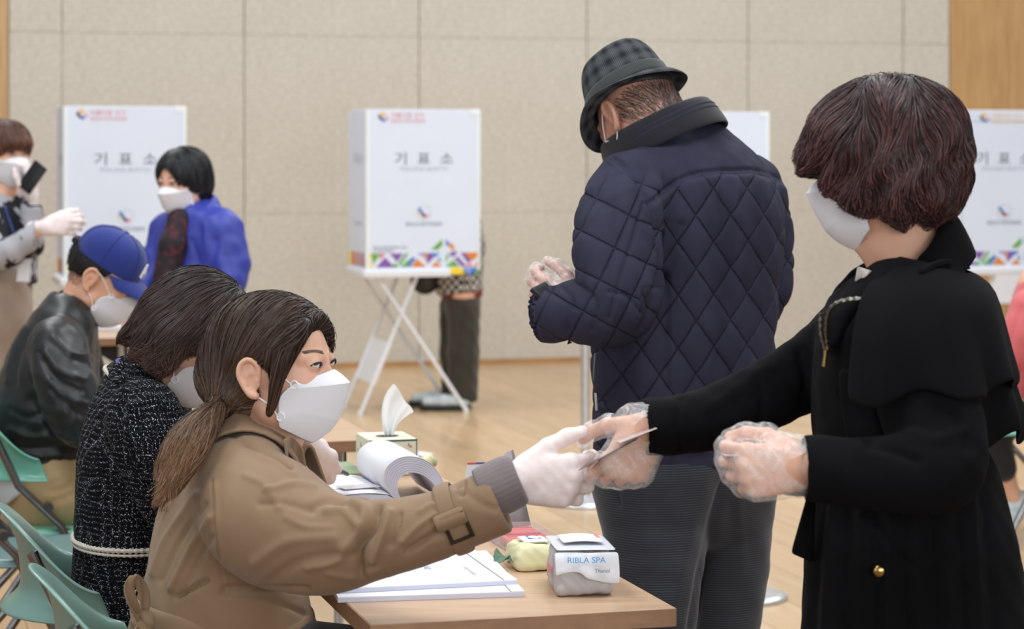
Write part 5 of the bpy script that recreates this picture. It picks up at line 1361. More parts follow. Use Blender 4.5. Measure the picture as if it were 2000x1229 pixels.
# hair: full wavy bob
hv = Field.around([HL(hH, a, b, c) for a in (-.17, .17) for b in (-.13, .13) for c in (-.13, .18)], .03, .0032)
EH = lambda f, r, u, rad, k=.03, op='add': hv.ell(HL(hH, f, r, u), np.array(rad), hH['R'], k, op)
EH(-.004, 0, .046, (.116, .1, .096), 0); EH(-.048, 0, .0, (.062, .09, .075), .04); EH(.07, 0, .055, (.05, .07, .042), .04); EH(-.05, 0, -.045, (.045, .075, .045), .03)
for sg in (-1, 1):
    EH(.02, .078 * sg, .0, (.065, .03, .058), .03); EH(-.03, .07 * sg, -.04, (.05, .035, .045), .03)
EH(.1, -.01, .036, (.032, .058, .02), .03)
EH(.125, 0, -.035, (.065, .07, .048), .015, 'sub'); EH(.06, 0, -.1, (.075, .12, .056), .012, 'sub')
def ripple(F_, h, amp):
    sl, X, Y_, Z_ = F_.blk(F_.lo, F_.lo + F_.h * F_.n); O, R = h['O'], h['R']
    l = [(X - f32(O[0])) * f32(R[i][0]) + (Y_ - f32(O[1])) * f32(R[i][1]) + (Z_ - f32(O[2])) * f32(R[i][2]) for i in range(3)]
    a = np.arctan2(l[1], l[0])
    F_.d[sl] += f32(amp) * (np.sin(a * 9 + 40 * l[2] + 2.2 * np.sin(l[2] * 34)) * np.clip((.1 - l[2]) / .08, 0, 1) + .7 * np.sin(a * 5 - l[2] * 60 + 1))
ripple(hv, hH, .0042)
hairH, v, q = hair_mesh(hv, M_hairH, pH, along=lambda v: np.clip((pix(v)[1] - 250) / 180, 0, 1) * .35)
crownH = HL(hH, -.02, 0, .14); rH = hH['R'][1]
def flowH(p, t_):
    l = toHL(hH, p); d = p - crownH; d /= np.linalg.norm(d, axis=1, keepdims=True)
    fr = np.clip(l[:, 0] / .06, 0, 1)[:, None]
    w = np.sin(l[:, 0] * 70 + l[:, 2] * 45 + 2.0 * np.sin(l[:, 2] * 30))[:, None]
    return d + np.array((0, 0, -.7)) + fr * np.array((-.8, 0, .1)) + w * .75 * hH['R'][0]
ro = pick_roots(v, 9500)
strands('hair_strands', hv, ro, flowH, .085 * np.clip((toHL(hH, ro)[:, 2] + .085) / .12, .18, 1), 8, .0013, M_hairH, hairH, jit=.13, free=.3, along1=.6, iso=.002)
# the card passed between the two women, and the card in the other hand
def card(name, c, ax, ay, w, h_, m, label, th=.0009):
    ax = unit(ax); ay = unit(np.asarray(ay) - ax * np.dot(ay, ax)); mb = MB(); mb.box(c - ax * w / 2 - ay * h_ / 2, ax * w, ay * h_, np.cross(ax, ay) * th)
    o = mb.build(name, m); return tag(o, label, 'card')
M_card = mat('id_card_plastic', (205, 190, 190), .25, (40, .08)); M_cardb = mat('card_back_dark', (92, 78, 76), .35, (40, .2))
cc = (P(1252, 853, 3.475) + P(1132, 916, 3.515)) / 2
card('identity_card', cc, cardD, np.array((.05, .98, -.06)), .1, .056, M_cardb, 'identity card passing between the two gloved hands')
card('voter_card', P(1243, 850, 3.465), np.array((1, .1, .38)), np.array((0, .98, -.04)), .06, .05, M_card, 'pale card held by the black-coated woman on top of the dark one')
card('voter_card', P(1462, 887, 3.26), np.array((1, .05, .03)), np.array((0, .98, -.05)), .075, .05, M_card, 'pale card edge sticking out of her other clear-gloved hand')
# ------------------------------------------------------------------ youth in the blue cap
M_bomber = mat('black_nylon', (22, 24, 26), .42, (12, .12), (700, .12, .0006), Sheen__Weight=.05)
M_bomb_rib = weave('black_rib', (22, 23, 26), (28, 29, 32), .9, 500, .6)
M_khaki = weave('khaki_chino', (186, 158, 116), (198, 170, 128), .8, 900, .2)
M_cap = weave('cap_blue', (34, 48, 118), (40, 55, 130), .8, 800, .3)
M_shirt = mat('white_shirt', (222, 228, 236), .8, (20, .03))
M_hairC = hair_mat('hair_black', (16, 14, 14), (52, 44, 42), .5)
YB = 6.45
hC = head_frame(P(196, 545, YB), -6, -29); hC['s'] = 1.02
kC = [(HL(hC, -.022, 0, -.045), .056), (P(150, 612, YB + .01), .056), (P(128, 660, YB + .02), .08)]
fC = head_field(hC, kC, .003)
limbC = limbs([[(P(100, 960, YB), .085, 1.35), (P(98, 820, YB), .095, 1.4), (P(115, 700, YB), .095, 1.75), (P(135, 640, YB), .06, 1.4)],
               [(P(110, 690, YB - .22), .05), (P(160, 835, YB - .24), .042), (P(262, 760, YB - .1), .028), (P(290, 740, YB - .06), .024)], [(P(140, 690, YB + .22), .05), (P(180, 810, YB + .25), .042), (P(260, 740, YB + .25), .028)],
               [(P(105, 975, YB - .1), .075), (P(320, 985, YB), .06), (P(318, 1130, YB), .05), (P(312, 1270, YB), .04)], [(P(105, 975, YB + .1), .075), (P(320, 975, YB + .2), .06), (P(318, 1120, YB + .2), .05), (P(312, 1250, YB + .2), .04)]], .014)
handC = hand_chains((P(268, 752, YB - .09), (1, .2, -.25), (.1, .9, .3), (.1, -.3, 1)), [(30, 40, 30)] * 4, [(.8, .5, -.2), (.9, .2, -.2), (1, 0, -.2)])
pC = person([fC.mesh(1), hand_field(handC, .004).mesh(1), limbC], M_skin_boy, 'seated youth in a royal blue cap and black bomber jacket')
face_details(fC, hC, pC, closed=True); kf_mask(hC, pC)
nC = unit((-.25, .97, 0))
F_ = Field.around([P(-60, 930, YB - .35), P(310, 560, YB + .4)], .06, .0065)
F_.chain([(P(84, 905, YB), .145, 1.1), (P(86, 860, YB), .15, 1.15), (P(92, 780, YB), .142, 1.35), (P(106, 700, YB), .122, 1.65), (P(124, 640, YB), .092, 1.8), (P(140, 606, YB), .065, 1.4)], .03, nC, dense=4)
F_.chain([(P(112, 678, YB - .2), .082), (P(130, 750, YB - .24), .084), (P(160, 825, YB - .25), .07), (P(215, 795, YB - .17), .055), (P(262, 762, YB - .1), .045)], .03, dense=4)
F_.chain([(P(140, 680, YB + .22), .08), (P(180, 800, YB + .25), .065), (P(250, 750, YB + .25), .045)], .03, dense=3)
F_.cut(P(85, 903, YB), (.06, 0, -1), 0); F_.chain([(P(148, 618, YB), .052), (P(170, 570, YB), .07)], 0, op='sub')
foldsC = [([(78, 690), (95, 730), (130, 780), (150, 830)], 6, -.006), ([(90, 690), (120, 725), (165, 740)], 6, .006), ([(85, 705), (115, 745), (160, 765)], 5, -.006), ([(95, 740), (125, 772), (170, 790)], 6, .006), ([(100, 760), (130, 795), (165, 815)], 5, -.005), ([(15, 745), (22, 690), (50, 640)], 6, .005), ([(30, 750), (36, 700), (60, 655)], 5, -.004),
    ([(20, 840), (60, 855), (120, 850)], 8, .006), ([(10, 862), (60, 876), (140, 870)], 6, -.006), ([(30, 885), (80, 893), (140, 888)], 5, .004), ([(60, 780), (100, 830), (140, 850)], 8, -.006), ([(105, 660), (140, 690), (180, 690)], 6, .005), ([(20, 800), (50, 815), (90, 810)], 6, -.004), ([(150, 700), (180, 715), (200, 740)], 6, -.005), ([(25, 895), (85, 900), (150, 893)], 3, -.005)]
bC, v, q = cloth('bomber_jacket', F_, M_bomber, pC, foldsC, lambda v: wob(v, 16, .003) + wob(v, 34, .0015, seed=3))
collar('knit_collar', P(142, 612, YB), unit((.42, 0, .9)), np.array((1, -.1, -.2)), [(.06, -.02), (.066, .012), (.07, .032), (.078, .032), (.085, .006), (.092, -.03)], M_bomb_rib, bC, (-150, 150), 1.08, front_drop=.055, thick=.005)
F_ = Field.around([P(-20, 1010, YB - .3), P(340, 890, YB + .35)], .08, .009)
F_.chain([(P(86, 900, YB), .135, 1.2), (P(86, 950, YB), .138, 1.25)], .02, nC); F_.cut(P(70, 945, YB), (.75, 0, -1), 0); cloth('shirt_tail', F_, M_shirt, pC)
F_ = Field.around([P(-20, 1300, YB - .3), P(380, 890, YB + .4)], .06, .009)
F_.chain([(P(94, 915, YB), .116, 1.35), (P(98, 965, YB), .118, 1.4)], .03, nC)
for dy in (-.1, .1):
    F_.chain([(P(110, 960, YB + dy), .095), (P(315, 985, YB + dy + .1), .072), (P(314, 1150, YB + dy + .1), .06), (P(308, 1260, YB + dy + .1), .055)], .05)
cloth('trousers', F_, M_khaki, pC, [([(95, 960), (125, 955), (150, 935)], 5, -.006), ([(85, 985), (120, 975), (150, 960)], 5, -.005), ([(75, 945), (105, 935), (140, 915)], 5, .004)], lambda v: wob(v, 18, .002))
# cap
cf = head_frame(HL(hC, -.004, 0, .045), -6, -33)
def cring(rf, rr, u, fr=0): return [HL(cf, rf * math.cos(a), rr * math.sin(a), u + fr * max(math.cos(a), 0)) for a in ang]
cap = grid_obj('cap', [cring(.102, .084, .0), cring(.1035, .0855, .004), cring(.103, .086, .028), cring(.099, .083, .05), cring(.089, .074, .071), cring(.072, .06, .088), cring(.046, .038, .099), cring(.018, .015, .104), cring(.002, .002, .105)], M_cap, pC, close_v=True, thick=.002, sub=1)
rows = []
for t_ in np.linspace(0, 1, 7):
    rows.append([HL(cf, .094 * math.cos(a) + t_ * .112 * math.cos(a) ** .6 * (1 - .25 * abs(math.sin(a))), (.083 + t_ * .004) * math.sin(a), .004 - .016 * math.sin(a) ** 2 - .02 * t_ * t_ * 1.0) for a in np.radians(np.linspace(-72, 72, 25))])
grid_obj('cap_visor', rows, M_cap, cap, thick=.004, sub=1)
G = [[HL(cf, .008 * c_ * math.cos(a), .008 * c_ * math.sin(a), .104 + d) for a in np.linspace(0, 6.28, 12, endpoint=False)] for c_, d in ((1, 0), (.8, .003), (.1, .005))]
grid_obj('cap_button', G, M_cap, cap, close_v=True)
for a0 in np.radians((30, 90, 150, 210, 270, 330)):
    mb = MB(); mb.tube([HL(cf, rf * 1.006 * math.cos(a0), rr * 1.006 * math.sin(a0), u) for rf, rr, u in ((.1035, .0855, .004), (.103, .086, .028), (.099, .083, .05), (.089, .074, .071), (.072, .06, .088), (.046, .038, .0995), (.018, .015, .1045))], .0012, 5); mb.build('cap_seam', M_cap, cap, smooth=True)
# embroidered mark on the cap front
mb = MB(); e0 = lambda r_, u_: HL(cf, .104 * math.sqrt(max(0, 1 - (r_ / .086) ** 2)) - max(0, u_ - .03) * .25 + .0015, r_, u_)
for pts in ([(-.02, .02), (-.008, .062), (.004, .062), (-.01, .02)], [(.004, .062), (.022, .024), (.012, .02), (-.004, .058)], [(-.012, .036), (.016, .036), (.014, .043), (-.01, .043)]):
    mb.poly([e0(*p) for p in pts], cf['R'][0] * .003)
mb.build('cap_emblem', M_white, cap)
# cropped hair with faded sides, small strap at the back of the cap
hv = Field.around([HL(hC, a, b, c) for a in (-.13, .1) for b in (-.1, .1) for c in (-.1, .12)], .02, .0035)
EH = lambda f, r, u, rad, k=.02, op='add': hv.ell(HL(hC, f, r, u), np.array(rad) * hC['s'], hC['R'], k, op)
EH(-.01, 0, .036, (.1005, .0785, .086), 0); hv.cut(HL(hC, .03, 0, .02), hC['R'][0] * .9 - hC['R'][2] * .4, .006); hv.cut(HL(hC, -.07, 0, -.012), -hC['R'][2] + hC['R'][0] * .12, .006)
EH(.0, .08, -.01, (.035, .03, .035), .01, 'sub'); EH(.0, -.08, -.01, (.035, .03, .035), .01, 'sub')
hairC, v, q = hair_mesh(hv, M_hairC, pC)
ro = pick_roots(v, 1800); strands('hair_strands', hv, ro, lambda p, t_: np.tile(-hC['R'][2] - hC['R'][0] * .4, (len(p), 1)), .02, 3, .0014, M_hairC, hairC, jit=.2, free=.6)
hF = Field.around([HL(hC, a, b, c) for a in (-.13, .1) for b in (-.1, .1) for c in (-.12, .14)], .02, .0035); hF.ell(HL(hC, -.008, 0, .038), np.array((.096, .075, .084)) * hC['s'], hC['R'], 0); hF.chain(kC, .03)
v1, _ = hF.mesh(1); l1 = toHL(hC, v1); ro = pick_roots(v1, 2200, (l1[:, 0] < .045) & (l1[:, 2] < .04) & (l1[:, 2] > -.035) & ((l1[:, 0] < -.02) | (l1[:, 2] > .0)), 6)
strands('faded_hair', hF, ro, lambda p, t_: np.tile(-hC['R'][2], (len(p), 1)), .008, 2, .0008, M_hairC, hairC, jit=.25, free=.6)
mb = MB(); mb.tube([HL(cf, -.1, y_, .012 + .0 * y_) + cf['R'][0] * -(.012 - abs(y_) * .2) for y_ in np.linspace(-.04, .04, 9)], .009, 8); mb.build('cap_strap', M_black, cap, smooth=True)
# ------------------------------------------------------------------ woman in the patterned knit, on the phone (left edge)
t = NT('cow_knit'); n1 = t.noise(9, t.co((1, 1, .8)), 3, .55, .6); t.color(t.ramp(n1, [(.0, rgb(170, 170, 176)), (.495, rgb(174, 174, 180)), (.51, rgb(28, 28, 34)), (1, rgb(22, 22, 28))])); t.set(Roughness=.95); t.bump(t.noise(300), .5, .002); M_cow = t.m
M_hairD = hair_mat('hair_reddish', (58, 34, 26), (150, 98, 72)); M_beige = weave('beige_trousers', (150, 132, 118), (160, 142, 126))
YD = 8.8
hD = head_frame(P(12, 303, YD), -48, -6)
kD = [(HL(hD, -.02, 0, -.05), .05), (P(4, 380, YD), .052), (P(2, 415, YD), .048)]
fD = head_field(hD, kD, .004)
hdD = hand_chains((P(62, 388, YD - .06), (.05, -.1, 1), (-.3, -.9, 0), (.85, -.2, 0)), [(30, 45, 30)] * 4, [(.8, .5, -.4), (.9, .2, -.4), (1, 0, -.3)])
hdD2 = hand_chains((P(85, 443, YD - .22), (1, -.1, .12), (.1, .3, 1), (-.1, -.9, .2)), [(35, 45, 30)] * 4, [(.8, .5, -.4), (.9, .3, -.4), (1, .1, -.3)])
LAT = unit((.6, .8, 0))
limbD = limbs([[(P(0, 620, YD), .085, 1.3), (P(2, 520, YD), .08, 1.4), (P(4, 440, YD), .06, 1.6)], [(P(32, 430, YD + .1), .035), (P(60, 478, YD - .02), .032), (P(62, 388, YD - .06), .025)], [(P(-25, 440, YD - .1), .045), (P(2, 500, YD - .2), .03), (P(85, 443, YD - .22), .024)],
              [(P(-8, 620, YD - .05), .085), (P(-8, 800, YD - .05), .06), (P(-8, 1020, YD - .05), .04)], [(P(10, 620, YD + .05), .085), (P(10, 800, YD + .05), .06), (P(10, 1015, YD + .05), .04)]], .016)
LAT = np.array((0, 1.0, 0))
pD = person([fD.mesh(1), hand_field(hdD, .004).mesh(1), hand_field(hdD2, .004).mesh(1), limbD], M_skin, 'standing woman at the left edge in a black-blotched grey knit, phone to her face')
kf_mask(hD, pD); face_details(fD, hD, pD)
glove(hdD, M_latex, pD, res=.004); glove(hdD2, M_latex, pD, res=.004)
nD = unit((.6, .8, 0))
F_ = Field.around([P(-60, 570, YD - .3), P(90, 370, YD + .25)], .1, .008)
F_.chain([(P(0, 560, YD), .115, 1.35), (P(2, 500, YD), .112, 1.4), (P(4, 440, YD), .1, 1.65), (P(4, 405, YD), .07, 1.6)], .03, nD, dense=3)
F_.chain([(P(35, 415, YD + .1), .065), (P(60, 478, YD - .02), .052), (P(62, 405, YD - .06), .042)], .03, dense=3)
F_.chain([(P(-28, 425, YD - .12), .07), (P(0, 498, YD - .2), .058), (P(78, 450, YD - .22), .042)], .03, dense=3)
F_.cut(P(0, 556, YD), (0, 0, -1)); F_.cut(P(62, 400, YD), (0, 0, 1), 0, P(48, 412, YD - .2), P(85, 370, YD + .03)); F_.cut(P(80, 450, YD), (1, 0, 0), 0, P(60, 480, YD - .35), P(110, 420, YD - .1))
knit, v, q = cloth('knit_sweater', F_, M_cow, pD, (), lambda v: wob(v, 12, .004))
F_ = Field.around([P(-60, 1030, YD - .2), P(60, 545, YD + .2)], .1, .014)
F_.chain([(P(0, 550, YD), .11, 1.3), (P(0, 620, YD), .118, 1.35)], .03, LAT)
for dx, dy in ((-9, -.06), (9, .06)): F_.chain([(P(dx, 560, YD + dy), .1), (P(dx, 780, YD + dy), .075), (P(dx, 1020, YD + dy), .06)], .04)
cloth('trousers', F_, M_beige, pD, (), lambda v: wob(v, 10, .004))
hv = Field.around([HL(hD, a, b, c) for a in (-.14, .14) for b in (-.12, .12) for c in (-.14, .16)], .03, .0045)
EH = lambda f, r, u, rad, k=.02, op='add': hv.ell(HL(hD, f, r, u), np.array(rad), hD['R'], k, op)
EH(-.006, 0, .044, (.11, .092, .093), 0); EH(-.03, 0, -.03, (.085, .092, .085), .03); EH(.11, 0, -.035, (.075, .062, .072), .012, 'sub'); EH(.095, 0, .055, (.022, .055, .02), .02)
hairD, v, q = hair_mesh(hv, M_hairD, pD); crD = HL(hD, 0, 0, .13)
ro = pick_roots(v, 2600); strands('hair_strands', hv, ro, lambda p, t_: (p - crD) / np.linalg.norm(p - crD, axis=1, keepdims=True) + np.array((0, 0, -.8)), .08, 5, .002, M_hairD, hairD, jit=.08)
mb = MB(); c = P(62, 346, YD - .13); a1 = unit((.55, -.1, .75)); a2 = unit((.75, -.35, -.55)); mb.box(c - a1 * .06 - a2 * .033, a1 * .12, a2 * .066, np.cross(a1, a2) * .009)
tag(mb.build('phone', M_black, bevel=.003), 'black phone held in a white glove at the left edge', 'phone')
mb = MB(); mb.box(P(32, 550, YD - .17), (.045, .01, 0), (.01, -.002, .085), (0, .003, 0)); o = mb.build('name_tag', M_paper, pD)
mb = MB(); mb.tube([P(8, 400, YD - .12), P(25, 450, YD - .16), P(40, 508, YD - .17)], .003, 6); mb.build('lanyard', M_lan, pD, smooth=True)

# ------------------------------------------------------------------ woman in the blue jacket
M_blue = mat('blue_nylon', (50, 62, 158), .5, (10, .12), (500, .12, .0008))
t = NT('dark_red_print'); t.color(t.ramp(t.noise(40, None, 3), [(.4, rgb(24, 18, 26)), (.52, rgb(30, 20, 30)), (.68, rgb(96, 26, 34))])); t.set(Roughness=.8); M_print = t.m
YE = 8.6
hE = head_frame(P(359, 358, YE), 236, -9)
kE = [(HL(hE, -.02, 0, -.05), .05), (P(380, 425, YE + .02), .052), (P(384, 460, YE + .02), .07)]
fE = head_field(hE, kE, .004)
hdE = hand_chains((P(300, 596, YE - .12), (-.8, -.1, -.4), (-.2, .7, .5), (-.3, -.3, .9)), [(35, 45, 30)] * 4, [(.8, .5, -.4), (.9, .3, -.4), (1, .1, -.3)])
nE = unit((.83, -.55, 0)); LAT = nE
limbE = limbs([[(P(395, 640, YE), .11, 1.3), (P(388, 540, YE), .1, 1.35), (P(382, 460, YE), .085, 1.6)], [(P(435, 450, YE - .08), .05), (P(446, 555, YE - .12), .042), (P(300, 596, YE - .12), .025)], [(P(322, 450, YE + .12), .05), (P(300, 540, YE + .05), .042), (P(262, 596, YE), .025)],
               [(P(385, 640, YE), .09), (P(385, 800, YE), .065), (P(385, 1040, YE), .04)], [(P(410, 640, YE + .1), .09), (P(410, 800, YE + .1), .065), (P(410, 1030, YE + .1), .04)]], .016)
LAT = np.array((0, 1.0, 0))
pE = person([fE.mesh(1), hand_field(hdE, .004).mesh(1), limbE], M_skin, 'standing woman with a black bob in a bright blue jacket, bending over the far table')
kf_mask(hE, pE); face_details(fE, hE, pE)
F_ = Field.around([P(250, 650, YE - .3), P(490, 380, YE + .3)], .08, .0075)
F_.chain([(P(396, 640, YE), .135, 1.25), (P(392, 570, YE), .13, 1.3), (P(386, 500, YE), .122, 1.4), (P(381, 450, YE), .1, 1.6), (P(382, 425, YE + .01), .07, 1.45)], .03, nE, dense=3)
F_.chain([(P(432, 450, YE - .08), .075), (P(448, 545, YE - .13), .07), (P(400, 585, YE - .15), .056), (P(310, 596, YE - .12), .045)], .03, dense=3)
F_.chain([(P(326, 452, YE + .12), .07), (P(302, 535, YE + .05), .06), (P(265, 592, YE), .045)], .03, dense=3)
bE, v, q = cloth('blue_jacket', F_, M_blue, pE, [([(375, 470), (390, 520), (380, 580)], 6, -.006), ([(420, 470), (415, 530), (425, 580)], 7, -.006), ([(440, 500), (455, 540), (470, 560)], 6, -.006), ([(400, 440), (408, 500), (400, 560)], 6, .006), ([(345, 520), (330, 560), (300, 580)], 6, -.006)], lambda v: wob(v, 10, .006) + wob(v, 24, .0025, seed=2))
collar('jacket_collar', P(377, 425, YE + .01), unit((-.25, -.2, 1)), np.array((-.56, -.83, 0)), [(.072, -.02), (.078, .03), (.088, .062), (.1, .062), (.108, .02), (.115, -.04)], M_blue, bE, (-135, 135), 1.0, front_drop=.06, thick=.01, front_out=.015)
F_ = Field.around([P(310, 560, YE - .3), P(370, 420, YE)], .06, .008); F_.chain([(P(350, 430, YE - .07), .045), (P(338, 480, YE - .12), .05), (P(325, 540, YE - .14), .05)], .02); cloth('patterned_scarf', F_, M_print, pE)
F_ = Field.around([P(350, 1045, YE - .15), P(440, 620, YE + .2)], .1, .014)
for dx, dy in ((385, 0), (410, .1)): F_.chain([(P(dx, 620, YE + dy), .1), (P(dx, 800, YE + dy), .078), (P(dx, 1035, YE + dy), .065)], .04)
cloth('trousers', F_, M_darkcloth, pE)
M_hairE = hair_mat('hair_jet', (14, 14, 17), (56, 58, 64), .4)
hv = Field.around([HL(hE, a, b, c) for a in (-.14, .14) for b in (-.12, .12) for c in (-.14, .16)], .03, .0045)
EH = lambda f, r, u, rad, k=.02, op='add': hv.ell(HL(hE, f, r, u), np.array(rad), hE['R'], k, op)
EH(-.008, 0, .042, (.112, .096, .094), 0); EH(-.035, 0, -.01, (.075, .094, .075), .03); EH(.115, .008, -.005, (.075, .056, .085), .012, 'sub')
hairE, v, q = hair_mesh(hv, M_hairE, pE); crE = HL(hE, 0, .03, .13)
ro = pick_roots(v, 2600); strands('hair_strands', hv, ro, lambda p, t_: (p - crE) / np.linalg.norm(p - crE, axis=1, keepdims=True) + np.array((0, 0, -.7)), .07, 5, .002, M_hairE, hairE, jit=.08)

# ------------------------------------------------------------------ voter inside the booth: legs and jacket hem show
t = NT('check_jacket'); ck = t.n('ShaderNodeTexChecker', Scale=38); t.l(t.co((1, 1, 1), (0, 0, .5)), (ck, 'Vector')); ck.inputs['Color1'].default_value = rgb(30, 30, 34); ck.inputs['Color2'].default_value = rgb(188, 182, 174); t.color((ck, 'Color')); t.set(Roughness=.9); M_check = t.m
M_olive = weave('olive_trousers', (52, 50, 42), (62, 58, 50))
YF = 13.12
nF_ = unit(U)
LAT = nF_
pF = person([limbs([[(P(900, 560, YF), .1, 1.3), (P(905, 450, YF), .09, 1.5), (P(895, 380, YF), .07, 1.5)], [(P(893, 330, YF), .08), (P(880, 262, YF), .085)], [(P(900, 400, YF - .1), .04), (P(880, 480, YF - .1), .035), (P(820, 480, YF), .03)], [(P(900, 400, YF + .16), .045), (P(880, 480, YF + .17), .04), (P(820, 480, YF + .1), .03)],
                    [(P(905, 570, YF - .08), .08), (P(900, 680, YF - .08), .055), (P(900, 780, YF - .08), .035)], [(P(895, 570, YF + .08), .08), (P(890, 680, YF + .08), .055), (P(880, 775, YF + .08), .035)]], .012)], M_skin, 'voter standing in the booth, only dark trousers and sneakers in view')
LAT = np.array((0, 1.0, 0))
F_ = Field.around([P(840, 790, YF - .2), P(960, 530, YF + .2)], .06, .008)
F_.chain([(P(900, 555, YF), .105, 1.2), (P(900, 590, YF), .108, 1.1)], .02, nF_)
F_.chain([(P(906, 600, YF - .07), .1), (P(905, 690, YF - .07), .088), (P(905, 772, YF - .07), .085)], .03); F_.chain([(P(893, 600, YF + .07), .1), (P(889, 690, YF + .07), .085), (P(890, 766, YF + .07), .08)], .03)
F_.cut(P(900, 784, YF), (0, 0, -1)); cloth('trousers', F_, M_olive, pF, [([(905, 600), (890, 690), (880, 770)], 5, -.01), ([(925, 640), (922, 740)], 5, .008)], lambda v: wob(v, 14, .004))
F_ = Field.around([P(840, 585, YF - .2), P(960, 380, YF + .2)], .1, .009); F_.chain([(P(898, 570, YF), .135, 1.3), (P(900, 480, YF), .125, 1.4), (P(898, 400, YF), .1, 1.7)], .03, nF_)
F_.cut(P(900, 570, YF), (0.12, 0, -1)); cloth('check_jacket', F_, M_check, pF, (), lambda v: wob(v, 12, .005))
F_ = Field.around([P(850, 600, YF - .2), P(950, 540, YF + .2)], .08, .009); F_.chain([(P(900, 560, YF), .122, 1.25), (P(900, 574, YF), .122, 1.25)], .02, nF_); F_.cut(P(900, 580, YF), (0, 0, -1)); cloth('red_shirt', F_, mat('dark_red_cotton', (120, 44, 48), .8, (20, .1)), pF)
F_ = Field.around([P(790, 580, YF - .15), P(870, 470, YF + .1)], .05, .008); F_.ell(P(830, 545, YF - .05), (.085, .05, .09)); F_.chain([(P(815, 535, YF - .05), .012), (P(835, 450, YF - .05), .01), (P(850, 535, YF - .05), .012)], .01); v, q = F_.mesh(2)
tag(mesh_obj('handbag', v, None, M_black, None, True, quads=q), 'black handbag hanging below the edge of the middle booth', 'bag')
M_snk = mat('sneaker_upper', (196, 206, 210), .6, (40, .2)); M_sole = mat('sneaker_sole', (30, 34, 40), .6, (30, .1))
for cx, cy, Yd in ((885, 797, 13.0), (862, 792, 13.2)):
    p0 = P(cx, cy, Yd); p0[2] = .05; fw = np.array((-.98, -.1, 0))
    F_ = Field.around([p0 - fw * .1, p0 + fw * .2], .08, .005); F_.chain([(p0 - fw * .06, .042), (p0 + fw * .06, .036), (p0 + fw * .15, .028)], .03); F_.cut((0, 0, .03), (0, 0, -1)); o, v, q = cloth('sneaker', F_, M_snk, pF)
    F_ = Field.around([p0 - fw * .1, p0 + fw * .2], .08, .005); F_.chain([(p0 - fw * .06 - Z * .025, .047), (p0 + fw * .06 - Z * .025, .044), (p0 + fw * .16 - Z * .025, .036)], .02); F_.cut((0, 0, .034), (0, 0, 1)); F_.cut((0, 0, .002), (0, 0, -1)); cloth('sole', F_, M_sole, o)

# ------------------------------------------------------------------ person in pink at the right edge
M_pink = weave('pink_jacket', (196, 96, 100), (208, 108, 112), .8, 600, .3); M_red = mat('red_cushion', (206, 36, 48), .7, (20, .1))
YI = 8.75
pI = person([limbs([[(P(2030, 800, YI), .11, 1.3), (P(2035, 660, YI), .1, 1.4), (P(2030, 560, YI), .08, 1.6)], [(P(2040, 540, YI), .055), (P(2075, 480, YI), .05)], [(P(2090, 440, YI), .09), (P(2092, 420, YI), .09)],
                    [(P(2010, 590, YI - .18), .05), (P(1965, 700, YI - .2), .042), (P(1925, 760, YI - .1), .03)], [(P(2020, 590, YI + .2), .05), (P(1975, 700, YI + .22), .042), (P(1930, 760, YI + .15), .03)],
                    [(P(2030, 810, YI - .08), .08), (P(1930, 815, YI - .05), .06), (P(1960, 930, YI - .05), .04), (P(1985, 985, YI - .05), .03)], [(P(2030, 810, YI + .1), .08), (P(1930, 815, YI + .15), .06), (P(1950, 930, YI + .15), .04), (P(1955, 990, YI + .15), .03)]], .013)], M_skin, 'seated person in a pink jacket cut off by the right edge')
F_ = Field.around([P(1920, 800, YI - .3), P(2080, 520, YI + .3)], .08, .008)
F_.chain([(P(2035, 790, YI), .13, 1.3), (P(2040, 680, YI), .125, 1.4), (P(2032, 590, YI), .1, 1.6), (P(2030, 560, YI), .07, 1.4)], .03, dense=3, n=LAT)
F_.chain([(P(2008, 600, YI - .18), .07), (P(1976, 690, YI - .22), .062), (P(1935, 755, YI - .12), .045)], .03, dense=3); F_.chain([(P(2020, 600, YI + .2), .07), (P(1985, 690, YI + .22), .062), (P(1940, 755, YI + .15), .045)], .03, dense=3)
cloth('pink_jacket', F_, M_pink, pI, [([(1995, 600), (1975, 660), (1960, 720)], 5, -.008), ([(1990, 720), (1985, 760), (1992, 790)], 5, -.008)], lambda v: wob(v, 12, .004))
F_ = Field.around([P(1900, 1000, YI - .2), P(2060, 790, YI + .3)], .06, .01)
for dy in (-.08, .12): F_.chain([(P(2030, 810, YI + dy), .09), (P(1930, 815, YI + dy), .072), (P(1958, 915, YI + dy), .055)], .03)
cloth('trousers', F_, M_darkcloth, pI)
for cx, cy, dy in ((1985, 1000, -.05), (1955, 1002, .15)):
    p0 = P(cx, cy, YI + dy); p0[2] = .09; fw = np.array((-.75, -.3, -.25)); F_ = Field.around([p0 - fw * .15, p0 + fw * .2], .08, .006); F_.chain([(p0 - fw * .05 + Z * .03, .045), (p0 + fw * .05, .042), (p0 + fw * .15 + Z * .0, .034)], .03); F_.cut((0, 0, .004), (0, 0, -1)); cloth('shoe', F_, M_snk, pI)
o = chair(P(2110, 900, 8.72)[:2] * np.array((1, 1)), 'folding chair with a red cushion under the person in pink', M_mint, fwd=-V)
c0 = P(2110, 900, 8.72); c0[2] = 0
mb = MB(); fv = -V; lv = np.cross(Z, fv); mb.box(c0 + fv * .1 - lv * .19 + Z * .442, fv * .385, lv * .38, Z * .05); tag(mb.build('seat_cushion', M_red, bevel=.015, seg=3), 'red cushion on the folding chair at the right edge', 'cushion')
# ------------------------------------------------------------------ things on the tables
ZT = .72
def T(px, py, z=ZT): return P(px, py, (HC - z) * F / (py - HY))
M_grey_ink = mat('grey_ink', (120, 124, 134), .8); M_pageedge = mat('page_edges', (200, 202, 220), .8, (30, .03))
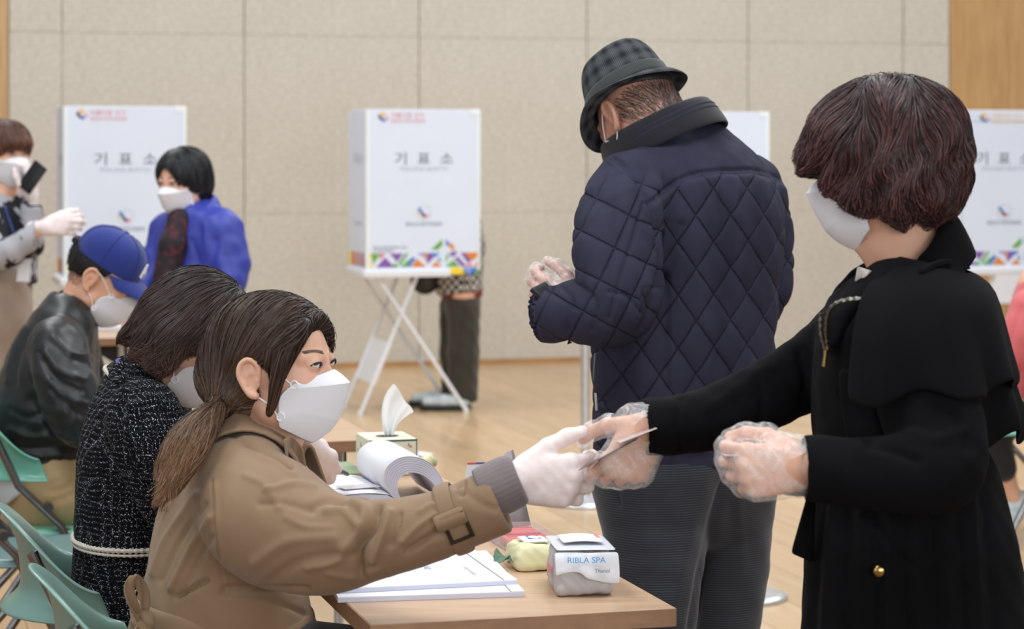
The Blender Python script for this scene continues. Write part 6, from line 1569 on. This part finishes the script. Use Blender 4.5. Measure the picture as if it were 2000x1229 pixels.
# two booklets under the sleeve
def booklet(a, b, c, th, z, label, name='booklet'):
    a, b, c = (np.asarray(q_) for q_ in (a, b, c)); d = a + c - b; root = empty(name, a, label, 'booklet', 'white booklets on the near table'); kids = []
    mb = MB(); mb.poly([p + Z * z for p in (a, b, c, d)], Z * (th - .0016)); kids.append(mb.build('pages', M_pageedge))
    mb = MB(); mb.poly([p + Z * (z + th - .0016) for p in (a, b, c, d)], Z * .0014); kids.append(mb.build('cover', M_paper))
    s_ = unit(c - b) * .0; w_ = unit(a - b); mb = MB(); e = unit(a - b)
    mb.poly([b + Z * (z + th - .0002), b + e * .022 + Z * (z + th - .0002), c + e * .022 + Z * (z + th - .0002), c + Z * (z + th - .0002)], Z * .0006); kids.append(mb.build('spine_tape', M_paper))
    mb = MB(); mb.poly([b + e * .022 + Z * (z + th), b + e * .0235 + Z * (z + th), c + e * .0235 + Z * (z + th), c + e * .022 + Z * (z + th)], Z * .0006); kids.append(mb.build('tape_line', M_grey_ink))
    x = unit(b - c); y = unit(e)
    for f1, f2, sz, tx in ((.42, .42, .017, '선거관리'), (.55, .46, .012, '선거관리위원회'), (.2, .25, .009, '중앙선거관리위원회')):
        kids.append(text(tx, b + (a - b) * f1 + (c - b) * f2 + Z * (z + th + .0004), x, Z, sz, M_grey_ink, None))
    adopt(root, kids); return root
def flat(p): q_ = np.array(p); q_[2] = 0; return q_
booklet(flat(T(660, 1178)), flat(T(1024, 1166)), flat(T(950, 1086)), .009, ZT + .0004, 'lower white booklet, sticking out towards the table edge')
a_, b_, c_ = [flat(T(x_, y_, ZT + .0095)) for x_, y_ in ((654, 1160), (1010, 1142), (905, 1068))]
booklet(a_, b_, c_, .008, ZT + .0098, 'upper white booklet with grey print, under the sleeve')
# pack of wet wipes, white and grey
M_wrap = mat('wipes_wrap_white', (214, 216, 222), .35, (9, .04), (60, .25, .003)); M_wrapg = mat('wipes_wrap_grey', (176, 172, 172), .4, (12, .06), (60, .3, .003))
M_blueink = mat('blue_ink', (70, 150, 205), .6); M_pinkink = mat('pink_label', (222, 120, 132), .6); M_darkink = mat('dark_label', (96, 70, 92), .6)
def pillow(name, o, ax, ay, h_, m, par=None, bulge=.012, n=14, pinch=.0):
    """soft pack: rounded box with slightly bulging faces"""
    o = np.asarray(o, float); ax = np.asarray(ax); ay = np.asarray(ay); F_ = Field.around([o, o + ax + ay, o + ax, o + ay, o + ax + ay + Z * h_, o + Z * h_], .03, .0025)
    c = o + (ax + ay) / 2 + Z * h_ / 2; la, lb = np.linalg.norm(ax), np.linalg.norm(ay); R = np.array([unit(ax), unit(ay), Z])
    sl, X, Y_, Z_ = F_.blk(F_.lo, F_.lo + F_.h * F_.n); r = .016; l = [(X - f32(c[0])) * f32(R[i][0]) + (Y_ - f32(c[1])) * f32(R[i][1]) + (Z_ - f32(c[2])) * f32(R[i][2]) for i in range(3)]
    tp = 1 - pinch * np.clip(l[2] / h_ + .5, 0, 1)
    q_ = [np.maximum(np.abs(l[0]) / tp - (la / 2 - r), 0), np.maximum(np.abs(l[1]) / tp - (lb / 2 - r), 0), np.maximum(np.abs(l[2]) - (h_ / 2 - r), 0)]
    F_.d[sl] = np.sqrt(q_[0] ** 2 + q_[1] ** 2 + q_[2] ** 2) - r
    v, q2 = F_.mesh(2); n_ = normals(v, q2); v = v + n_ * (wob(v, 55, .0016) + wob(v, 22, .0018))[:, None]
    v[:, 2] = np.maximum(v[:, 2], o[2] + .0008)
    return mesh_obj(name, v, None, m, par, True, quads=q2)
wa = flat(T(1085, 1168)); wx = unit((.99, .06, 0)); wy = unit((-.12, .99, 0)); wo = wa + Z * ZT
pack = pillow('wet_wipes', wo, wx * .106, wy * .17, .074, M_wrapg, pinch=.12); tag(pack, 'white and grey pack of wet wipes at the table corner', 'wipes')
W = lambda x_, y_, z_: wo + wx * x_ + wy * y_ + Z * z_
rows = [[W(-.001 + .107 * s_, -.0035 + .004 * math.sin(s_ * 9) - .002 * math.cos(t_ * 3) + .012 * t_ ** 3, .036 + .036 * t_ - .008 * (1 - t_) * (s_ > .42) + .006 * (1 - t_) * math.sin(s_ * 5)) for s_ in np.linspace(0, 1, 16)] for t_ in np.linspace(0, 1, 6)]
grid_obj('wrap_flap', rows, M_wrap, pack, thick=.0014, sub=1)
rows = [[W(.003 + .1 * s_, .012 + .148 * t_, .0745 + .003 * math.sin(s_ * 3.1) * math.sin(t_ * 3.1)) for s_ in np.linspace(0, 1, 10)] for t_ in np.linspace(0, 1, 10)]
top = grid_obj('top_label', rows, M_wrap, pack, thick=.002, sub=1)
rows = [[W(.018 + .07 * s_, .045 + .075 * t_, .081 + .003 * math.sin(s_ * 3.1)) for s_ in np.linspace(0, 1, 8)] for t_ in np.linspace(0, 1, 8)]
lid = grid_obj('lid', rows, M_white, pack, thick=.003, sub=1)
for x0, x1, m_ in ((.056, .086, M_pinkink), (.03, .056, M_darkink)):
    mb = MB(); mb.box(W(x0, .082, .0845), wx * (x1 - x0), wy * .034, Z * .0006); mb.build('print', m_, lid)
text('RIBLA SPA', W(.05, -.0075, .058), wx, -wy + Z * .25, .0135, M_blueink, pack, sx=1.05)
text('Thanol', W(.076, -.0085, .042), wx, -wy + Z * .1, .009, M_grey_ink, pack)
mb = MB(); mb.box(W(-.0032, .03, .034), wy * .035, Z * .014, -wx * .0006); mb.build('print', M_pinkink, pack)
# cream wipes with a leaf print, and a second pack further back
M_cream = mat('cream_wrap', (226, 222, 176), .4, (14, .06), (60, .3, .003)); M_leaf = mat('leaf_green', (64, 104, 74), .5, (60, .2))
def creampack(o, ax, ay, h_, label):
    pk = pillow('wet_wipes', o, ax, ay, h_, M_cream, pinch=.2); tag(pk, label, 'wipes')
    q_ = lambda s_, t_, z_: o + ax * s_ + ay * t_ + Z * z_
    rows = [[q_(.25 + .5 * s_, .28 + .45 * t_, h_ + .002 + .004 * math.sin(s_ * 3.14) * math.sin(t_ * 3.14)) for s_ in np.linspace(0, 1, 8)] for t_ in np.linspace(0, 1, 8)]
    l_ = grid_obj('lid', rows, M_white, pk, thick=.004, sub=1)
    mb = MB(); mb.poly([q_(.36, .38, h_ + .008), q_(.6, .38, h_ + .008), q_(.62, .6, h_ + .0085), q_(.38, .62, h_ + .0085)], Z * .0006); mb.build('print', mat('lid_blue', (80, 96, 190), .5), l_)
    rows = [[q_(-.06 + .1 * math.sin(t_ * 9) * s_ - .12 * s_, .05 + .9 * t_, h_ * (.42 + .3 * s_ * math.sin(t_ * 11))) for t_ in np.linspace(0, 1, 12)] for s_ in np.linspace(0, 1, 4)]
    grid_obj('crimped_end', rows, M_leaf, pk, thick=.001, sub=1)
    return pk
p0 = flat(T(1012, 1120)); creampack(p0 + Z * ZT, np.array((.09, .02, 0)), np.array((-.035, .13, 0)), .042, 'cream pack of wet wipes with green ends beside the grey-white pack')
p0 = flat(T(806, 922)); creampack(p0 + Z * ZT, np.array((.045, -.02, 0)), np.array((-.03, .09, 0)), .03, 'small cream pack of wipes half hidden behind the open register')
# red ink pads in a clear tray with its lid up
t = NT('clear_plastic'); t.set(Base__Color=(.9, .88, .9, 1), Roughness=.08); tr = t.n('ShaderNodeBsdfTransparent'); mx = t.n('ShaderNodeMixShader'); mx.inputs[0].default_value = .25; t.l((tr, 0), (mx, 1)); t.l((t.b, 0), (mx, 2)); t.l((mx, 0), (t.out, 'Surface')); nz = t.noise(40); t.bump(nz, .08, .002); M_clear = t.m
t = NT('milky_plastic'); t.color(t.ramp(t.noise(20), [(.3, rgb(176, 172, 180)), (.7, rgb(190, 186, 194))])); t.set(Roughness=.25); tr = t.n('ShaderNodeBsdfTransparent'); mx = t.n('ShaderNodeMixShader'); mx.inputs[0].default_value = .82; t.l((tr, 0), (mx, 1)); t.l((t.b, 0), (mx, 2)); t.l((mx, 0), (t.out, 'Surface')); M_milky = t.m
M_inkred = mat('ink_pad_red', (214, 84, 84), .6, (30, .12))
ta = flat(T(990, 1078)) + Z * ZT; tx = unit((.97, .2, 0)) * .1; ty = unit((-.27, .96, 0)) * .17
root = empty('ink_pad', ta, 'red ink pad in a clear plastic tray behind the cream wipes', 'ink pad'); kids = []
mb = MB(); mb.box(ta, tx, ty, Z * .003); mb.box(ta, tx, unit(ty) * .002, Z * .026); mb.box(ta + ty, tx, unit(ty) * .002, Z * .026); mb.box(ta, unit(tx) * .002, ty, Z * .026); mb.box(ta + tx, unit(tx) * .002, ty, Z * .026); kids.append(mb.build('tray', M_clear))
mb = MB(); mb.box(ta + ty * .5 + Z * .003, tx, unit(ty) * .003, Z * .024); kids.append(mb.build('divider', M_clear))
for f0 in (.06, .55):
    mb = MB(); mb.box(ta + tx * .08 + ty * f0 + Z * .004, tx * .84, ty * .38, Z * .014); kids.append(mb.build('pad', M_inkred, bevel=.002, seg=1))
adopt(root, kids)
la = T(985, 1034); lb_ = T(1036, 1026); rows = [[la * (1 - s_) + lb_ * s_ + (np.array((.0, .06, .14)) + np.array((-.035, 0, 0)) * s_) * t_ for s_ in np.linspace(0, 1, 4)] for t_ in np.linspace(0, 1, 4)]
o = grid_obj('plastic_sheet', rows, M_milky, thick=.0015); tag(o, 'grey translucent plastic lid standing behind the red ink pad', 'lid')
# leaflet with red and blue edge
la = T(905, 960); mb = MB(); ex = unit((.8, .25, 0)); ez = unit((.12, .25, .9)); mb.box(la - ez * .0, ex * .04, ez * .062, np.cross(ex, ez) * .0015); lf = mb.build('leaflet', M_paper); tag(lf, 'small white leaflet with a red and blue edge behind the sleeve', 'leaflet')
for f0, m_ in ((0, M_inkred), (.5, mat('leaf_blue', (60, 84, 170), .6))):
    mb = MB(); mb.box(la + ex * (.04 * f0) + ez * .058 - np.cross(ex, ez) * .0006, ex * .02, ez * .004, np.cross(ex, ez) * .0026); mb.build('edge_stripe', m_, lf)
text('선거', la + ex * .016 + ez * .035 - np.cross(ex, ez) * .0012 * (1 if np.cross(ex, ez)[1] > 0 else -1), ex, -np.cross(ex, ez) if np.cross(ex, ez)[1] > 0 else np.cross(ex, ez), .007, M_grey_ink, lf)
# the open register: flat left half, right half rolled over
S0 = flat(T(784, 990)); dU = unit(U); dV = unit(V); LEN = .28
root = empty('register_book', S0 + Z * ZT, 'thick open register, its right-hand pages rolled over in an arch', 'book'); kids = []
R = lambda v_, z_, u_: S0 + dV * v_ + Z * (ZT + z_) + dU * u_
lp = [(-.215, .0), (-.215, .018), (-.15, .024), (-.08, .028), (-.03, .024), (-.006, .012), (0, .0)]
mb = MB(); mb.poly([R(v_, z_ + .001, 0) for v_, z_ in lp], dU * LEN); kids.append(mb.build('page_block', M_pageedge))
sheet = catmull([(-.214, .0195), (-.15, .0255), (-.08, .0295), (-.03, .0255), (-.008, .014)], 5)
kids.append(grid_obj('page', [[R(v_, z_ + .001, u_) for v_, z_ in sheet] for u_ in (-.0004, LEN / 2, LEN + .0004)], M_paper, thick=.0006))
outer = np.array([(0, .002), (-.02, .022), (-.036, .05), (-.030, .080), (-.002, .099), (.035, .098), (.068, .078), (.094, .035), (.1, .012)])
inner = np.array([(.006, .002), (-.001, .016), (-.008, .038), (-.002, .058), (.016, .068), (.04, .064), (.060, .05), (.078, .022), (.086, .004)])
NB = 7
for i in range(NB):
    a0, a1 = i / NB, (i + .86) / NB; c0 = catmull(outer * (1 - a0) + inner * a0, 5); c1 = catmull(outer * (1 - a1) + inner * a1, 5)
    k = np.linspace(0, 1, len(c0)) ** 6; c0 = c0 + np.outer(k, (.002 * i, .0)); c1 = c1 + np.outer(k, (.002 * i, .0))
    G = [[R(v_, z_ + .001, u_) for v_, z_ in np.vstack([c0, c1[::-1]])] for u_ in (0, LEN)]
    o = grid_obj('page_bundle', G, M_pageedge if i else M_pageedge, close_v=True, smooth=True); kids.append(o)
    me = o.data; n_ = len(c0); bm = bmesh.new(); bm.from_mesh(me); bm.verts.ensure_lookup_table(); W2 = 2 * n_
    for r_ in (0, W2):
        for j in range(n_ - 1):
            try: bm.faces.new([bm.verts[r_ + j], bm.verts[r_ + j + 1], bm.verts[r_ + W2 - 2 - j], bm.verts[r_ + W2 - 1 - j]])
            except ValueError: pass
    bmesh.ops.recalc_face_normals(bm, faces=bm.faces); bm.to_mesh(me); bm.free()
c0 = catmull(outer, 6); c0 = c0 + np.array((-.0002, .0014)); kids.append(grid_obj('page', [[R(v_ * 1.012, z_ + .001, u_) for v_, z_ in c0] for u_ in (-.0006, LEN / 2, LEN + .0006)], M_paper, thick=.0006, offset=0))
mb = MB()
for r_ in range(9): 
    for cgap in ((-.2, -.15), (-.14, -.085), (-.075, -.03)):
        u_ = .02 + r_ * .028; mb.box(R(cgap[0], .0, u_) + Z * (np.interp(np.mean(cgap), [-.214, -.15, -.08, -.03], [.0195, .0255, .0295, .0255]) + .0022), dV * (cgap[1] - cgap[0]), dU * .0012, Z * .0003)
kids.append(mb.build('printed_rows', M_grey_ink)); kids[-1]['kind'] = 'stuff'
adopt(root, kids)
card('identity_card', R(-.075, .034, .075), dV * .95 + dU * .2, dU, .082, .052, mat('id_card_pale', (206, 200, 206), .3, (30, .06)), 'small identity card lying on the open register page')
# green note pad
mb = MB(); g0 = flat(T(640, 934)) + Z * (ZT + .0005); mb.box(g0 - dV * .1, dV * .19, dU * .2, Z * .008); gp = mb.build('note_pad', mat('pad_green', (140, 158, 124), .7, (20, .05)), bevel=.001, seg=1); tag(gp, 'green-covered pad beneath the gloved hand with the pen', 'notepad')
mb = MB(); mb.box(g0 - dV * .1 - dU * .0006, dV * .19, dU * .0006, Z * .004); mb.build('pad_edge', mat('pad_red', (150, 84, 76), .7), gp)
# tissue box with a tissue pulled out
c0 = np.array((-.322, 5.2, ZT + .0006)); bw, bd, bh = .111, .148, .082
root = empty('tissue_box', c0, 'small tissue box printed with birds, a white tissue pulled out', 'tissue box'); kids = []
M_box = mat('box_card', (224, 222, 200), .5, (12, .03)); M_dkgreen = mat('box_green', (38, 90, 66), .5)
mb = MB(); mb.box(c0, V * bw, U * bd, Z * bh); kids.append(mb.build('box', M_box, bevel=.0015, seg=1))
for o_, a_, b_ in ((c0 + Z * (bh - .005) - U * .0004, V * bw, Z * .004), (c0 - U * .0004, V * .0025, Z * bh), (c0 + V * (bw - .0025) - U * .0004, V * .0025, Z * bh)):
    mb = MB(); mb.box(o_, a_, U * .0005, b_); kids.append(mb.build('green_border', M_dkgreen))
def bird(o, x, y, s_, flip=1):
    for pts, k in (([(0, 0), (-.4, .9), (-.15, .8), (.25, .1)], 'blue'), ([(0, 0), (-.75, .45), (-.7, .2), (-.1, -.1)], 'gold'), ([(-.1, -.1), (.35, .1), (1.0, .15), (.5, -.2), (.1, -.3)], 'red'), ([(.1, -.2), (.5, -.5), (.75, -.45), (.3, -.1)], 'red'), ([(0, .05), (-.1, .6), (.1, .5), (.2, .1)], 'green')):
        mb = MB(); mb.poly([o + x * (p[0] * s_ * flip) + y * (p[1] * s_) for p in pts], np.cross(x, y) * .0004); kids.append(mb.build('bird_print', ink(k)))
fr = c0 - U * .0005
bird(fr + V * .07 + Z * .056, V, Z, .012); bird(fr + V * .092 + Z * .066, V, Z, .008); bird(fr + V * .045 + Z * .07, V, Z, .006); bird(fr + V * .022 + Z * .068, V, Z, .006); bird(fr + V * .09 + Z * .035, V, Z, .009)
sd = c0 - V * .0005
for i_, (b_, z_) in enumerate(((.03, .06), (.06, .05), (.09, .058), (.12, .04), (.045, .03))): bird(sd + U * b_ + Z * z_, -U, Z, .011)
tc = c0 + V * bw * .5 + U * bd * .45 + Z * (bh + .0006)
G = [[tc + V * .027 * r_ * math.cos(a) + U * .02 * r_ * math.sin(a) for a in np.linspace(0, 2 * math.pi, 28, endpoint=False)] for r_ in (1, .5, .02)]
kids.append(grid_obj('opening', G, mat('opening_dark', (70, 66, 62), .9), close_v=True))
t = NT('tissue'); t.color(rgb(246, 247, 248)); t.set(Roughness=.9, Subsurface__Weight=.6, Subsurface__Radius=(.02, .02, .02), Subsurface__Scale=.3); t.bump(t.noise(180), .2, .001); M_tissue = t.m
tp = lambda px_, py_, dy=0: P(px_, py_, 5.27 + dy)
L_ = catmull([tp(751, 854), tp(746, 828), tp(745, 800), tp(752, 772), tp(768, 750)], 6); Rr = catmull([tp(768, 854), tp(774, 836), tp(786, 822), tp(800, 812), tp(808, 808)], 6)
rows = []
for i in range(len(L_)):
    t_ = i / (len(L_) - 1); e_ = Rr[i]; rows.append([L_[i] * (1 - s_) + e_ * s_ + np.array((0, .012 * math.sin(s_ * 13 + 2 * t_) * (1 - .55 * t_) + .02 * math.sin(s_ * 3.1), .004 * math.sin(s_ * 9))) for s_ in np.linspace(0, 1, 16)])
# apex to tip edge falls in a gentle arc
kids.append(grid_obj('tissue', rows, M_tissue, thick=.0006, sub=1))
adopt(root, kids)
# water bottle with a pink label
bc = P(600, 900, 5.32); bc[2] = ZT
t = NT('bottle_plastic'); t.set(Base__Color=(.92, .95, .96, 1), Roughness=.06); tr = t.n('ShaderNodeBsdfTransparent'); mx = t.n('ShaderNodeMixShader'); mx.inputs[0].default_value = .22; t.l((tr, 0), (mx, 1)); t.l((t.b, 0), (mx, 2)); t.l((mx, 0), (t.out, 'Surface')); t.bump(t.noise(60), .1, .002); M_pet = t.m
def lathe(name, c, prof, m, n=32): return grid_obj(name, [[c + np.array((r * math.cos(a), r * math.sin(a), z)) for a in np.linspace(0, 2 * math.pi, n, endpoint=False)] for r, z in prof], m, close_v=True)
root = empty('water_bottle', bc, 'clear water bottle with a pink label behind the trench-coat woman\'s chin', 'bottle'); kids = []
kids.append(lathe('bottle', bc, [(.001, .001), (.024, .0015), (.0275, .008), (.028, .03), (.0265, .034), (.028, .038), (.0265, .042), (.028, .046), (.028, .145), (.022, .168), (.013, .185), (.0125, .2)], M_pet))
t = NT('bottle_label'); sz = t.n('ShaderNodeSeparateXYZ'); t.l(t.co(), (sz, 0)); t.color(t.ramp(t.math('MULTIPLY', t.math('SUBTRACT', (sz, 'Z'), ZT + .05), 12.0), [(0, rgb(196, 222, 238)), (.3, rgb(226, 214, 232)), (.6, rgb(244, 190, 214)), (1, rgb(240, 170, 204))])); t.set(Roughness=.35); M_lab = t.m
kids.append(lathe('label', bc, [(.0283, .05), (.0286, .051), (.0286, .135), (.0283, .136)], M_lab)); kids.append(lathe('cap', bc, [(.0001, .213), (.013, .212), (.0145, .208), (.0145, .196), (.0135, .195)], M_white))
fw = unit(np.array((0, 0, HC)) - bc); fw[2] = 0; fw = unit(fw); rt = np.cross(fw, Z) * -1
for tx_, x_, z_, s_, m_ in (('Icis', .002, .092, .022, mat('label_blue', (40, 56, 150), .5)), ('8.0', .012, .076, .011, mat('label_blue', (40, 56, 150), .5))):
    kids.append(text(tx_, bc + fw * .0292 + rt * x_ + Z * z_, rt, fw, s_, m_, None))
for k in range(9):
    mb = MB(); mb.box(bc + fw * .0255 - rt * (.0195 - k * .0009) + Z * .07, rt * (.0004 + .0003 * (k % 2)), fw * .002, Z * .03); kids.append(mb.build('barcode_bar', M_black))
mb = MB(); mb.box(bc + fw * .0290 - rt * .008 + Z * .0735, rt * .016, fw * .0004, Z * .002); kids.append(mb.build('print', M_pinkink))
adopt(root, kids)
# green tray on the second table
ga = flat(T(330, 812)) + Z * (ZT + .0005); gx = dV * .26; gy = dU * .2
root = empty('tray', ga, 'light green plastic tray with white papers on the second table', 'tray'); kids = []
M_lgreen = mat('light_green_plastic', (178, 222, 160), .4, (10, .04))
for o_, a_, b_ in ((ga, gx, gy), ):
    mb = MB(); mb.box(o_, a_, b_, Z * .004); kids.append(mb.build('base', M_lgreen))
for o_, a_, b_ in ((ga, gx, dU * .004), (ga + gy, gx, dU * .004), (ga, gy, dV * .004), (ga + gx, gy, dV * .004)):
    mb = MB(); mb.box(o_, a_, b_, Z * .045); kids.append(mb.build('side', M_lgreen)); mb = MB(); mb.box(o_ + Z * .043 - unit(b_) * .004, a_, unit(b_) * .014, Z * .004); kids.append(mb.build('rim', M_lgreen, bevel=.001, seg=1))
adopt(root, kids)
mb = MB(); mb.box(ga + gx * .05 + gy * .05 + Z * .005, gx * .88, gy * .88, Z * .052); tag(mb.build('paper_stack', M_paper, bevel=.001, seg=1), 'stack of white paper in the light green tray', 'paper')
mb = MB(); c_ = ga + gx * .62 + gy * .1 + Z * .058; mb.tube([c_, c_ + Z * .01, c_ + Z * .016], [.014, .014, .008], 14); tag(mb.build('stamp', M_black, smooth=True), 'small black stamp on the papers in the green tray', 'stamp')
# papers on the far table
for i, (px_, py_, w_, l_, h_, lab) in enumerate(((22, 655, .2, .28, .05, 'stack of white papers on the far table behind the youth'), (175, 648, .14, .2, .02, 'loose white papers on the far table, by the cap visor'))):
    q_ = flat(T(px_, py_)) + Z * (ZT + .0005); mb = MB(); mb.box(q_, dV * w_, dU * l_, Z * h_); tag(mb.build('paper_stack', M_paper, bevel=.002, seg=1), lab, 'paper')
# scrap of paper on the floor
q_ = P(812, 890, 11.05); q_[2] = .0012; mb = MB(); mb.poly([q_, q_ + np.array((.07, -.02, 0)), q_ + np.array((.085, .06, 0)), q_ + np.array((.01, .1, .006))], Z * .0006); tag(mb.build('paper_scrap', M_paper), 'scrap of white paper lying on the floor behind the tissue box', 'paper')
# white notice on the wood panelling
wq = W0 + V * 4.85 - U * .0115 + Z * .35; mb = MB(); mb.box(wq, V * .42, -U * .002, Z * .34); nt = mb.build('notice_sheet', M_paper); tag(nt, 'white notice sheet on the wood panels above the pink jacket', 'notice')
for o in list(bpy.data.objects):
    if o.type == 'MESH' and len(o.data.polygons) == 0: print('EMPTY MESH', o.name)
tot = sum(len(o.data.polygons) for o in bpy.data.objects if o.type == 'MESH')
print('faces', tot)
